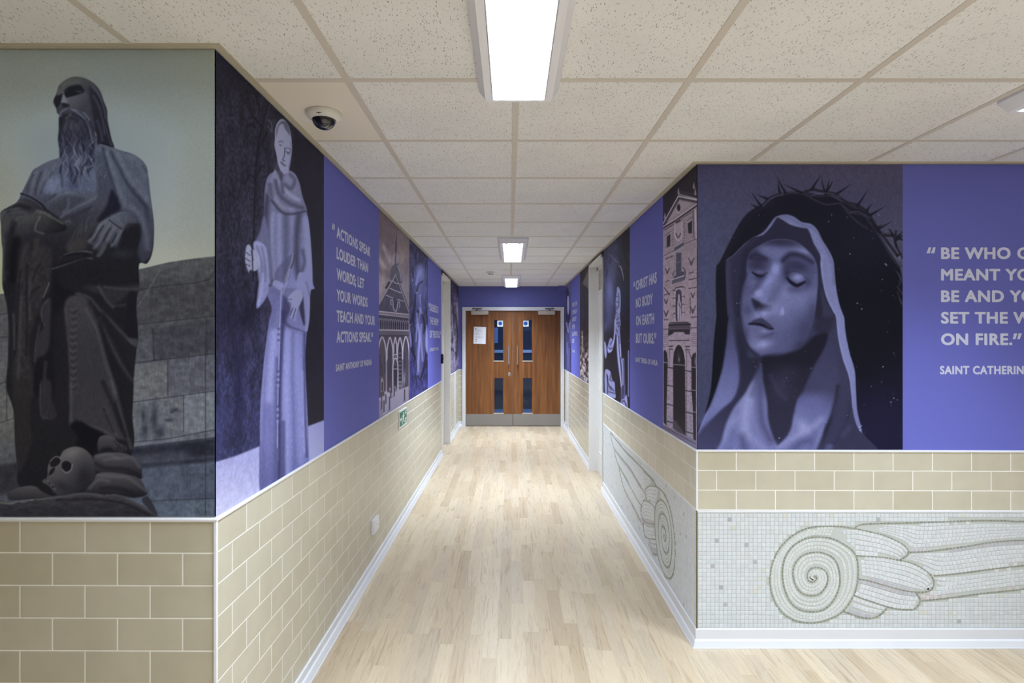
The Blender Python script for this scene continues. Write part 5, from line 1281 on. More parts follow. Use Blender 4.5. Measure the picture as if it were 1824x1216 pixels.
    c.line(E([(715,800),(770,752),(860,762),(945,815)]), [2,4.4,4.4,1.5], (32,31,50), 6, .7, fc); c.line(E([(450,775),(510,752),(590,790)]), [2,3.4,2], (34,33,52), 6, .7, fc)
    c.line(E([(600,800),(600,860),(570,930),(520,1000)]), 2.5, (70,71,104), 7, .5, fc)
    # shadow down the left of the face and neck
    c.line(E([(430,900),(395,1040),(385,1216)])+G([(390,100),(410,240),(450,340),(520,400)]), 2.4, (34,33,50), 5, .75)
    c.poly(G([(560,410),(700,400),(850,350),(960,250),(1060,240),(1040,350),(960,480),(900,620),(850,720),(800,860),(770,980),(660,1110),(620,1050),(580,900),(540,720),(520,560),(540,470)]), lg((1380, 640, (26,25,38)), (1380, 700, (40,39,58)), (1380, 800, (46,45,68))), 5, .98)
    L_(700,640,70,100,(54,54,78),.6,0,None); L_(760,540,90,60,(44,43,64),.6,0,None); c.line(G([(620,560),(680,680),(740,740)]), 2.4, (62,62,90), 6, .5)
    # left fall of the veil
    lf = c.poly(G([(300,100),(330,200),(350,340),(380,480),(380,600),(340,740),(240,830),(120,960),(60,1010),(100,880),(160,780),(235,560),(280,300)]), lg((1300, 570, (58,58,86)), (1300, 660, (92,95,140)), (1280, 720, (112,116,166)), (1250, 770, (96,99,148))), 4, .98)
    c.line(G([(235,560),(160,770),(90,930),(60,1010)]), 1.2, (128,132,180), 2.4, .7, lf)
    c.poly(G([(380,380),(460,420),(540,430),(470,620),(400,740),(300,900),(240,1060),(200,1216),(60,1216),(60,1020),(200,860),(330,740),(380,600)]), lg((1320, 640, (38,37,56)), (1290, 720, (46,46,70)), (1260, 800, (62,63,96))), 5, .95)
    # collar folds
    cl = c.poly(G([(550,470),(560,600),(590,760),(600,900),(640,1040),(680,1110),(650,1150),(640,1216),(200,1216),(240,1060),(280,920),(340,800),(420,700),(460,630),(510,540)]), lg((1350, 660, (64,65,96)), (1330, 710, (116,120,168)), (1330, 780, (112,116,166))), 4, .98)
    for q, w, col, a in (([(470,640),(440,760),(420,900),(430,1020)], 8, (148,152,198), .7), ([(440,1030),(500,1060),(560,1120)], 4, (140,144,192), .6), ([(270,1060),(290,960),(340,900)], 4, (134,138,186), .7), ([(540,640),(540,800),(560,940),(620,1060)], 6, (70,71,108), .8), ([(400,1040),(420,1140),(440,1216)], 7, (70,72,112), .7), ([(560,560),(500,620),(480,700)], 5, (72,73,106), .6), ([(330,1000),(300,1100),(290,1216)], 6, (90,93,140), .6)): c.line(G(q), w, col, 9, a, cl)
    rf = c.poly(G([(1080,240),(1110,230),(1120,400),(1150,560),(1140,700),(1110,830),(1040,960),(1020,1060),(980,1160),(900,1216),(640,1216),(650,1130),(740,1040),(780,960),(800,860),(830,740),(880,680),(920,580),(990,440),(1040,340)]), lg((1470, 600, (52,52,80)), (1450, 690, (62,63,94)), (1440, 730, (100,104,152)), (1430, 790, (106,110,160))), 4, .98)
    c.blob(1430, 760, 12, 16, (148,152,200), .75, -30, rf); c.blob(1450, 718, 22, 16, (94,97,146), .8, 0, rf); c.blob(1440, 690, 26, 10, (56,57,86), .6, 0, rf)
    for q, w, col, a in (([(680,1110),(760,1060),(860,1000),(940,960),(1010,900)], 5, (150,154,202), .6), ([(760,1180),(840,1090),(920,1060)], 6, (74,76,118), .7), ([(800,880),(790,980),(700,1090)], 3, (124,128,176), .6), ([(1010,980),(1000,1080),(960,1180)], 4, (124,128,178), .55), ([(960,1000),(930,1100),(920,1200)], 4, (88,91,138), .5)): c.line(G(q), w, col, 8, a, rf)
    c.line(G([(1140,640),(1120,760),(1080,900),(1030,1030),(980,1150)]), 2.6, (30,29,44), 5, .85); c.line(G([(1190,560),(1180,760),(1130,940),(1080,1100)]), 3, (56,56,84), 8, .5); c.line(G([(1240,760),(1200,940),(1120,1080)]), 2.4, (40,40,62), 5, .6)
    c.poly(G([(1030,1140),(1060,1090),(1110,1110),(1080,1180),(1040,1216),(980,1216)]), (84,86,130), 5, .8); c.poly(G([(1150,1000),(1250,880),(1330,1000),(1370,1216),(1060,1216),(1110,1100)]), (50,50,76), 6, .8); c.line(G([(1180,1020),(1230,960)]), 3, (70,71,104), 6, .6)
    # bright edge band of the veil
    band = E([(275,800),(320,765),(400,690),(470,630),(560,580),(610,520),(660,460),(740,442),(800,460),(860,500),(930,515),(980,560),(1020,640),(1070,720),(1105,800),(1115,900),(1125,1000),(1150,1130),(1180,1216)])+G([(1190,120),(1200,230),(1230,380),(1270,520),(1280,680),(1290,830),(1320,960),(1322,1000),(1280,930),(1250,800),(1240,680),(1222,560),(1175,420),(1140,260),(1125,110)])+E([(1100,1190),(1050,1080),(1020,950),(1005,830),(1005,760),(950,660),(910,560),(860,545),(780,525),(700,480),(668,470),(620,540),(560,600),(490,620),(420,670),(340,750)])
    bd = c.poly(band, lg((1300, 440, (90,91,122)), (1400, 400, (104,106,140)), (1460, 440, (108,111,150)), (1480, 560, (116,120,164)), (1510, 640, (120,124,172)), (1535, 770, (112,116,164))), 1.6)
    c.line(E([(1010,760),(1020,950),(1060,1090),(1110,1190)])+G([(1130,120),(1145,260),(1180,420),(1225,560),(1245,700)]), 1.6, (140,144,190), 3, .5, bd); c.line(E([(740,455),(860,520),(960,560),(1040,690),(1095,820),(1110,980)]), 2, (80,81,112), 4, .45, bd)
    # flecks of old paint
    rn = random.Random(9)
    for i in range(150):
        u, v = rn.uniform(1300, 1606), rn.uniform(380, 802)
        if 1320 < u < 1450 and 430 < v < 640 and rn.random() < .8: continue
        r = rn.choice((.35, .45, .6, .9)); c.blob(u, v, r, r, (150,154,182), rn.uniform(.3, .9))
    for (u, v) in ((1514,452),(1577,470),(1579,472),(1527,540),(1535,550),(1388,780),(1531,760),(1534,758),(1532,766),(1592,709),(1587,716),(1573,653)): c.blob(u, v, 1, 1, (200,204,230), .9)
    c.grain(.05, 1.6, 3, 91, None, 2)
    return c.out()

def paint_friar(x, y):
    c = Cv(x, y); U = fr(380, 80, .3454); L = fr(380, 480, .378)
    c.fill(lg((450, 90, (28, 26, 36)), (450, 250, (33, 31, 43)), (450, 430, (40, 38, 56)), (450, 560, (38, 37, 62)), (450, 700, (44, 45, 84)), (450, 860, (48, 50, 98))))
    c.grain(.35, 9, 34, 6, None, 4); c.grain(.45, 2.2, 5, 12, None, 3)
    c.blob(400, 560, 20, 60, (20,18,44), .5); c.blob(425, 700, 10, 90, (22,20,56), .6); c.blob(395, 760, 14, 60, (62,66,132), .35); c.blob(440, 560, 16, 26, (18,16,36), .7); c.blob(455, 790, 10, 60, (58,60,130), .3); c.blob(410, 120, 30, 30, (24,22,34), .8)
    rn = random.Random(2)
    for i in range(240):
        u, v = rn.uniform(386, 470), rn.uniform(330, 860); d = (v-330)/530; k = rn.random()
        c.line([(u, v), (u+rn.uniform(-1, 1), v+rn.uniform(3, 10))], .3, (92,95,146) if k > .5 else (14,12,30), 1, .12+.3*d, None, False)
    # dark stalk with leaves
    D = (16, 14, 24)
    c.line(U([(205,1150),(210,900),(215,700),(230,540),(250,420),(285,300)]), 1.2, D, 1.6, .95); c.line(U([(180,195),(210,240),(240,330)]), .9, D, 1.6, .9); c.line(U([(175,420),(200,410),(215,425)]), 2, D, 2, .9)
    for q in ([(165,720),(185,670),(215,690)], [(215,690),(240,640),(262,620)], [(230,540),(262,480),(275,450)], [(250,420),(200,360),(185,300)]): c.line(U(q), 1.4, D, 2, .85)
    for q in ([(285,385),(300,410),(300,450)], [(280,420),(295,440)]): c.line(U(q), .8, (86,84,112), 1.4, .7)
    # wall to the right of the figure
    c.poly([(500,240),(577,250),(577,760),(545,775),(540,600)], (25,22,34), 6, .85, False)
    c.poly([(550,700),(577,680),(577,752),(548,760)], (28,24,40), 4, .8, False)
    # pale floor
    f1 = c.poly(L([(-20,915),(100,880),(218,832),(222,1220),(-20,1220)])+[], lg((400, 820, (152,156,218)), (400, 925, (196,200,246))), 2, 1, False)
    f2 = c.poly(L([(445,738),(515,712),(560,700),(560,900),(440,960)]), lg((560, 750, (134,138,200)), (560, 820, (166,170,228))), 2, 1, False)
    c.grain(.05, 6, 8, 3, np.clip(f1+f2, 0, 1), 3)
    # habit, lower
    lo = c.poly(L([(250,100),(300,60),(380,20),(440,120),(440,290),(432,420),(440,600),(452,900),(430,910),(425,930),(330,985),(225,1045),(220,830),(222,640),(240,420),(262,250),(275,180)]), lg((500, 520, (92,94,146)), (500, 650, (112,116,184)), (500, 780, (112,116,190)), (500, 860, (86,90,160))), 1.6)
    for q, w, col, a, f in (([(300,80),(275,250),(250,450),(240,650),(235,850),(235,1030)], 3, (84,86,146), .7, 6), ([(330,200),(320,400),(312,600),(312,800),(310,1000)], 3.2, (42,42,92), .9, 4), ([(285,300),(270,500),(262,620)], 7, (138,142,206), .8, 9), ([(262,640),(270,800),(265,1000)], 5, (92,95,160), .6, 7),
                            ([(350,300),(345,500),(345,700),(350,960)], 5, (140,144,212), .75, 7), ([(395,320),(400,500),(410,700),(415,900)], 5, (128,132,202), .6, 7), ([(375,300),(372,500),(380,700),(385,930)], 2.2, (84,88,150), .6, 5), ([(430,300),(428,500),(432,700),(440,880)], 2.2, (54,54,108), .8, 3), ([(420,480),(425,700),(430,860)], 1.4, (150,154,216), .6, 3),
                            ([(300,420),(295,640),(292,850),(290,1000)], 3, (66,68,126), .7, 5), ([(240,420),(228,600),(226,800)], 2, (126,130,194), .5, 4), ([(330,720),(330,980)], 3, (52,52,104), .7, 4)): c.line(L(q), w, col, f, a, lo)
    c.blob(452, 790, 10, 60, (70,72,136), .4, 0, lo)
    # torso
    up = c.poly(U([(280,680),(330,650),(400,650),(440,700),(460,780),(490,900),(505,1050),(512,1216),(500,1260),(250,1216),(240,1050),(262,900),(262,780)]), lg((500, 330, (92,92,124)), (500, 420, (96,98,138)), (510, 500, (104,108,160))), 1.6)
    for q, w, col, a, f in (([(280,780),(270,900),(285,1100),(300,1216)], 5, (44,43,64), .85, 6), ([(310,870),(300,1000),(310,1200)], 3, (120,122,164), .7, 4), ([(340,880),(340,1040),(350,1200)], 3, (128,130,172), .6, 5), ([(375,880),(375,1040),(372,1200)], 4, (62,62,92), .7, 6), ([(410,880),(420,1000),(412,1100)], 5, (116,118,160), .6, 6), ([(440,880),(430,980),(430,1120),(440,1200)], 5, (48,47,72), .85, 6), ([(480,900),(490,1050),(495,1216)], 5, (128,132,178), .75, 6), ([(460,1060),(470,1120),(450,1180)], 3, (58,58,88), .7, 4)): c.line(U(q), w, col, f, a, up)
    # cowl
    cw = c.poly(U([(275,720),(300,680),(320,640),(345,670),(370,680),(395,650),(430,680),(440,740),(480,840),(470,860),(420,850),(380,870),(330,850),(290,790)]), lg((500, 305, (104,105,136)), (500, 375, (88,88,118))), 1.6)
    for q, w, col, a in (([(320,700),(340,770),(400,820),(460,840)], 3, (56,55,80), .8), ([(345,700),(380,760),(440,800)], 3.4, (128,130,162), .7), ([(400,670),(420,700),(400,740),(370,720)], 3, (62,61,86), .8), ([(300,760),(350,830),(410,850)], 3, (120,121,152), .6), ([(350,690),(360,760)], 2.4, (54,53,76), .8), ([(290,720),(300,780)], 4, (60,59,84), .7)): c.line(U(q), w, col, 4, a, cw)
    c.line(U([(300,800),(350,860),(400,872),(470,858)]), 1.6, (34,32,50), 3, .8)
    # sleeve left (to the hand with the stalk)
    c.poly(U([(262,880),(290,1000),(300,1216),(235,1216),(235,1140),(215,1030),(240,960)]), (88,90,128), 3, .95)
    c.poly(U([(205,1030),(240,1015),(275,1060),(290,1216)])+L([(265,60),(250,130),(205,183),(210,100),(215,20)]), lg((470, 440, (124,127,174)), (460, 545, (112,116,172))), 2, 1)
    for q in ([(250,1040),(265,1120),(268,1216)], [(225,1040),(250,1130),(245,1216)]): c.line(U(q), 1.8, (86,88,130), 3, .7)
    c.line(L([(232,20),(228,90),(212,165)]), 2, (150,154,206), 3, .6); c.line(L([(205,60),(195,150),(190,180)]), 1.6, (22,20,44), 2.4, .8)
    # left hand
    c.poly(U([(170,1040),(185,1030),(200,1050),(215,1060),(235,1085),(240,1140),(215,1165),(190,1160),(182,1170),(170,1140),(163,1100)]), (134,137,172), 1.6)
    for q in ([(170,1070),(190,1085)], [(166,1100),(190,1115)], [(168,1130),(190,1140)], [(195,1060),(205,1110)]): c.line(U(q), .8, (52,50,72), 1.3, .9)
    c.line(U([(200,1010),(200,1060),(205,1216)]), .9, D, 1.4, .8)
    # head
    hd = c.poly(U([(318,480),(320,430),(335,395),(355,382),(375,395),(392,430),(402,480),(405,540),(398,600),(388,650),(375,663),(355,660),(335,620),(325,560),(316,520)]), lg((490, 215, (128,128,152)), (505, 260, (150,151,182)), (505, 305, (128,129,162))), 1.3)
    c.poly(U([(325,430),(345,395),(370,392),(392,420),(396,470),(380,450),(365,430),(360,410),(340,420),(325,480)]), (66,64,84), 2.4, .9, clip=hd); c.line(U([(340,420),(350,440),(345,470)]), 1.4, (104,103,126), 2.5, .6, hd)
    c.blob(*U([(352,455)])[0], 4, 9, (168,168,194), .7, 0, hd)
    for q, w in (([(338,500),(350,495),(362,505)], .9), ([(343,515),(352,520),(360,518)], 1.1), ([(372,535),(385,530),(397,540)], .9), ([(376,550),(386,556),(395,552)], 1.1), ([(368,530),(366,570),(358,592),(368,598)], 1), ([(350,605),(362,618),(372,622)], 1.3)): c.line(U(q), w, (44,42,62), 1.6, .95, hd)
    c.blob(*U([(386,562)])[0], 4, 3, (72,70,96), .7, 0, hd); c.blob(*U([(350,512)])[0], 4, 3, (90,88,114), .6, 0, hd)
    c.line(U([(360,510),(356,550),(350,580)]), 1.4, (184,185,212), 2.4, .7, hd); c.line(U([(398,500),(402,560),(392,630)]), 2, (76,75,100), 3, .8, hd); c.blob(*U([(365,640)])[0], 4, 4, (152,153,186), .7, 0, hd)
    c.poly(U([(318,500),(325,510),(328,550),(320,545)]), (112,112,140), 1.2, .9); c.poly(U([(325,600),(340,640),(360,665),(350,700),(330,660),(318,640)]), (54,52,74), 2, .85)
    # cord belt, rosary and book
    c.poly(U([(330,1150),(400,1080),(415,1080),(412,1100),(385,1216),(320,1216)]), (62,62,96), 2.4, .5)
    c.line(U([(412,1078),(405,1120),(385,1170),(370,1216)]), 1.5, (112,114,146), 1.6, .9); c.line(U([(418,1080),(412,1120),(392,1170)]), .8, (36,34,52), 1.6, .9)
    c.line(L([(362,0),(345,60),(325,110)]), 1.5, (120,122,168), 1.6, .9); c.poly(L([(290,50),(320,60),(330,80),(310,95),(280,70)]), (126,129,178), 1.8, .9)
    c.line(L([(320,90),(316,200),(312,300),(308,480),(304,600),(302,860),(302,900)]), .8, (150,153,206), 1.2, .9)
    for a, b in ((280, 345), (480, 545), (645, 715)):
        for k in range(6): v = a+(b-a)*k/5; c.blob(*L([(308-(v-280)*.012, v)])[0], 2.6, 2.2, (128,131,186) if k % 2 else (64,65,118), .9)
    c.poly(L([(298,845),(308,845),(310,890),(302,905),(296,880)]), (76,78,134), 1.4, .9)
    # right sleeve and hand
    sl = c.poly(L([(400,20),(440,20),(465,60),(455,130),(450,240),(440,292),(415,240),(405,150),(395,110)]), lg((545, 490, (118,121,172)), (548, 590, (110,114,174))), 1.8)
    c.poly(L([(402,130),(420,110),(428,180),(432,250),(425,260),(408,200)]), (34,32,60), 2.4, .9); c.line(L([(400,70),(425,70),(448,130),(448,230),(438,285)]), 1.6, (150,154,206), 2.4, .7); c.line(L([(438,60),(455,130)]), 2, (76,78,124), 3, .7, sl)
    c.poly(L([(350,140),(372,110),(400,95),(422,120),(410,160),(395,190),(388,240),(375,240),(355,210),(362,185),(368,160)]), lg((530, 520, (150,153,202)), (520, 570, (116,118,170))), 1.6)
    for q in ([(375,180),(362,215)], [(388,185),(375,230)], [(352,140),(370,140)]): c.line(L(q), .8, (48,46,78), 1.3, .85)
    c.poly(L([(330,130),(352,150),(365,190),(345,240),(370,270),(400,280),(420,290),(330,250)]), (42,41,80), 4, .75, clip=lo)
    c.grain(.07, 1.6, 4, 51, None, 2)
    g = c.C.mean(1, keepdims=True); c.C = (g*.22+c.C*.78)*1.06+(c.C-g)*0
    return c.out()

def paint_church(x, y):
    c = Cv(x, y); A = fr(1176, 290, .1397); B = fr(1176, 450, .1397); G = fr(1176, 600, .1686)
    S = lg((1210, 340, (112, 98, 102)), (1210, 430, (120, 106, 111)), (1210, 560, (140, 124, 132)), (1210, 700, (144, 130, 144)), (1210, 800, (124, 115, 134))); K = (30, 26, 32); H = (160, 148, 152)
    c.fill((33, 27, 32)); c.blob(1190, 330, 20, 30, (30,28,34), .6)
    fac = c.poly(A([(35,770),(60,740),(230,420),(470,470)])+[(1242,400),(1242,814),(1179,814),(1179,400)], S, .8, 1, False)
    c.grain(.14, 2, 3, 5, fac, 3)
    ln = lambda f, q, w, col=K, a=.9: c.line(f(q), w, col, .7, a, None, False)
    # pediment
    ln(A, [(40,775),(232,425),(470,470)], 1.3, H); ln(A, [(50,790),(240,450),(470,500)], 2.2, (48,42,48)); c.poly(A([(95,740),(235,490),(400,520),(230,640)]), (126,112,114), .8, 1, False)
    ln(A, [(240,370),(460,410)], 2.6, (46,40,46)); ln(A, [(235,400),(465,455)], .9, (130,118,122)); ln(A, [(40,815),(220,700),(465,525)], 1, H); ln(A, [(40,830),(220,720),(465,545)], 1.6, (40,35,40)); ln(A, [(45,860),(230,745),(450,600)], .9, (86,76,80))
    c.blob(*A([(235,570)])[0], 3.2, 6.6, (34,22,26), 1, p=6); c.line(A([(210,600),(225,640),(255,625)]), .6, H, .8, .8)
    for (u, v) in ((235,360), (450,370), (62,680), (430,290)): c.line(A([(u, v-40), (u-3, v), (u, v+30)]), [.4, 1.4, 1.8], (120,108,112), .9, .9)
    # upper storey
    for q in ([(130,905),(85,940),(85,1080),(125,1060)], [(405,735),(350,775),(360,900),(405,895)]): c.poly(A(q), (26,22,28), .7, .95, False)
    for q in ([(80,920),(140,870)], [(340,740),(412,690)], [(80,920),(75,1090)], [(412,690),(415,900)], [(40,1190),(170,1120)], [(300,1040),(460,970)], [(60,860),(170,790)], [(290,700),(430,610)]): ln(A, q, .6, (60,52,58)); ln(A, [(p[0], p[1]+14) for p in q], .5, H, .5)
    c.line(A([(190,770),(190,930),(230,990),(275,930),(270,760)]), 1.1, H, .8, .7); c.poly(A([(205,800),(255,770),(260,900),(230,950),(205,910)]), (132,118,124), .8, .9); c.line(A([(200,900),(230,950),(260,900)]), .8, K, .8, .9); c.line(A([(205,760),(250,735)]), 1.4, K, .8, .9)
    for v in range(860, 1060, 38): c.blob(*A([(160, v)])[0], .8, .8, K, .9); c.blob(*A([(310, v-90)])[0], .8, .8, K, .9)
    c.poly(A([(180,1060),(300,990),(300,1050),(180,1130)]), (62,58,70), 1, .95, False); ln(A, [(185,1070),(290,1005)], .8, H); ln(A, [(180,1140),(290,1075)], 1.2, (130,120,130))
    ln(A, [(445,600),(460,950)], 1.6, (150,136,146), .8); ln(A, [(420,620),(430,960)], .6, (50,44,52))
    # balcony window
    c.poly(B([(205,0),(270,0),(270,240),(310,240),(310,290),(160,350),(170,300),(200,290)]), (58,56,70), 1, .95, False); ln(B, [(215,130),(265,105)], .7, (90,88,100)); ln(B, [(160,340),(310,290)], .9, H); c.poly(B([(150,350),(310,300),(310,350),(150,400)]), (68,63,76), .8, .9, False); c.line(B([(290,190),(320,240),(310,330)]), 1, (50,46,58), 1, .8); c.line(B([(185,230),(160,290)]), 1, (50,46,58), 1, .8)
    rn = random.Random(7)
    for i in range(34): c.blob(*B([(rn.choice((175,190,285,310,150,330)), rn.uniform(10, 840))])[0], .7, .9, K if i % 3 else H, .7)
    for cx0, cy0, s_ in ((90,230,1), (395,110,1.3), (75,770,1.1), (415,720,1.35), (75,620,.8), (415,540,.9)):
        c.line(B([(cx0-25*s_, cy0-30*s_), (cx0-10*s_, cy0+5), (cx0, cy0+35*s_), (cx0+12*s_, cy0+5), (cx0+25*s_, cy0-30*s_)]), .8, K, .9, .85); c.blob(*B([(cx0, cy0+12)])[0], 1.6*s_, 2*s_, (56,48,56), .8); c.blob(*B([(cx0, cy0-40)])[0], 2*s_, 4*s_, H, .35)
    for (a, b, m) in ((50, 120, (445, 540, 530)), (365, 460, (345, 325, 0)), (365, 460, (455, 440, 0)), (70, 110, (370, 355, 0)), (370, 425, (262, 245, 0)), (50, 100, (855, 853, 0)), (390, 460, (825, 815, 0)), (70, 160, (80, 40, 0)), (50, 120, (540, 520, 0))): ln(B, [(a, m[0]), (b, m[1])], .7)
    for v in (680, 790): ln(B, [(380, v-110), (385, v-20)], .6)
    # niche with a figure
    c.poly(B([(200,860),(200,520),(215,480),(240,468),(262,485),(272,520),(272,850)]), (52,48,60), .8, 1); c.line(B([(190,870),(188,520),(235,450),(285,510),(285,860)]), .8, H, .8, .6)
    c.poly(B([(225,870),(218,700),(222,620),(228,600),(228,545),(238,525),(248,545),(250,600),(264,640),(268,720),(268,860)]), (150,138,146), .8, 1); c.line(B([(240,620),(250,700),(245,860)]), .7, (96,86,96), .8, .8); c.line(B([(230,650),(262,700)]), .6, K, .7, .7); ln(B, [(195,450),(275,430)], 1)
    for (u, v) in ((180,580), (180,680), (180,780), (295,560), (295,660), (295,765), (180,480), (295,440)): c.line(B([(u-18, v+6), (u, v-8), (u+18, v+6)]), .6, K, .7, .8)
    c.poly(B([(110,900),(320,870),(385,905),(385,965),(105,970)]), (70,62,70), .8, 1, False); ln(B, [(110,925),(385,910)], 1.2, (26,22,28)); ln(B, [(160,880),(320,876)], 1.2, (132,120,128)); ln(B, [(120,890),(370,884)], .5)
    c.poly(B([(105,975),(385,968),(375,1040),(320,1040),(300,1010),(180,1010),(150,1040),(100,1060)]), (34,29,36), 1.2, .95, False)
    ln(B, [(40,975),(105,972)], .7); ln(B, [(385,960),(460,955)], .7); ln(B, [(120,1120),(370,1115)], .8); 
    for v in range(1040, 1216, 26): ln(B, [(40, v), (100, v)], .35, K, .5); ln(B, [(395, v-10), (460, v-12)], .35, K, .5)
    # portals
    def portal(cx_, w, top, bot, f=G): c.poly(f([(cx_-w, bot), (cx_-w, top+100), (cx_-w*.75, top+45), (cx_, top), (cx_+w*.75, top+45), (cx_+w, top+100), (cx_+w, bot)]), (31,26,33), .9, 1, True)
    c.line(G([(135,300),(140,170),(190,70),(245,150),(265,280)]), 1.6, (150,138,146), 1, .8)
    c.poly(G([(138,960),(136,250),(145,160),(170,100),(192,80),(220,95),(245,150),(262,250),(268,1060)]), (30,25,32), .9, 1, False); c.poly(G([(36,900),(36,150),(52,135),(72,170),(80,250),(70,640),(66,940)]), (32,27,35), .9, 1, False); c.poly(G([(378,1100),(350,1080),(345,760),(330,560),(330,230),(345,180),(378,160)]), (32,28,36), .9, 1, False)
    c.poly(G([(140,880),(160,880),(268,1040),(268,1080),(130,960)]), (66,60,72), 1, .9, False)
    c.blob(*G([(198,235)])[0], 1.6, 5, (130,124,132), .9); c.blob(*G([(195,190)])[0], 4, 6, (52,46,56), .7)
    for q in ([(138,290),(265,298)], [(38,268),(80,272)], [(328,318),(378,322)], [(338,560),(378,565)], [(345,790),(378,795)]): ln(G, q, .9, (120,112,118))
    for q in ([(80,320),(135,330)], [(80,510),(132,520)], [(70,710),(132,722)], [(265,355),(330,365)], [(268,565),(335,578)], [(268,790),(345,812)], [(70,890),(130,905)], [(275,1000),(345,1020)]): ln(G, q, .9, K)
    for v in range(380, 1000, 46): ln(G, [(268, v+10), (280, v+12)], .4, K, .6); ln(G, [(84, v), (92, v+1)], .4, K, .6); ln(G, [(318, v), (328, v+2)], .4, K, .6)
    ln(G, [(278,120),(278,1050)], .5, (70,62,72)); ln(G, [(100,130),(90,330)], .5, (70,62,72)); ln(G, [(300,150),(330,230)], .6); ln(G, [(95,100),(130,96)], 1.4, (60,52,62)); ln(G, [(268,100),(308,100)], 1.4, (60,52,62)); ln(G, [(95,130),(130,128)], .8, K); ln(G, [(270,135),(310,135)], .8, K)
    c.poly(G([(30,925),(378,1095),(378,1200),(30,985)]), lg((1190, 770, (96,88,104)), (1230, 800, (112,106,130))), .9, 1, False); ln(G, [(30,945),(378,1130)], .7, (60,54,66)); ln(G, [(30,985),(378,1185)], .8, K)
    c.blob(*G([(372,260)])[0], 2, 8, (130,126,140), .7)
    return c.out()

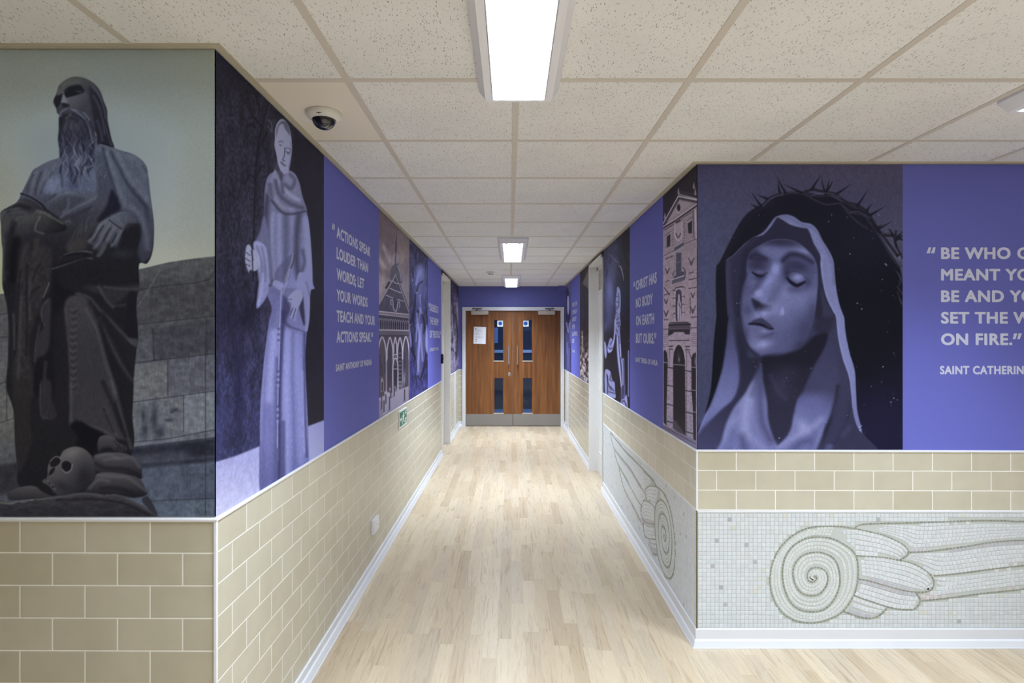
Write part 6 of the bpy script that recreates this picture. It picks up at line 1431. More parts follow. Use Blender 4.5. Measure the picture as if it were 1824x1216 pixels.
def paint_basilica(x, y):
    c = Cv(x, y); A = fr(670, 370, .15625); B = fr(670, 550, .1646)
    c.fill(lg((690, 375, (82, 70, 72)), (690, 440, (94, 82, 86)), (700, 500, (116, 106, 112)), (715, 560, (124, 114, 120))))
    rn = random.Random(3)
    for (u, v, a, b, r) in ((90,450,22,60,-25), (120,560,30,60,-30), (60,620,26,80,-25), (100,680,24,60,-35), (50,900,34,90,0), (70,800,24,70,-20), (160,600,14,40,0)): c.blob(*A([(u, v)])[0], a*.156, b*.156, (150,138,138), .7, r)
    for (u, v, a, b, r) in ((120,420,30,60,-20), (160,340,40,90,-30), (90,540,20,50,-30), (50,730,14,60,-10), (130,740,30,60,-20), (60,300,30,120,0)): c.blob(*A([(u, v)])[0], a*.156, b*.156, (78,68,74), .6, r)
    c.blob(*A([(300,560)])[0], 9, 16, (132,116,108), .7); c.blob(*A([(340,700)])[0], 5, 14, (94,82,92), .6); c.blob(*A([(300,380)])[0], 12, 20, (104,94,88), .6); c.blob(*A([(300,900)])[0], 12, 14, (126,118,130), .7)
    c.grain(.08, 3, 6, 3, None, 3)
    K = (44, 40, 54); H = (168, 162, 178)
    ln = lambda f, q, w, col=K, a=.9: c.line(f(q), w, col, .6, a, None, False)
    c.line(A([(232,290),(228,400),(225,500),(224,640)]), [.2, 1, 1.4, 2], (50,42,50), .7, 1); c.poly(A([(165,820),(160,740),(175,680),(195,640),(215,560),(230,540),(245,600),(262,700),(285,760),(290,860)]), (74,72,84), .9, 1); c.poly(A([(175,600),(205,520),(225,510),(250,540),(262,600),(235,640),(215,640),(190,660)]), (130,124,132), 1, .7); c.line(A([(225,480),(222,640),(240,720)]), 1.1, (70,56,64), .8, .8); c.line(A([(240,660),(270,730),(285,830)]), .5, H, .7, .7)
    c.poly(A([(20,1120),(225,755),(370,1190),(370,1300),(20,1300)]), (64,60,76), .8, 1, False); ln(A, [(115,910),(150,850)], 2, (38,34,44))
    gm = c.poly(A([(20,1120),(225,765),(370,1180),(200,1180)]), (66,62,78), .7, 1, False); c.grain(.2, 1.2, 6, 8, gm, 2)
    ln(A, [(22,1120),(225,762)], .8, (140,132,146)); ln(A, [(225,762),(368,1180)], .8, (120,112,128)); ln(A, [(235,770),(380,1170)], .5, K)
    c.line(A([(190,832),(225,860),(260,862)]), .6, H, .7, .9); c.line(A([(155,915),(220,945),(285,968)]), .7, H, .7, .9); c.line(A([(115,995),(190,1028)]), .6, H, .7, .9); c.line(A([(245,1045),(315,1065)]), .6, H, .7, .9)
    c.line(A([(170,1110),(168,1060),(180,1045),(192,1070),(192,1110)]), .6, H, .7, .9); c.line(A([(245,1120),(245,1085),(258,1070),(270,1100),(268,1135)]), .6, H, .7, .9); c.line(A([(195,1100),(198,1150),(225,1180),(240,1140),(238,1100)]), .8, H, .8, .8); c.blob(*A([(220,1105)])[0], 2.6, 5, (36,34,46), .9)
    c.poly(B([(20,20),(350,60),(350,300),(20,300)]), (62,58,72), .7, 1, False)
    def band(y0a, y1a, y0b, y1b, col): c.poly(B([(20, y0a), (350, y0b), (350, y1b), (20, y1a)]), col, .6, 1, False)
    band(22, 55, 58, 92, (112,104,116)); band(55, 84, 92, 118, (60,56,68)); band(84, 220, 118, 228, (40,38,52)); band(150, 172, 172, 186, (26,24,36)); band(228, 290, 232, 290, (84,78,92))
    ln(B, [(20,24),(350,60)], .8, (176,168,178)); ln(B, [(20,56),(350,94)], .6, (168,160,170)); ln(B, [(20,226),(350,234)], .9, (176,170,182)); ln(B, [(20,286),(350,286)], .6, (50,46,58))
    for i in range(15):
        u = 28+i*22.5; k = (u-20)/330; t = 84+k*34+8
        c.line(B([(u-8, t+22), (u, t), (u+8, t+22)]), .4, (150,144,158), .6, .9); c.line(B([(u+11, t+22), (u+11, 224)]), .5, (136,130,146), .6, .9, None, False)
        c.line(B([(u, 30+k*34), (u, 54+k*34)]), .3, (70,64,76), .5, .8, None, False); c.line(B([(u, 236), (u, 282)]), .3, (104,98,112), .5, .6, None, False)
    c.poly(B([(20,290),(350,290),(350,980),(20,1100)]), lg((700, 600, (66,60,74)), (700, 660, (92,86,104)), (690, 700, (120,114,134))), .6, 1, False)
    # the tall pointed arches
    for (cx_, w, top, spr, bot, col) in ((65, 42, 318, 470, 960, (74,66,78)), (150, 30, 322, 450, 900, (66,60,76)), (207, 14, 322, 380, 480, (54,50,66)), (258, 24, 325, 450, 780, (48,44,60)), (322, 32, 312, 450, 860, (72,66,84))):
        c.poly(B([(cx_-w, bot), (cx_-w, spr), (cx_-w*.6, top+60), (cx_, top), (cx_+w*.6, top+60), (cx_+w, spr), (cx_+w, bot)]), col, .8, 1, False)
        c.line(B([(cx_-w-3, spr+90), (cx_-w-2, spr), (cx_-w*.6-2, top+45), (cx_, top-14), (cx_+w*.6+2, top+45), (cx_+w+2, spr), (cx_+w+3, spr+90)]), 1, (186,180,196), .7, .95)
        ln(B, [(cx_+w+3, spr+60), (cx_+w+3, bot)], .9, (150,144,162), .8)
    c.line(B([(180,500),(232,490)]), .9, H, .6, .9); c.poly(B([(188,880),(186,640),(195,570),(207,545),(222,580),(230,640),(224,860)]), (44,40,54), .7, 1, False); c.line(B([(182,900),(182,620),(205,535),(234,600),(236,880)]), .9, (184,178,196), .6, .95); ln(B, [(186,650),(228,648)], .8, H)
    c.blob(*B([(206,600)])[0], 1.6, 3, (90,84,100), .9)
    for v in range(480, 880, 22): c.blob(*B([(258, v)])[0], 2, 1.2, (140,134,152) if (v//22) % 2 else (30,28,40), .8)
    for q in ([(45,500),(45,720)], [(90,520),(92,700)], [(60,600),(66,720)], [(150,480),(152,760)], [(310,480),(312,700)], [(130,640),(135,860)]): ln(B, q, .8, (46,42,56), .7)
    c.poly(B([(50,900),(52,770),(65,740),(80,780),(82,890)]), (150,144,162), .8, .9, False); c.poly(B([(56,890),(58,800),(66,775),(74,800),(74,890)]), (46,42,54), .7, .95, False); c.poly(B([(312,830),(312,720),(326,720),(326,840)]), (36,34,46), .7, .95, False); c.blob(*B([(305,760)])[0], 3, 12, (176,170,190), .6)
    # square
    c.poly(B([(20,975),(120,920),(190,905),(290,860),(350,835),(350,990),(20,1180)]), lg((690, 700, (150,144,166)), (700, 740, (136,132,158))), .9, 1, False); c.poly(B([(20,985),(75,1000),(70,1180),(20,1200)]), (110,102,122), 1, .6, False)
    for (u, v, h) in ((105,930,90), (60,960,120), (145,960,130), (195,880,60), (308,880,110), (85,1000,110), (160,900,60), (25,990,60)):
        c.line(B([(u, v), (u, v+h)]), .9, (38,36,48), .7, .9, None, False); c.blob(*B([(u, v-8)])[0], .8, 1, (60,56,68), .9); c.line(B([(u, v+h), (u-18, v+h+12)]), .5, (60,58,76), .6, .7)
    for (u, v) in ((95,910), (110,905), (130,920), (205,850), (150,870)): c.blob(*B([(u, v)])[0], 1.5, 3, (190,186,206), .7)
    return c.out()

def paint_face(x, y):
    c = Cv(x, y); A = fr(725, 420, .2467)
    c.fill(lg((745, 430, (44, 42, 60)), (745, 520, (62, 64, 100)), (745, 600, (46, 46, 84)), (745, 680, (58, 60, 122)), (745, 715, (70, 74, 144))))
    c.grain(.55, 2, 12, 4, None, 4); c.grain(.4, 1.1, 4, 14, None, 3)
    c.poly(A([(60,420),(55,330),(75,240),(95,200),(115,230),(130,320),(128,430),(110,520),(130,640),(140,760),(125,920),(95,1030),(70,960),(60,860),(62,700),(70,560)]), (84,87,136), 6, .8)
    c.blob(*A([(95,270)])[0], 7, 14, (122,128,172), .7); c.blob(*A([(80,380)])[0], 5, 20, (104,108,154), .6)
    for q in ([(70,400),(85,350),(110,330)], [(100,440),(105,480),(98,520)], [(80,540),(85,640),(70,760)], [(110,560),(125,640),(120,700)], [(40,800),(60,900),(88,1035),(120,960),(140,840)], [(60,420),(50,540),(20,640)], [(130,660),(150,700)], [(30,820),(60,880)]): c.line(A(q), 1.1, (20,18,34), 1.8, .85)
    for q in ([(95,430),(100,520),(85,600),(88,760),(82,980)], [(72,560),(74,640),(66,760)], [(102,640),(100,740),(108,840),(112,900)], [(78,640),(92,740),(80,860),(76,1000)], [(66,350),(76,300),(90,260)], [(92,520),(108,560)]): c.line(A(q), 1.2, (146,150,212), 2, .75)
    c.poly(A([(18,640),(25,700),(32,760),(28,800),(20,720)]), (150,154,206), 1.4, .9); c.poly(A([(140,640),(150,700),(150,840),(138,830),(132,760)]), (156,160,214), 1.4, .9)
    for (u, v) in ((68,410), (22,640), (40,320)): c.blob(*A([(u, v)])[0], .8, 1.2, (170,172,200), .9)
    for i in range(30):
        rn = random.Random(i); u = rn.uniform(20, 150); v = rn.uniform(850, 1180); c.line(A([(u, v), (u+rn.uniform(-4, 4), v+rn.uniform(40, 110))]), .4, (100,104,176) if i % 2 else (26,24,60), 1, .6, None, False)
    c.blob(745, 700, 18, 14, (60,62,128), .3)
    return c.out()

def paint_masonry(x, y):
    c = Cv(x, y); c.fill(lg((810, 500, (34,28,44)), (810, 560, (78,70,88)), (810, 600, (96,88,108)), (810, 665, (120,114,146))))
    c.grain(.5, 3, 10, 4, None, 4, 30); c.grain(.3, 1, 3, 9, None, 3)
    for q in ([(803,520),(808,560),(806,610)], [(812,505),(817,530)], [(811,560),(815,600),(812,640)], [(804,620),(812,630)]): c.line(q, 1, (24,20,32), 1.6, .8)
    for q in ([(805,560),(808,600)], [(809,600),(810,660)], [(804,640),(807,665)], [(814,540),(816,570)]): c.line(q, .8, (170,164,186), 1.4, .6)
    return c.out()

def paint_rocks(x, y):
    c = Cv(x, y); c.fill(lg((1040, 475, (44,38,40)), (1040, 560, (38,35,46)), (1040, 595, (52,44,48)), (1040, 640, (120,110,114)), (1040, 690, (146,138,150))))
    c.grain(.3, 4, 16, 3, None, 3)
    c.poly([(1037,505),(1049,478),(1051,478),(1051,520),(1046,512)], (88,80,78), 1.2, .9, False)
    m = np.clip((y-585)/40, 0, 1); c.grain(1.1, 2.2, 5, 12, m, 4); c.grain(.7, 1, 3, 17, m, 3)
    c.line([(1037,590),(1038,625)], .7, (190,184,170), 1.4, .8); c.blob(1037, 600, 1.2, 1.2, (240,236,220), .9)
    return c.out()

def paint_nun(x, y):
    c = Cv(x, y); c.fill(lg((1012, 505, (58,56,92)), (1012, 560, (66,64,104)), (1012, 620, (60,60,110)), (1012, 675, (76,78,144))))
    c.grain(.2, 2, 12, 3, None, 3)
    c.poly([(1008.5,516),(1012,512),(1015,530),(1016,560),(1014,590),(1008.5,590),(1007.5,550)], (34,32,58), 1.2, .9); c.poly([(1010.5,530),(1013,528),(1014,545),(1012.5,560),(1010.5,552)], (132,132,172), .9, .95); c.line([(1009.5,575),(1012,592),(1014.5,575)], 1, (140,142,186), 1.2, .85)
    for q in ([(1010,610),(1011,650),(1010,672)], [(1014,620),(1013,650),(1015,668)], [(1016,570),(1016,610)]): c.line(q, .7, (130,132,190), 1.2, .7)
    return c.out()

def paint_marble(x, y):
    c = Cv(x, y); A = fr(1073, 395, .152); B = fr(1073, 560, .1562)
    c.fill(lg((1078, 480, (52,50,68)), (1095, 480, (50,49,66)), (1108, 480, (34,31,38)), (1122, 480, (28,25,30))))
    c.poly([(1074,395),(1123,395),(1123,470),(1112,430),(1100,420),(1074,450)], (52,50,62), 6, .5); c.poly([(1108,395),(1124,395),(1124,745),(1112,745),(1110,560),(1112,470)], (27,24,31), 5, .9)
    c.grain(.3, 4, 14, 4, None, 4, -20)
    c.blob(1086, 520, 8, 36, (106,110,160), .85); c.blob(1084, 560, 7, 30, (84,88,136), .7); c.blob(1092, 470, 9, 26, (72,72,100), .6); c.blob(1103, 520, 7, 26, (36,38,62), .8); c.blob(1110, 540, 8, 26, (32,36,64), .7)
    for q in ([(80,380),(95,440),(85,480)], [(45,370),(50,430)], [(120,270),(200,230)], [(60,560),(40,640)]): c.line(A(q), 1, (36,34,50), 2, .8)
    c.line(A([(80,380),(130,430),(185,480)]), .4, (120,120,150), .8, .8); c.line(A([(190,515),(215,530),(240,620),(250,690)]), [.3, .8, .6, .2], (150,152,186), .8, .8)
    c.poly([(1074,585),(1124,585),(1124,750),(1074,750)], (30,26,36), 14, .95, False); c.blob(1080, 576, 6, 16, (64,66,108), .7)
    # hood and face
    P = (148, 152, 204); D = (48, 46, 72)
    c.poly(A([(172,770),(185,760),(205,800),(212,880),(210,1000),(205,1100),(210,1216),(148,1216),(150,1130),(158,1060),(155,960),(160,870),(168,820)]), (140,144,192), 1, 1)
    for q in ([(185,840),(195,860)], [(165,870),(180,880)], [(165,935),(182,940)], [(160,985),(175,1005),(165,1030)], [(165,1060),(180,1110),(200,1120)], [(165,1170),(195,1190)], [(195,870),(192,1000)]): c.line(A(q), .8, D, 1, .9)
    c.line(A([(200,800),(208,900),(204,1050)]), .7, (190,194,232), 1, .8)
    c.poly(B([(150,0),(195,0),(200,180),(210,320),(215,480),(225,500),(240,500),(250,540),(262,860),(270,940),(215,980),(210,820),(180,600),(165,420),(160,250),(150,220),(140,290),(125,370),(100,420),(70,440),(55,400),(60,360),(85,275),(105,270),(125,300),(145,150)]), lg((1090, 570, (120,123,172)), (1100, 640, (128,132,188)), (1108, 700, (96,98,150))), 1, 1)
    for q in ([(185,250),(195,420),(215,600),(225,800),(225,960)], [(235,520),(240,700),(245,900)], [(165,60),(185,40)], [(165,100),(190,90),(185,140)], [(158,170),(170,200)], [(205,500),(235,760),(235,950)], [(90,340),(110,310)], [(75,380),(100,400),(115,350)], [(252,560),(258,800)]): c.line(B(q), .8, D, 1.2, .85)
    for q in ([(172,260),(178,420),(200,640),(216,820)], [(145,60),(135,260),(110,370)], [(68,400),(90,425),(110,400)], [(222,520),(232,640),(234,800)], [(200,340),(210,480)]): c.line(B(q), .9, (186,190,232), 1.2, .8)
    c.poly(B([(255,940),(262,560),(250,545),(285,900),(285,960)]), (44,38,60), .8, .6, False)
    c.poly(B([(290,930),(290,420),(300,403),(306,430),(305,940)]), (134,138,190), .8, 1, False); c.line(B([(302,430),(302,940)]), .4, D, .7, .8); c.blob(*B([(302,297)])[0], 1.4, 1.4, (90,92,130), .8)
    c.poly(B([(30,640),(95,655),(110,740),(140,780),(145,870),(150,950),(100,945),(60,920),(30,900)]), (146,150,204), 1, 1); c.poly(B([(22,310),(40,340),(50,440),(40,500),(25,460)]), (150,154,206), 1, .95)
    for q in ([(50,680),(60,760),(80,820),(100,860)], [(80,740),(110,760)], [(75,880),(140,900)], [(90,820),(130,870)], [(60,700),(60,900)], [(100,660),(90,730)]): c.line(B(q), .9, D, 1.1, .9)
    c.poly(B([(205,1010),(225,965),(250,960),(262,925),(280,930),(290,1060),(270,1090),(230,1040)]), (140,144,200), .9, 1); c.line(B([(225,1000),(245,980),(262,1010),(275,1050)]), .9, D, 1, .9); c.line(B([(265,950),(272,1000)]), .6, (196,200,236), .8, .8)
    c.line(B([(45,100),(30,180)]), .5, (120,122,160), .9, .7)
    return c.out()

PAINTERS = {'statue': paint_statue, 'woman': paint_woman, 'friar': paint_friar, 'church': paint_church, 'basilica': paint_basilica, 'face': paint_face,
            'masonry': paint_masonry, 'rocks': paint_rocks, 'nun': paint_nun, 'marble': paint_marble}
# how brightly the room lights each wall (relative); print colours are divided by it and so vary with it
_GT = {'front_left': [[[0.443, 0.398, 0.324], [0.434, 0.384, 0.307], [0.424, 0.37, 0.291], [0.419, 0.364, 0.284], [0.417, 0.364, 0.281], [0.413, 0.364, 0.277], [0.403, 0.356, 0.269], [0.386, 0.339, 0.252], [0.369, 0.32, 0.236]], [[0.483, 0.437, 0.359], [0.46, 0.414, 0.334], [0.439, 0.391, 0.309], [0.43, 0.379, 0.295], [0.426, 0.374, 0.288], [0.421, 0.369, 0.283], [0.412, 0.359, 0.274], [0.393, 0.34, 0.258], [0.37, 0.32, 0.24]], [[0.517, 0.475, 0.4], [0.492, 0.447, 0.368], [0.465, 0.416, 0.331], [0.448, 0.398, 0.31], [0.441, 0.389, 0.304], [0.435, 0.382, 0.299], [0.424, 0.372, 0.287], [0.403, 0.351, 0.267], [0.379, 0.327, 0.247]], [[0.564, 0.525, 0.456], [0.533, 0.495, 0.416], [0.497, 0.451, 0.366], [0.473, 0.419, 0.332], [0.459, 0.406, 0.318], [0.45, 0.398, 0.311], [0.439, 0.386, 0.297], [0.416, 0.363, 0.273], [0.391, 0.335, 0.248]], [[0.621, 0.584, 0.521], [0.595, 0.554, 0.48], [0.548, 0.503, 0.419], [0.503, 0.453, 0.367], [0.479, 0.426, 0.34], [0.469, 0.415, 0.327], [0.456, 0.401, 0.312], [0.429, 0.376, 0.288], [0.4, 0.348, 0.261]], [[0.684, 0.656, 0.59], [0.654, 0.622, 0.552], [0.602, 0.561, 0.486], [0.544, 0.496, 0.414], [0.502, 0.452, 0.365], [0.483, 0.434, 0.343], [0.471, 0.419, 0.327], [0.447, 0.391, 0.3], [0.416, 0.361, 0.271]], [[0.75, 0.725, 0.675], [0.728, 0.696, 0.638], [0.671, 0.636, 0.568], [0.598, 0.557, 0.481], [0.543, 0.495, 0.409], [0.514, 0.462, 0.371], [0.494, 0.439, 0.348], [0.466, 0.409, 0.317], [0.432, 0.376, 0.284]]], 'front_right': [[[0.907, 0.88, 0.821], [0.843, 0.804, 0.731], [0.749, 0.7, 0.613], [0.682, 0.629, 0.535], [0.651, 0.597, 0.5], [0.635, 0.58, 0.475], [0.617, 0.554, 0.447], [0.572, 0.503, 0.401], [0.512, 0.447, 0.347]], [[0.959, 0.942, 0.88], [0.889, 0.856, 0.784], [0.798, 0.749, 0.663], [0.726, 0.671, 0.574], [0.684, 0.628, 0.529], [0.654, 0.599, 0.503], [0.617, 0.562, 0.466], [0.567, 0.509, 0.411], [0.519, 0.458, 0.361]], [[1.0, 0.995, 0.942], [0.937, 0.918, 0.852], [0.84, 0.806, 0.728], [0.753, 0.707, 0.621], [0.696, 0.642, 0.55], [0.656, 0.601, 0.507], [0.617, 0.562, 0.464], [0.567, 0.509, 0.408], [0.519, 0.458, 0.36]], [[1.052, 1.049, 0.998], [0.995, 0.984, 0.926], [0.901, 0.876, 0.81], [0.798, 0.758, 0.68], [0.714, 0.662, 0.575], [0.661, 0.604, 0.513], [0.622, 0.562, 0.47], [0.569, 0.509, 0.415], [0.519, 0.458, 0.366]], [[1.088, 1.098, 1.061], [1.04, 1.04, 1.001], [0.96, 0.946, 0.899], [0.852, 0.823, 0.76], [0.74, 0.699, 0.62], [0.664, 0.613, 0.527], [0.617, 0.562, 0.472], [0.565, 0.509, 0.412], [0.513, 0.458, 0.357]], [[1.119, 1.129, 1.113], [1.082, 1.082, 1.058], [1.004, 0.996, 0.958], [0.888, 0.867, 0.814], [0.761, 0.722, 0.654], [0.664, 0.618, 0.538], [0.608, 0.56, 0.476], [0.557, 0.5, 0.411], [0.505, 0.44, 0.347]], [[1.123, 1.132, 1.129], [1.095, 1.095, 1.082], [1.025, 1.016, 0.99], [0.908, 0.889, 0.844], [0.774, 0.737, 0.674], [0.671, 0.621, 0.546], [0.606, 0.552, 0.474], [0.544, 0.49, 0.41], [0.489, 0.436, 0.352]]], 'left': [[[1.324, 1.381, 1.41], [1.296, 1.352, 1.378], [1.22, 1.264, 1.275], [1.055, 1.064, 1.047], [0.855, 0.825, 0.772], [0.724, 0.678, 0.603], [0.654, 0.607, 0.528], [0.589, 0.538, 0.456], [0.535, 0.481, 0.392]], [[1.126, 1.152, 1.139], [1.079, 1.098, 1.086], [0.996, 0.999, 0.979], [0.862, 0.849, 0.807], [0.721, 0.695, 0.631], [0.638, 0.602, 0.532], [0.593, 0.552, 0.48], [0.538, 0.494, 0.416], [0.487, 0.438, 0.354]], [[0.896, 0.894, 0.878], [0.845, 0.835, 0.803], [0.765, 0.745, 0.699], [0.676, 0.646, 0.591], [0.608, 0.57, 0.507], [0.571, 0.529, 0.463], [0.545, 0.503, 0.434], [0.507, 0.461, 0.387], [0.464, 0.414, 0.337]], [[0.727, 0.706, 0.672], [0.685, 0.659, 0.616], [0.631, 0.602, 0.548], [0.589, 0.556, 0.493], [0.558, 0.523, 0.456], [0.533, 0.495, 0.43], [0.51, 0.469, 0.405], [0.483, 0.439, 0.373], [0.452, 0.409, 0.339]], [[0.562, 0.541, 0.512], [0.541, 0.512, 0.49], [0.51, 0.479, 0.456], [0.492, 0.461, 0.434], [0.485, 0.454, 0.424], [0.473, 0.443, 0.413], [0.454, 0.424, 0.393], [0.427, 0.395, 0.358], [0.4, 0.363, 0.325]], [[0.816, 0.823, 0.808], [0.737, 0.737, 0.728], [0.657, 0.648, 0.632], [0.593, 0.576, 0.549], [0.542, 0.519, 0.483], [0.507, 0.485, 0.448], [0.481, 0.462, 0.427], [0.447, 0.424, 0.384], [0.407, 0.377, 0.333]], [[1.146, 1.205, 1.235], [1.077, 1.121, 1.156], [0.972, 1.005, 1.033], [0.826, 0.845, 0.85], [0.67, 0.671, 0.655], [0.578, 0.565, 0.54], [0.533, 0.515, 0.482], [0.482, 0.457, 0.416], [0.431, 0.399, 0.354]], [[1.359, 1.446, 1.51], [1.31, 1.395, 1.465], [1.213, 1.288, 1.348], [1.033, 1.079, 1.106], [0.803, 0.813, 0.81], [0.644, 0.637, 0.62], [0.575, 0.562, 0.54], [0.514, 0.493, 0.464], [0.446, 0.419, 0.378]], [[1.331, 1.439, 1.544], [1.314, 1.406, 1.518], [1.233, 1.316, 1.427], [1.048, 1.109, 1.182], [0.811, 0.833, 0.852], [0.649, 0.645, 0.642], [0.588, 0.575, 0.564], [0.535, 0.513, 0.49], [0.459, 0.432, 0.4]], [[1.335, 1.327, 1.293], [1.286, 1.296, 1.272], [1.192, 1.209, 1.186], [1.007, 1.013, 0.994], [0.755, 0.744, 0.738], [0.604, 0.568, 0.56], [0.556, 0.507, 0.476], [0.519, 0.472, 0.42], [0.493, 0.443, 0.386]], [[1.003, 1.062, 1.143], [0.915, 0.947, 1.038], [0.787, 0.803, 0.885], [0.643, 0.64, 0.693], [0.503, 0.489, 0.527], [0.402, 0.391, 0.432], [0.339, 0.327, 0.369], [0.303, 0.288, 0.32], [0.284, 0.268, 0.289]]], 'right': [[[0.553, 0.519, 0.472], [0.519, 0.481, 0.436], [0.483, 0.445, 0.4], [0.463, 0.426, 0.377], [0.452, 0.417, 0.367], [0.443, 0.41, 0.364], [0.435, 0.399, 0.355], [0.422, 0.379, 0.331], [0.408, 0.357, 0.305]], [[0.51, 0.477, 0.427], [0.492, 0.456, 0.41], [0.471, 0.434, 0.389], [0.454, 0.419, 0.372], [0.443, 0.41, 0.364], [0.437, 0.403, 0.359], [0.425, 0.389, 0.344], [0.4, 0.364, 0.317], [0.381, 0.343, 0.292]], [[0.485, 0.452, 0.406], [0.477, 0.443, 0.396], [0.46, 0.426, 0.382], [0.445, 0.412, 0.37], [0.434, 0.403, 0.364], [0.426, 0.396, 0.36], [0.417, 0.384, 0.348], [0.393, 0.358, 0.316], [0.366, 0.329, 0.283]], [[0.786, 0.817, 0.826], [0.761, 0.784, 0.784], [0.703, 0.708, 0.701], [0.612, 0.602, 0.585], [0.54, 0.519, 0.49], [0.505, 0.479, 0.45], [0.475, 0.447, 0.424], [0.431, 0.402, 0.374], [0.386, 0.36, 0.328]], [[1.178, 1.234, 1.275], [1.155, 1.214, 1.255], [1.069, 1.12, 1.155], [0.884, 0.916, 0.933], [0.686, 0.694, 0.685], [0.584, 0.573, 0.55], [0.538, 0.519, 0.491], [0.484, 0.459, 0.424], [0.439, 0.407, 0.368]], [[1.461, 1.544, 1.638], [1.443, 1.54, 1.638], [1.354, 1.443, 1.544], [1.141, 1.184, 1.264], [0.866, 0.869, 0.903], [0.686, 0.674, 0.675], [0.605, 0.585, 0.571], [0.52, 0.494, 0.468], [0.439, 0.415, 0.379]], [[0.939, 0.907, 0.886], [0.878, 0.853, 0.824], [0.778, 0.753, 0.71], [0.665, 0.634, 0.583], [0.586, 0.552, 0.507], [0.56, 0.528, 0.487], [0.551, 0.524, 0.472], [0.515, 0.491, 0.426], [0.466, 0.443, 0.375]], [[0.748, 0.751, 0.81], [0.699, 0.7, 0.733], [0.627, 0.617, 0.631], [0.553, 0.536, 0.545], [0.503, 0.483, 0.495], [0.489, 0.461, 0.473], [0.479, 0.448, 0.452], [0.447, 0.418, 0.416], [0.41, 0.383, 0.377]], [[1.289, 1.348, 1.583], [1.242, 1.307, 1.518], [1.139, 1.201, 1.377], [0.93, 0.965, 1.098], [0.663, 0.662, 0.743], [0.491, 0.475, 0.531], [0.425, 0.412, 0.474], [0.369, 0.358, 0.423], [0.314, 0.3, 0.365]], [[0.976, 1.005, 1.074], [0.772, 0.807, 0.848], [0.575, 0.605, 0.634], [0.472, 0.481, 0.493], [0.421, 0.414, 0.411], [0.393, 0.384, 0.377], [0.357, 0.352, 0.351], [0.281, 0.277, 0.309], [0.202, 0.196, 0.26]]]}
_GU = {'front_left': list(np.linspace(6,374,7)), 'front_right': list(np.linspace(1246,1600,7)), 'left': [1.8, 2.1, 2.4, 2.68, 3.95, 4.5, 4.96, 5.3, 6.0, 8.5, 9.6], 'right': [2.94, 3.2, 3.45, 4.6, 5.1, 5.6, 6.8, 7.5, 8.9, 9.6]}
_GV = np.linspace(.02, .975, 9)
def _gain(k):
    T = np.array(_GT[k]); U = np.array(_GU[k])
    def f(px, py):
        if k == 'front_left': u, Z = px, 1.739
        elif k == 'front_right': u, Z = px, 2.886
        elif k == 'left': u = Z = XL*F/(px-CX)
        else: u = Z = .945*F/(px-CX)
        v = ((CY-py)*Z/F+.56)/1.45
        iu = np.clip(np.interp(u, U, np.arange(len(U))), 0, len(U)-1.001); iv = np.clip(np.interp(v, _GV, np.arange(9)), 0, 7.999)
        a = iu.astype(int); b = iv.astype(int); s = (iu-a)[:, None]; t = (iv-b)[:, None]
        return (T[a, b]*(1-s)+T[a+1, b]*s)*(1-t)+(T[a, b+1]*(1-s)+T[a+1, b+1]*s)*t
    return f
GAINS = {k: _gain(k) for k in _GT}
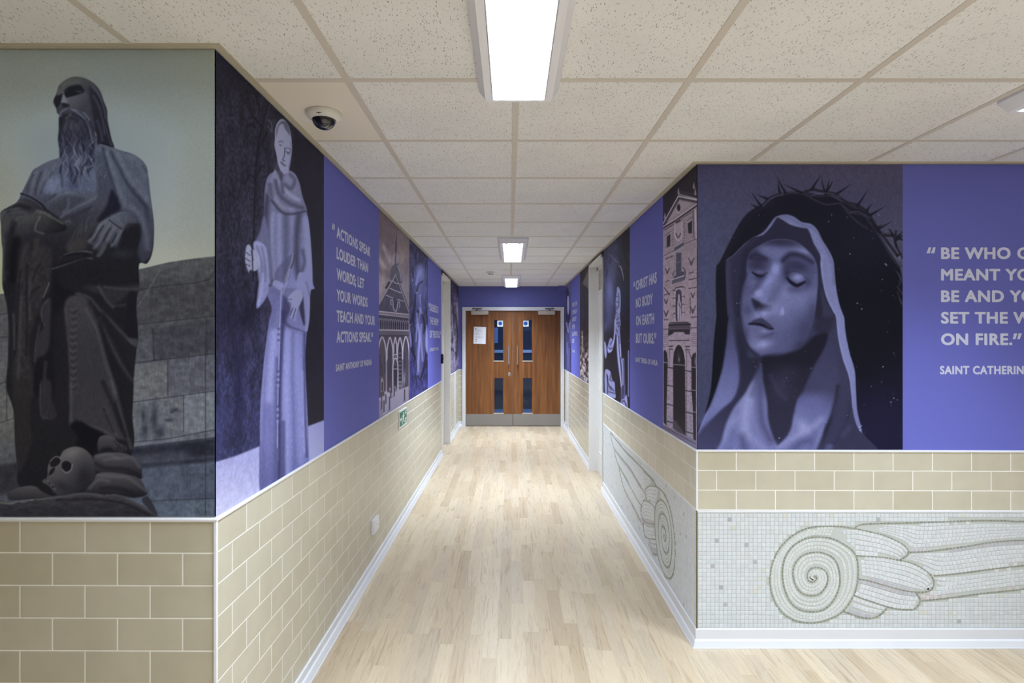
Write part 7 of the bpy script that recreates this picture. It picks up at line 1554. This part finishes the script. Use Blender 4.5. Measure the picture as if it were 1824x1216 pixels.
# ------------------------------------------------------------------ wall vinyls
def print_mat():
    m, n, b = nt('printed_vinyl')
    at = n.nodes.new('ShaderNodeAttribute'); at.attribute_name = 'Print'
    n.links.new(at.outputs['Color'], b.inputs['Base Color']); b.inputs['Roughness'].default_value = .6; b.inputs['Specular IOR Level'].default_value = .10
    return m
M['print'] = print_mat()
M['violet'] = plain('violet_printed_vinyl', VIOLET, .6, spec=.12, var=.015)
def srgb2lin(c): return np.where(c <= .04045, c/12.92, ((np.maximum(c, 0)+.055)/1.055)**2.4)
def panel(name, label, to3, s0, s1, top, bot, nx, ny, painter, group='saint murals', gain=None, dense=None):
    """flat printed sheet; to3(s, z, h); top/bot: z limits (bot may be a function of s)"""
    bf = bot if callable(bot) else (lambda s: bot)
    if painter is None: nx = ny = 1
    S = np.linspace(s0, s1, nx+1)
    if dense: S = np.r_[np.linspace(s0, dense, nx-39), np.linspace(dense, s1, 41)[1:]]
    T = np.linspace(0, 1, ny+1)
    V = np.zeros((ny+1, nx+1, 3))
    for i, s in enumerate(S):
        b = bf(s); z = b+(top-b)*T
        p0 = np.array(to3(s, 0, 0)); V[:, i, 0] = p0[0]; V[:, i, 1] = p0[1]; V[:, i, 2] = z
    idx = np.arange((ny+1)*(nx+1)).reshape(ny+1, nx+1)
    F4 = np.stack([idx[:-1, :-1], idx[:-1, 1:], idx[1:, 1:], idx[1:, :-1]], -1).reshape(-1, 4)
    VV = V.reshape(-1, 3)
    nrm = np.array(to3(s0, 0, 1))-np.array(to3(s0, 0, 0))
    a, b_, c = VV[F4[0, 0]], VV[F4[0, 1]], VV[F4[0, 2]]
    if np.dot(np.cross(b_-a, c-a), nrm) < 0: F4 = F4[:, ::-1]
    # thin edge: a border ring pushed back to the plaster
    ring = np.r_[idx[0, :], idx[1:, -1], idx[-1, :-1][::-1], idx[1:-1, 0][::-1]]
    VB = VV[ring]-nrm*.0028; nb = len(ring); o = len(VV)
    E4 = np.array([(ring[i], ring[(i+1)%nb], o+(i+1)%nb, o+i) for i in range(nb)])
    me = bpy.data.meshes.new(name)
    allv = np.vstack([VV, VB]); allf = np.vstack([F4, E4])
    me.vertices.add(len(allv)); me.vertices.foreach_set('co', allv.ravel())
    me.loops.add(allf.size); me.loops.foreach_set('vertex_index', allf.ravel().astype(np.int32))
    me.polygons.add(len(allf)); me.polygons.foreach_set('loop_start', np.arange(0, allf.size, 4, dtype=np.int32)); me.polygons.foreach_set('loop_total', np.full(len(allf), 4, dtype=np.int32))
    me.update(calc_edges=True)
    me.polygons.foreach_set('use_smooth', [False]*len(me.polygons))
    if painter is not None:
        px = CX+F*allv[:, 0]/allv[:, 1]; py = CY-F*(allv[:, 2]-CAMZ)/allv[:, 1]  # panel points projected through the camera; painters draw at image pixel positions
        col = painter(px, py)                           # print colours as they read on the wall under room light
        lin = srgb2lin(np.clip(col, 0, 1))
        lin = lin/(gain(px, py)*.93)  # inverse of the room light goes into the print colour
        lin = lin*np.minimum(1, .86/np.maximum(lin.max(1), 1e-6))[:, None]
        lin = np.clip(lin, .001, .86)
        ca = me.color_attributes.new('Print', 'FLOAT_COLOR', 'POINT')
        ca.data.foreach_set('color', np.c_[lin, np.ones(len(lin))].astype(np.float32).ravel())
    o = link(name, me, M['print'] if painter is not None else M['violet'])
    tag(o, label, 'mural', group)
    return o
CT = CEIL-.0075
W_F = lambda s, z, h: (XL-s, YL-h, z)                # statue pier, s from the corner leftwards
W_L = lambda s, z, h: (XL+h, s, z)                   # corridor left, s = y
W_R = lambda s, z, h: (xr(s)-h, s, z)                # corridor right, s = y
W_P = lambda s, z, h: (s, YR-h, z)                   # right pier, s = x
zl = lambda Z: XL*F/(1)                              # noqa
def yl(px): return -XL*F/(CX-px)
def yr_(px):
    y = 4.
    for _ in range(20): y = xr(y)*F/(px-CX)
    return y
BL = TRIM_L+.004
b_r = lambda y: trim_zr(y)+.0055
b_lr = CAMZ-.546
FULL = globals().get('PAINTERS', {})
g_ = lambda k: FULL.get(k)
UNI = lambda px, py: np.ones((len(px), 3))
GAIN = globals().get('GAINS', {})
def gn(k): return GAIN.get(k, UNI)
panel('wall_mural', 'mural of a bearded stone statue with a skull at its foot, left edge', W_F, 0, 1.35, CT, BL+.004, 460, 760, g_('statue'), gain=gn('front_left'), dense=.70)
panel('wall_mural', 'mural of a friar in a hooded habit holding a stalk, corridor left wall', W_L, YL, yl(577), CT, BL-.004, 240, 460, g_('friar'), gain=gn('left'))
pv1 = panel('quote_mural', 'violet panel quoting that actions speak louder than words', W_L, yl(577), yl(675), CT, BL-.004, 1, 1, None, 'violet quote panels')
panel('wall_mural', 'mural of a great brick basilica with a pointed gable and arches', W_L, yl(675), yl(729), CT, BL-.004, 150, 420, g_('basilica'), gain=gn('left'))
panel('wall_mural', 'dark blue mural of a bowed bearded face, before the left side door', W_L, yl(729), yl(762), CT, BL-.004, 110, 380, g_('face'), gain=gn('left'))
pv2 = panel('quote_mural', 'violet panel quoting on idleness, beside the left side door', W_L, yl(762), D2A-.013, CT, BL-.004, 1, 1, None, 'violet quote panels')
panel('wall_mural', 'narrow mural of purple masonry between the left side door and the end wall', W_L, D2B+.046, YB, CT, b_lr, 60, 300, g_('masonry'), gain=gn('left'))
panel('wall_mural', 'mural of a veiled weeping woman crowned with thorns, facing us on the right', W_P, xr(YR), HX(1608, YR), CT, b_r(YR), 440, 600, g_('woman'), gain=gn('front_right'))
pv3 = panel('quote_mural', 'violet panel quoting be who God meant you to be, cut by the right edge', W_P, HX(1608, YR), 3.9, CT, b_r(YR)-.004, 1, 1, None, 'violet quote panels')
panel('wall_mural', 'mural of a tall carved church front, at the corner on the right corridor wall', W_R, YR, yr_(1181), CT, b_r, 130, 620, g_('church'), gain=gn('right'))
pv4 = panel('quote_mural', 'violet panel quoting Christ has no body on earth but ours', W_R, yr_(1181), yr_(1122), CT, b_r, 1, 1, None, 'violet quote panels')
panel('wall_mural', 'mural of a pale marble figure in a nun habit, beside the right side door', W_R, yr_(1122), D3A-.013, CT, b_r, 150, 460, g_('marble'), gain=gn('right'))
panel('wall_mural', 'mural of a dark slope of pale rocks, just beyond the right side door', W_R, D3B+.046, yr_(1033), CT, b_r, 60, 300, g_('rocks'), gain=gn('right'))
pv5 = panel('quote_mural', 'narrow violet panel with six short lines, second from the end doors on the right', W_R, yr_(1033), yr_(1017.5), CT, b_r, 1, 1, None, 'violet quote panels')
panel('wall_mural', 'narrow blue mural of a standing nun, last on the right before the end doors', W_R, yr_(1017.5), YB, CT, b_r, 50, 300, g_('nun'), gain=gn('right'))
# words
tl = lambda y0, H0: (lambda u, v, h: (XL+h, y0+u, CAMZ+H0-v))
tr = lambda y0, H0: (lambda u, v, h: (xr(y0-u)-h, y0-u, CAMZ+H0-v))
tp = lambda x0, H0: (lambda u, v, h: (x0+u, YR-h, CAMZ+H0-v))
lettering('quote_lettering', ['ACTIONS SPEAK', 'LOUDER THAN', 'WORDS; LET', 'YOUR WORDS', 'TEACH AND YOUR', 'ACTIONS SPEAK.\u201d'], .0617, .110, .704, 'ACTIONS SPEAK', tl(2.940, .587), pv1, .078)
lettering('name_lettering', ['SAINT ANTHONY OF PADUA'], .0375, .1, .75, 'SAINT ANTHONY OF PADUA', tl(2.925, -.137), pv1)
lettering('quote_lettering', ['IDLENESS IS', 'THE ENEMY', 'OF THE SOUL.\u201d'], .085, .152, .75, 'IDLENESS IS', tl(6.29, .392), pv2, .09)
lettering('name_lettering', ['SAINT BENEDICT OF NURSIA'], .040, .1, .76, 'SAINT BENEDICT OF NURSIA', tl(6.29, -.111), pv2)
lettering('quote_lettering', ['CHRIST HAS', 'NO BODY', 'ON EARTH', 'BUT OURS.\u201d'], .073, .133, .60, 'CHRIST HAS', tr(4.271, .434), pv4, .085)
lettering('name_lettering', ['SAINT TERESA OF AVILA'], .036, .1, .633, 'SAINT TERESA OF AVILA', tr(4.285, -.144), pv4)
lettering('quote_lettering', ['BE WHO GOD', 'MEANT YOU TO', 'BE AND YOU WILL', 'SET THE WORLD', 'ON FIRE.\u201d'], .0605, .1104, .357, 'BE WHO', tp(HX(1676, YR), .466), pv3, .075)
lettering('name_lettering', ['SAINT CATHERINE OF SIENA'], .043, .1, .43, 'SAINT CATHERIN', tp(HX(1674, YR), -.1425), pv3)
lettering('quote_lettering', ['TRUST IN THE', 'COMPASSION', 'AND MERCY', 'OF THE', 'ALL-POWERFUL', 'GOD.\u201d'], .062, .108, .58, 'TRUST IN THE', tr(8.566, .528), pv5, .05)
lettering('name_lettering', ['SAINT RITA'], .04, .1, .34, 'SAINT RITA', tr(8.566, -.175), pv5)

# ------------------------------------------------------------------ world and render look
w = bpy.data.worlds.new('world'); bpy.context.scene.world = w; w.use_nodes = True
w.node_tree.nodes['Background'].inputs[0].default_value = (.8, .85, 1, 1); w.node_tree.nodes['Background'].inputs[1].default_value = .05
sc = bpy.context.scene
sc.view_settings.view_transform = 'Standard'; sc.view_settings.look = 'None'; sc.view_settings.gamma = 1; sc.view_settings.use_curve_mapping = False
sc.view_settings.exposure = EXPOSURE
sc.cycles.max_bounces = 14; sc.cycles.diffuse_bounces = 8; sc.cycles.glossy_bounces = 5
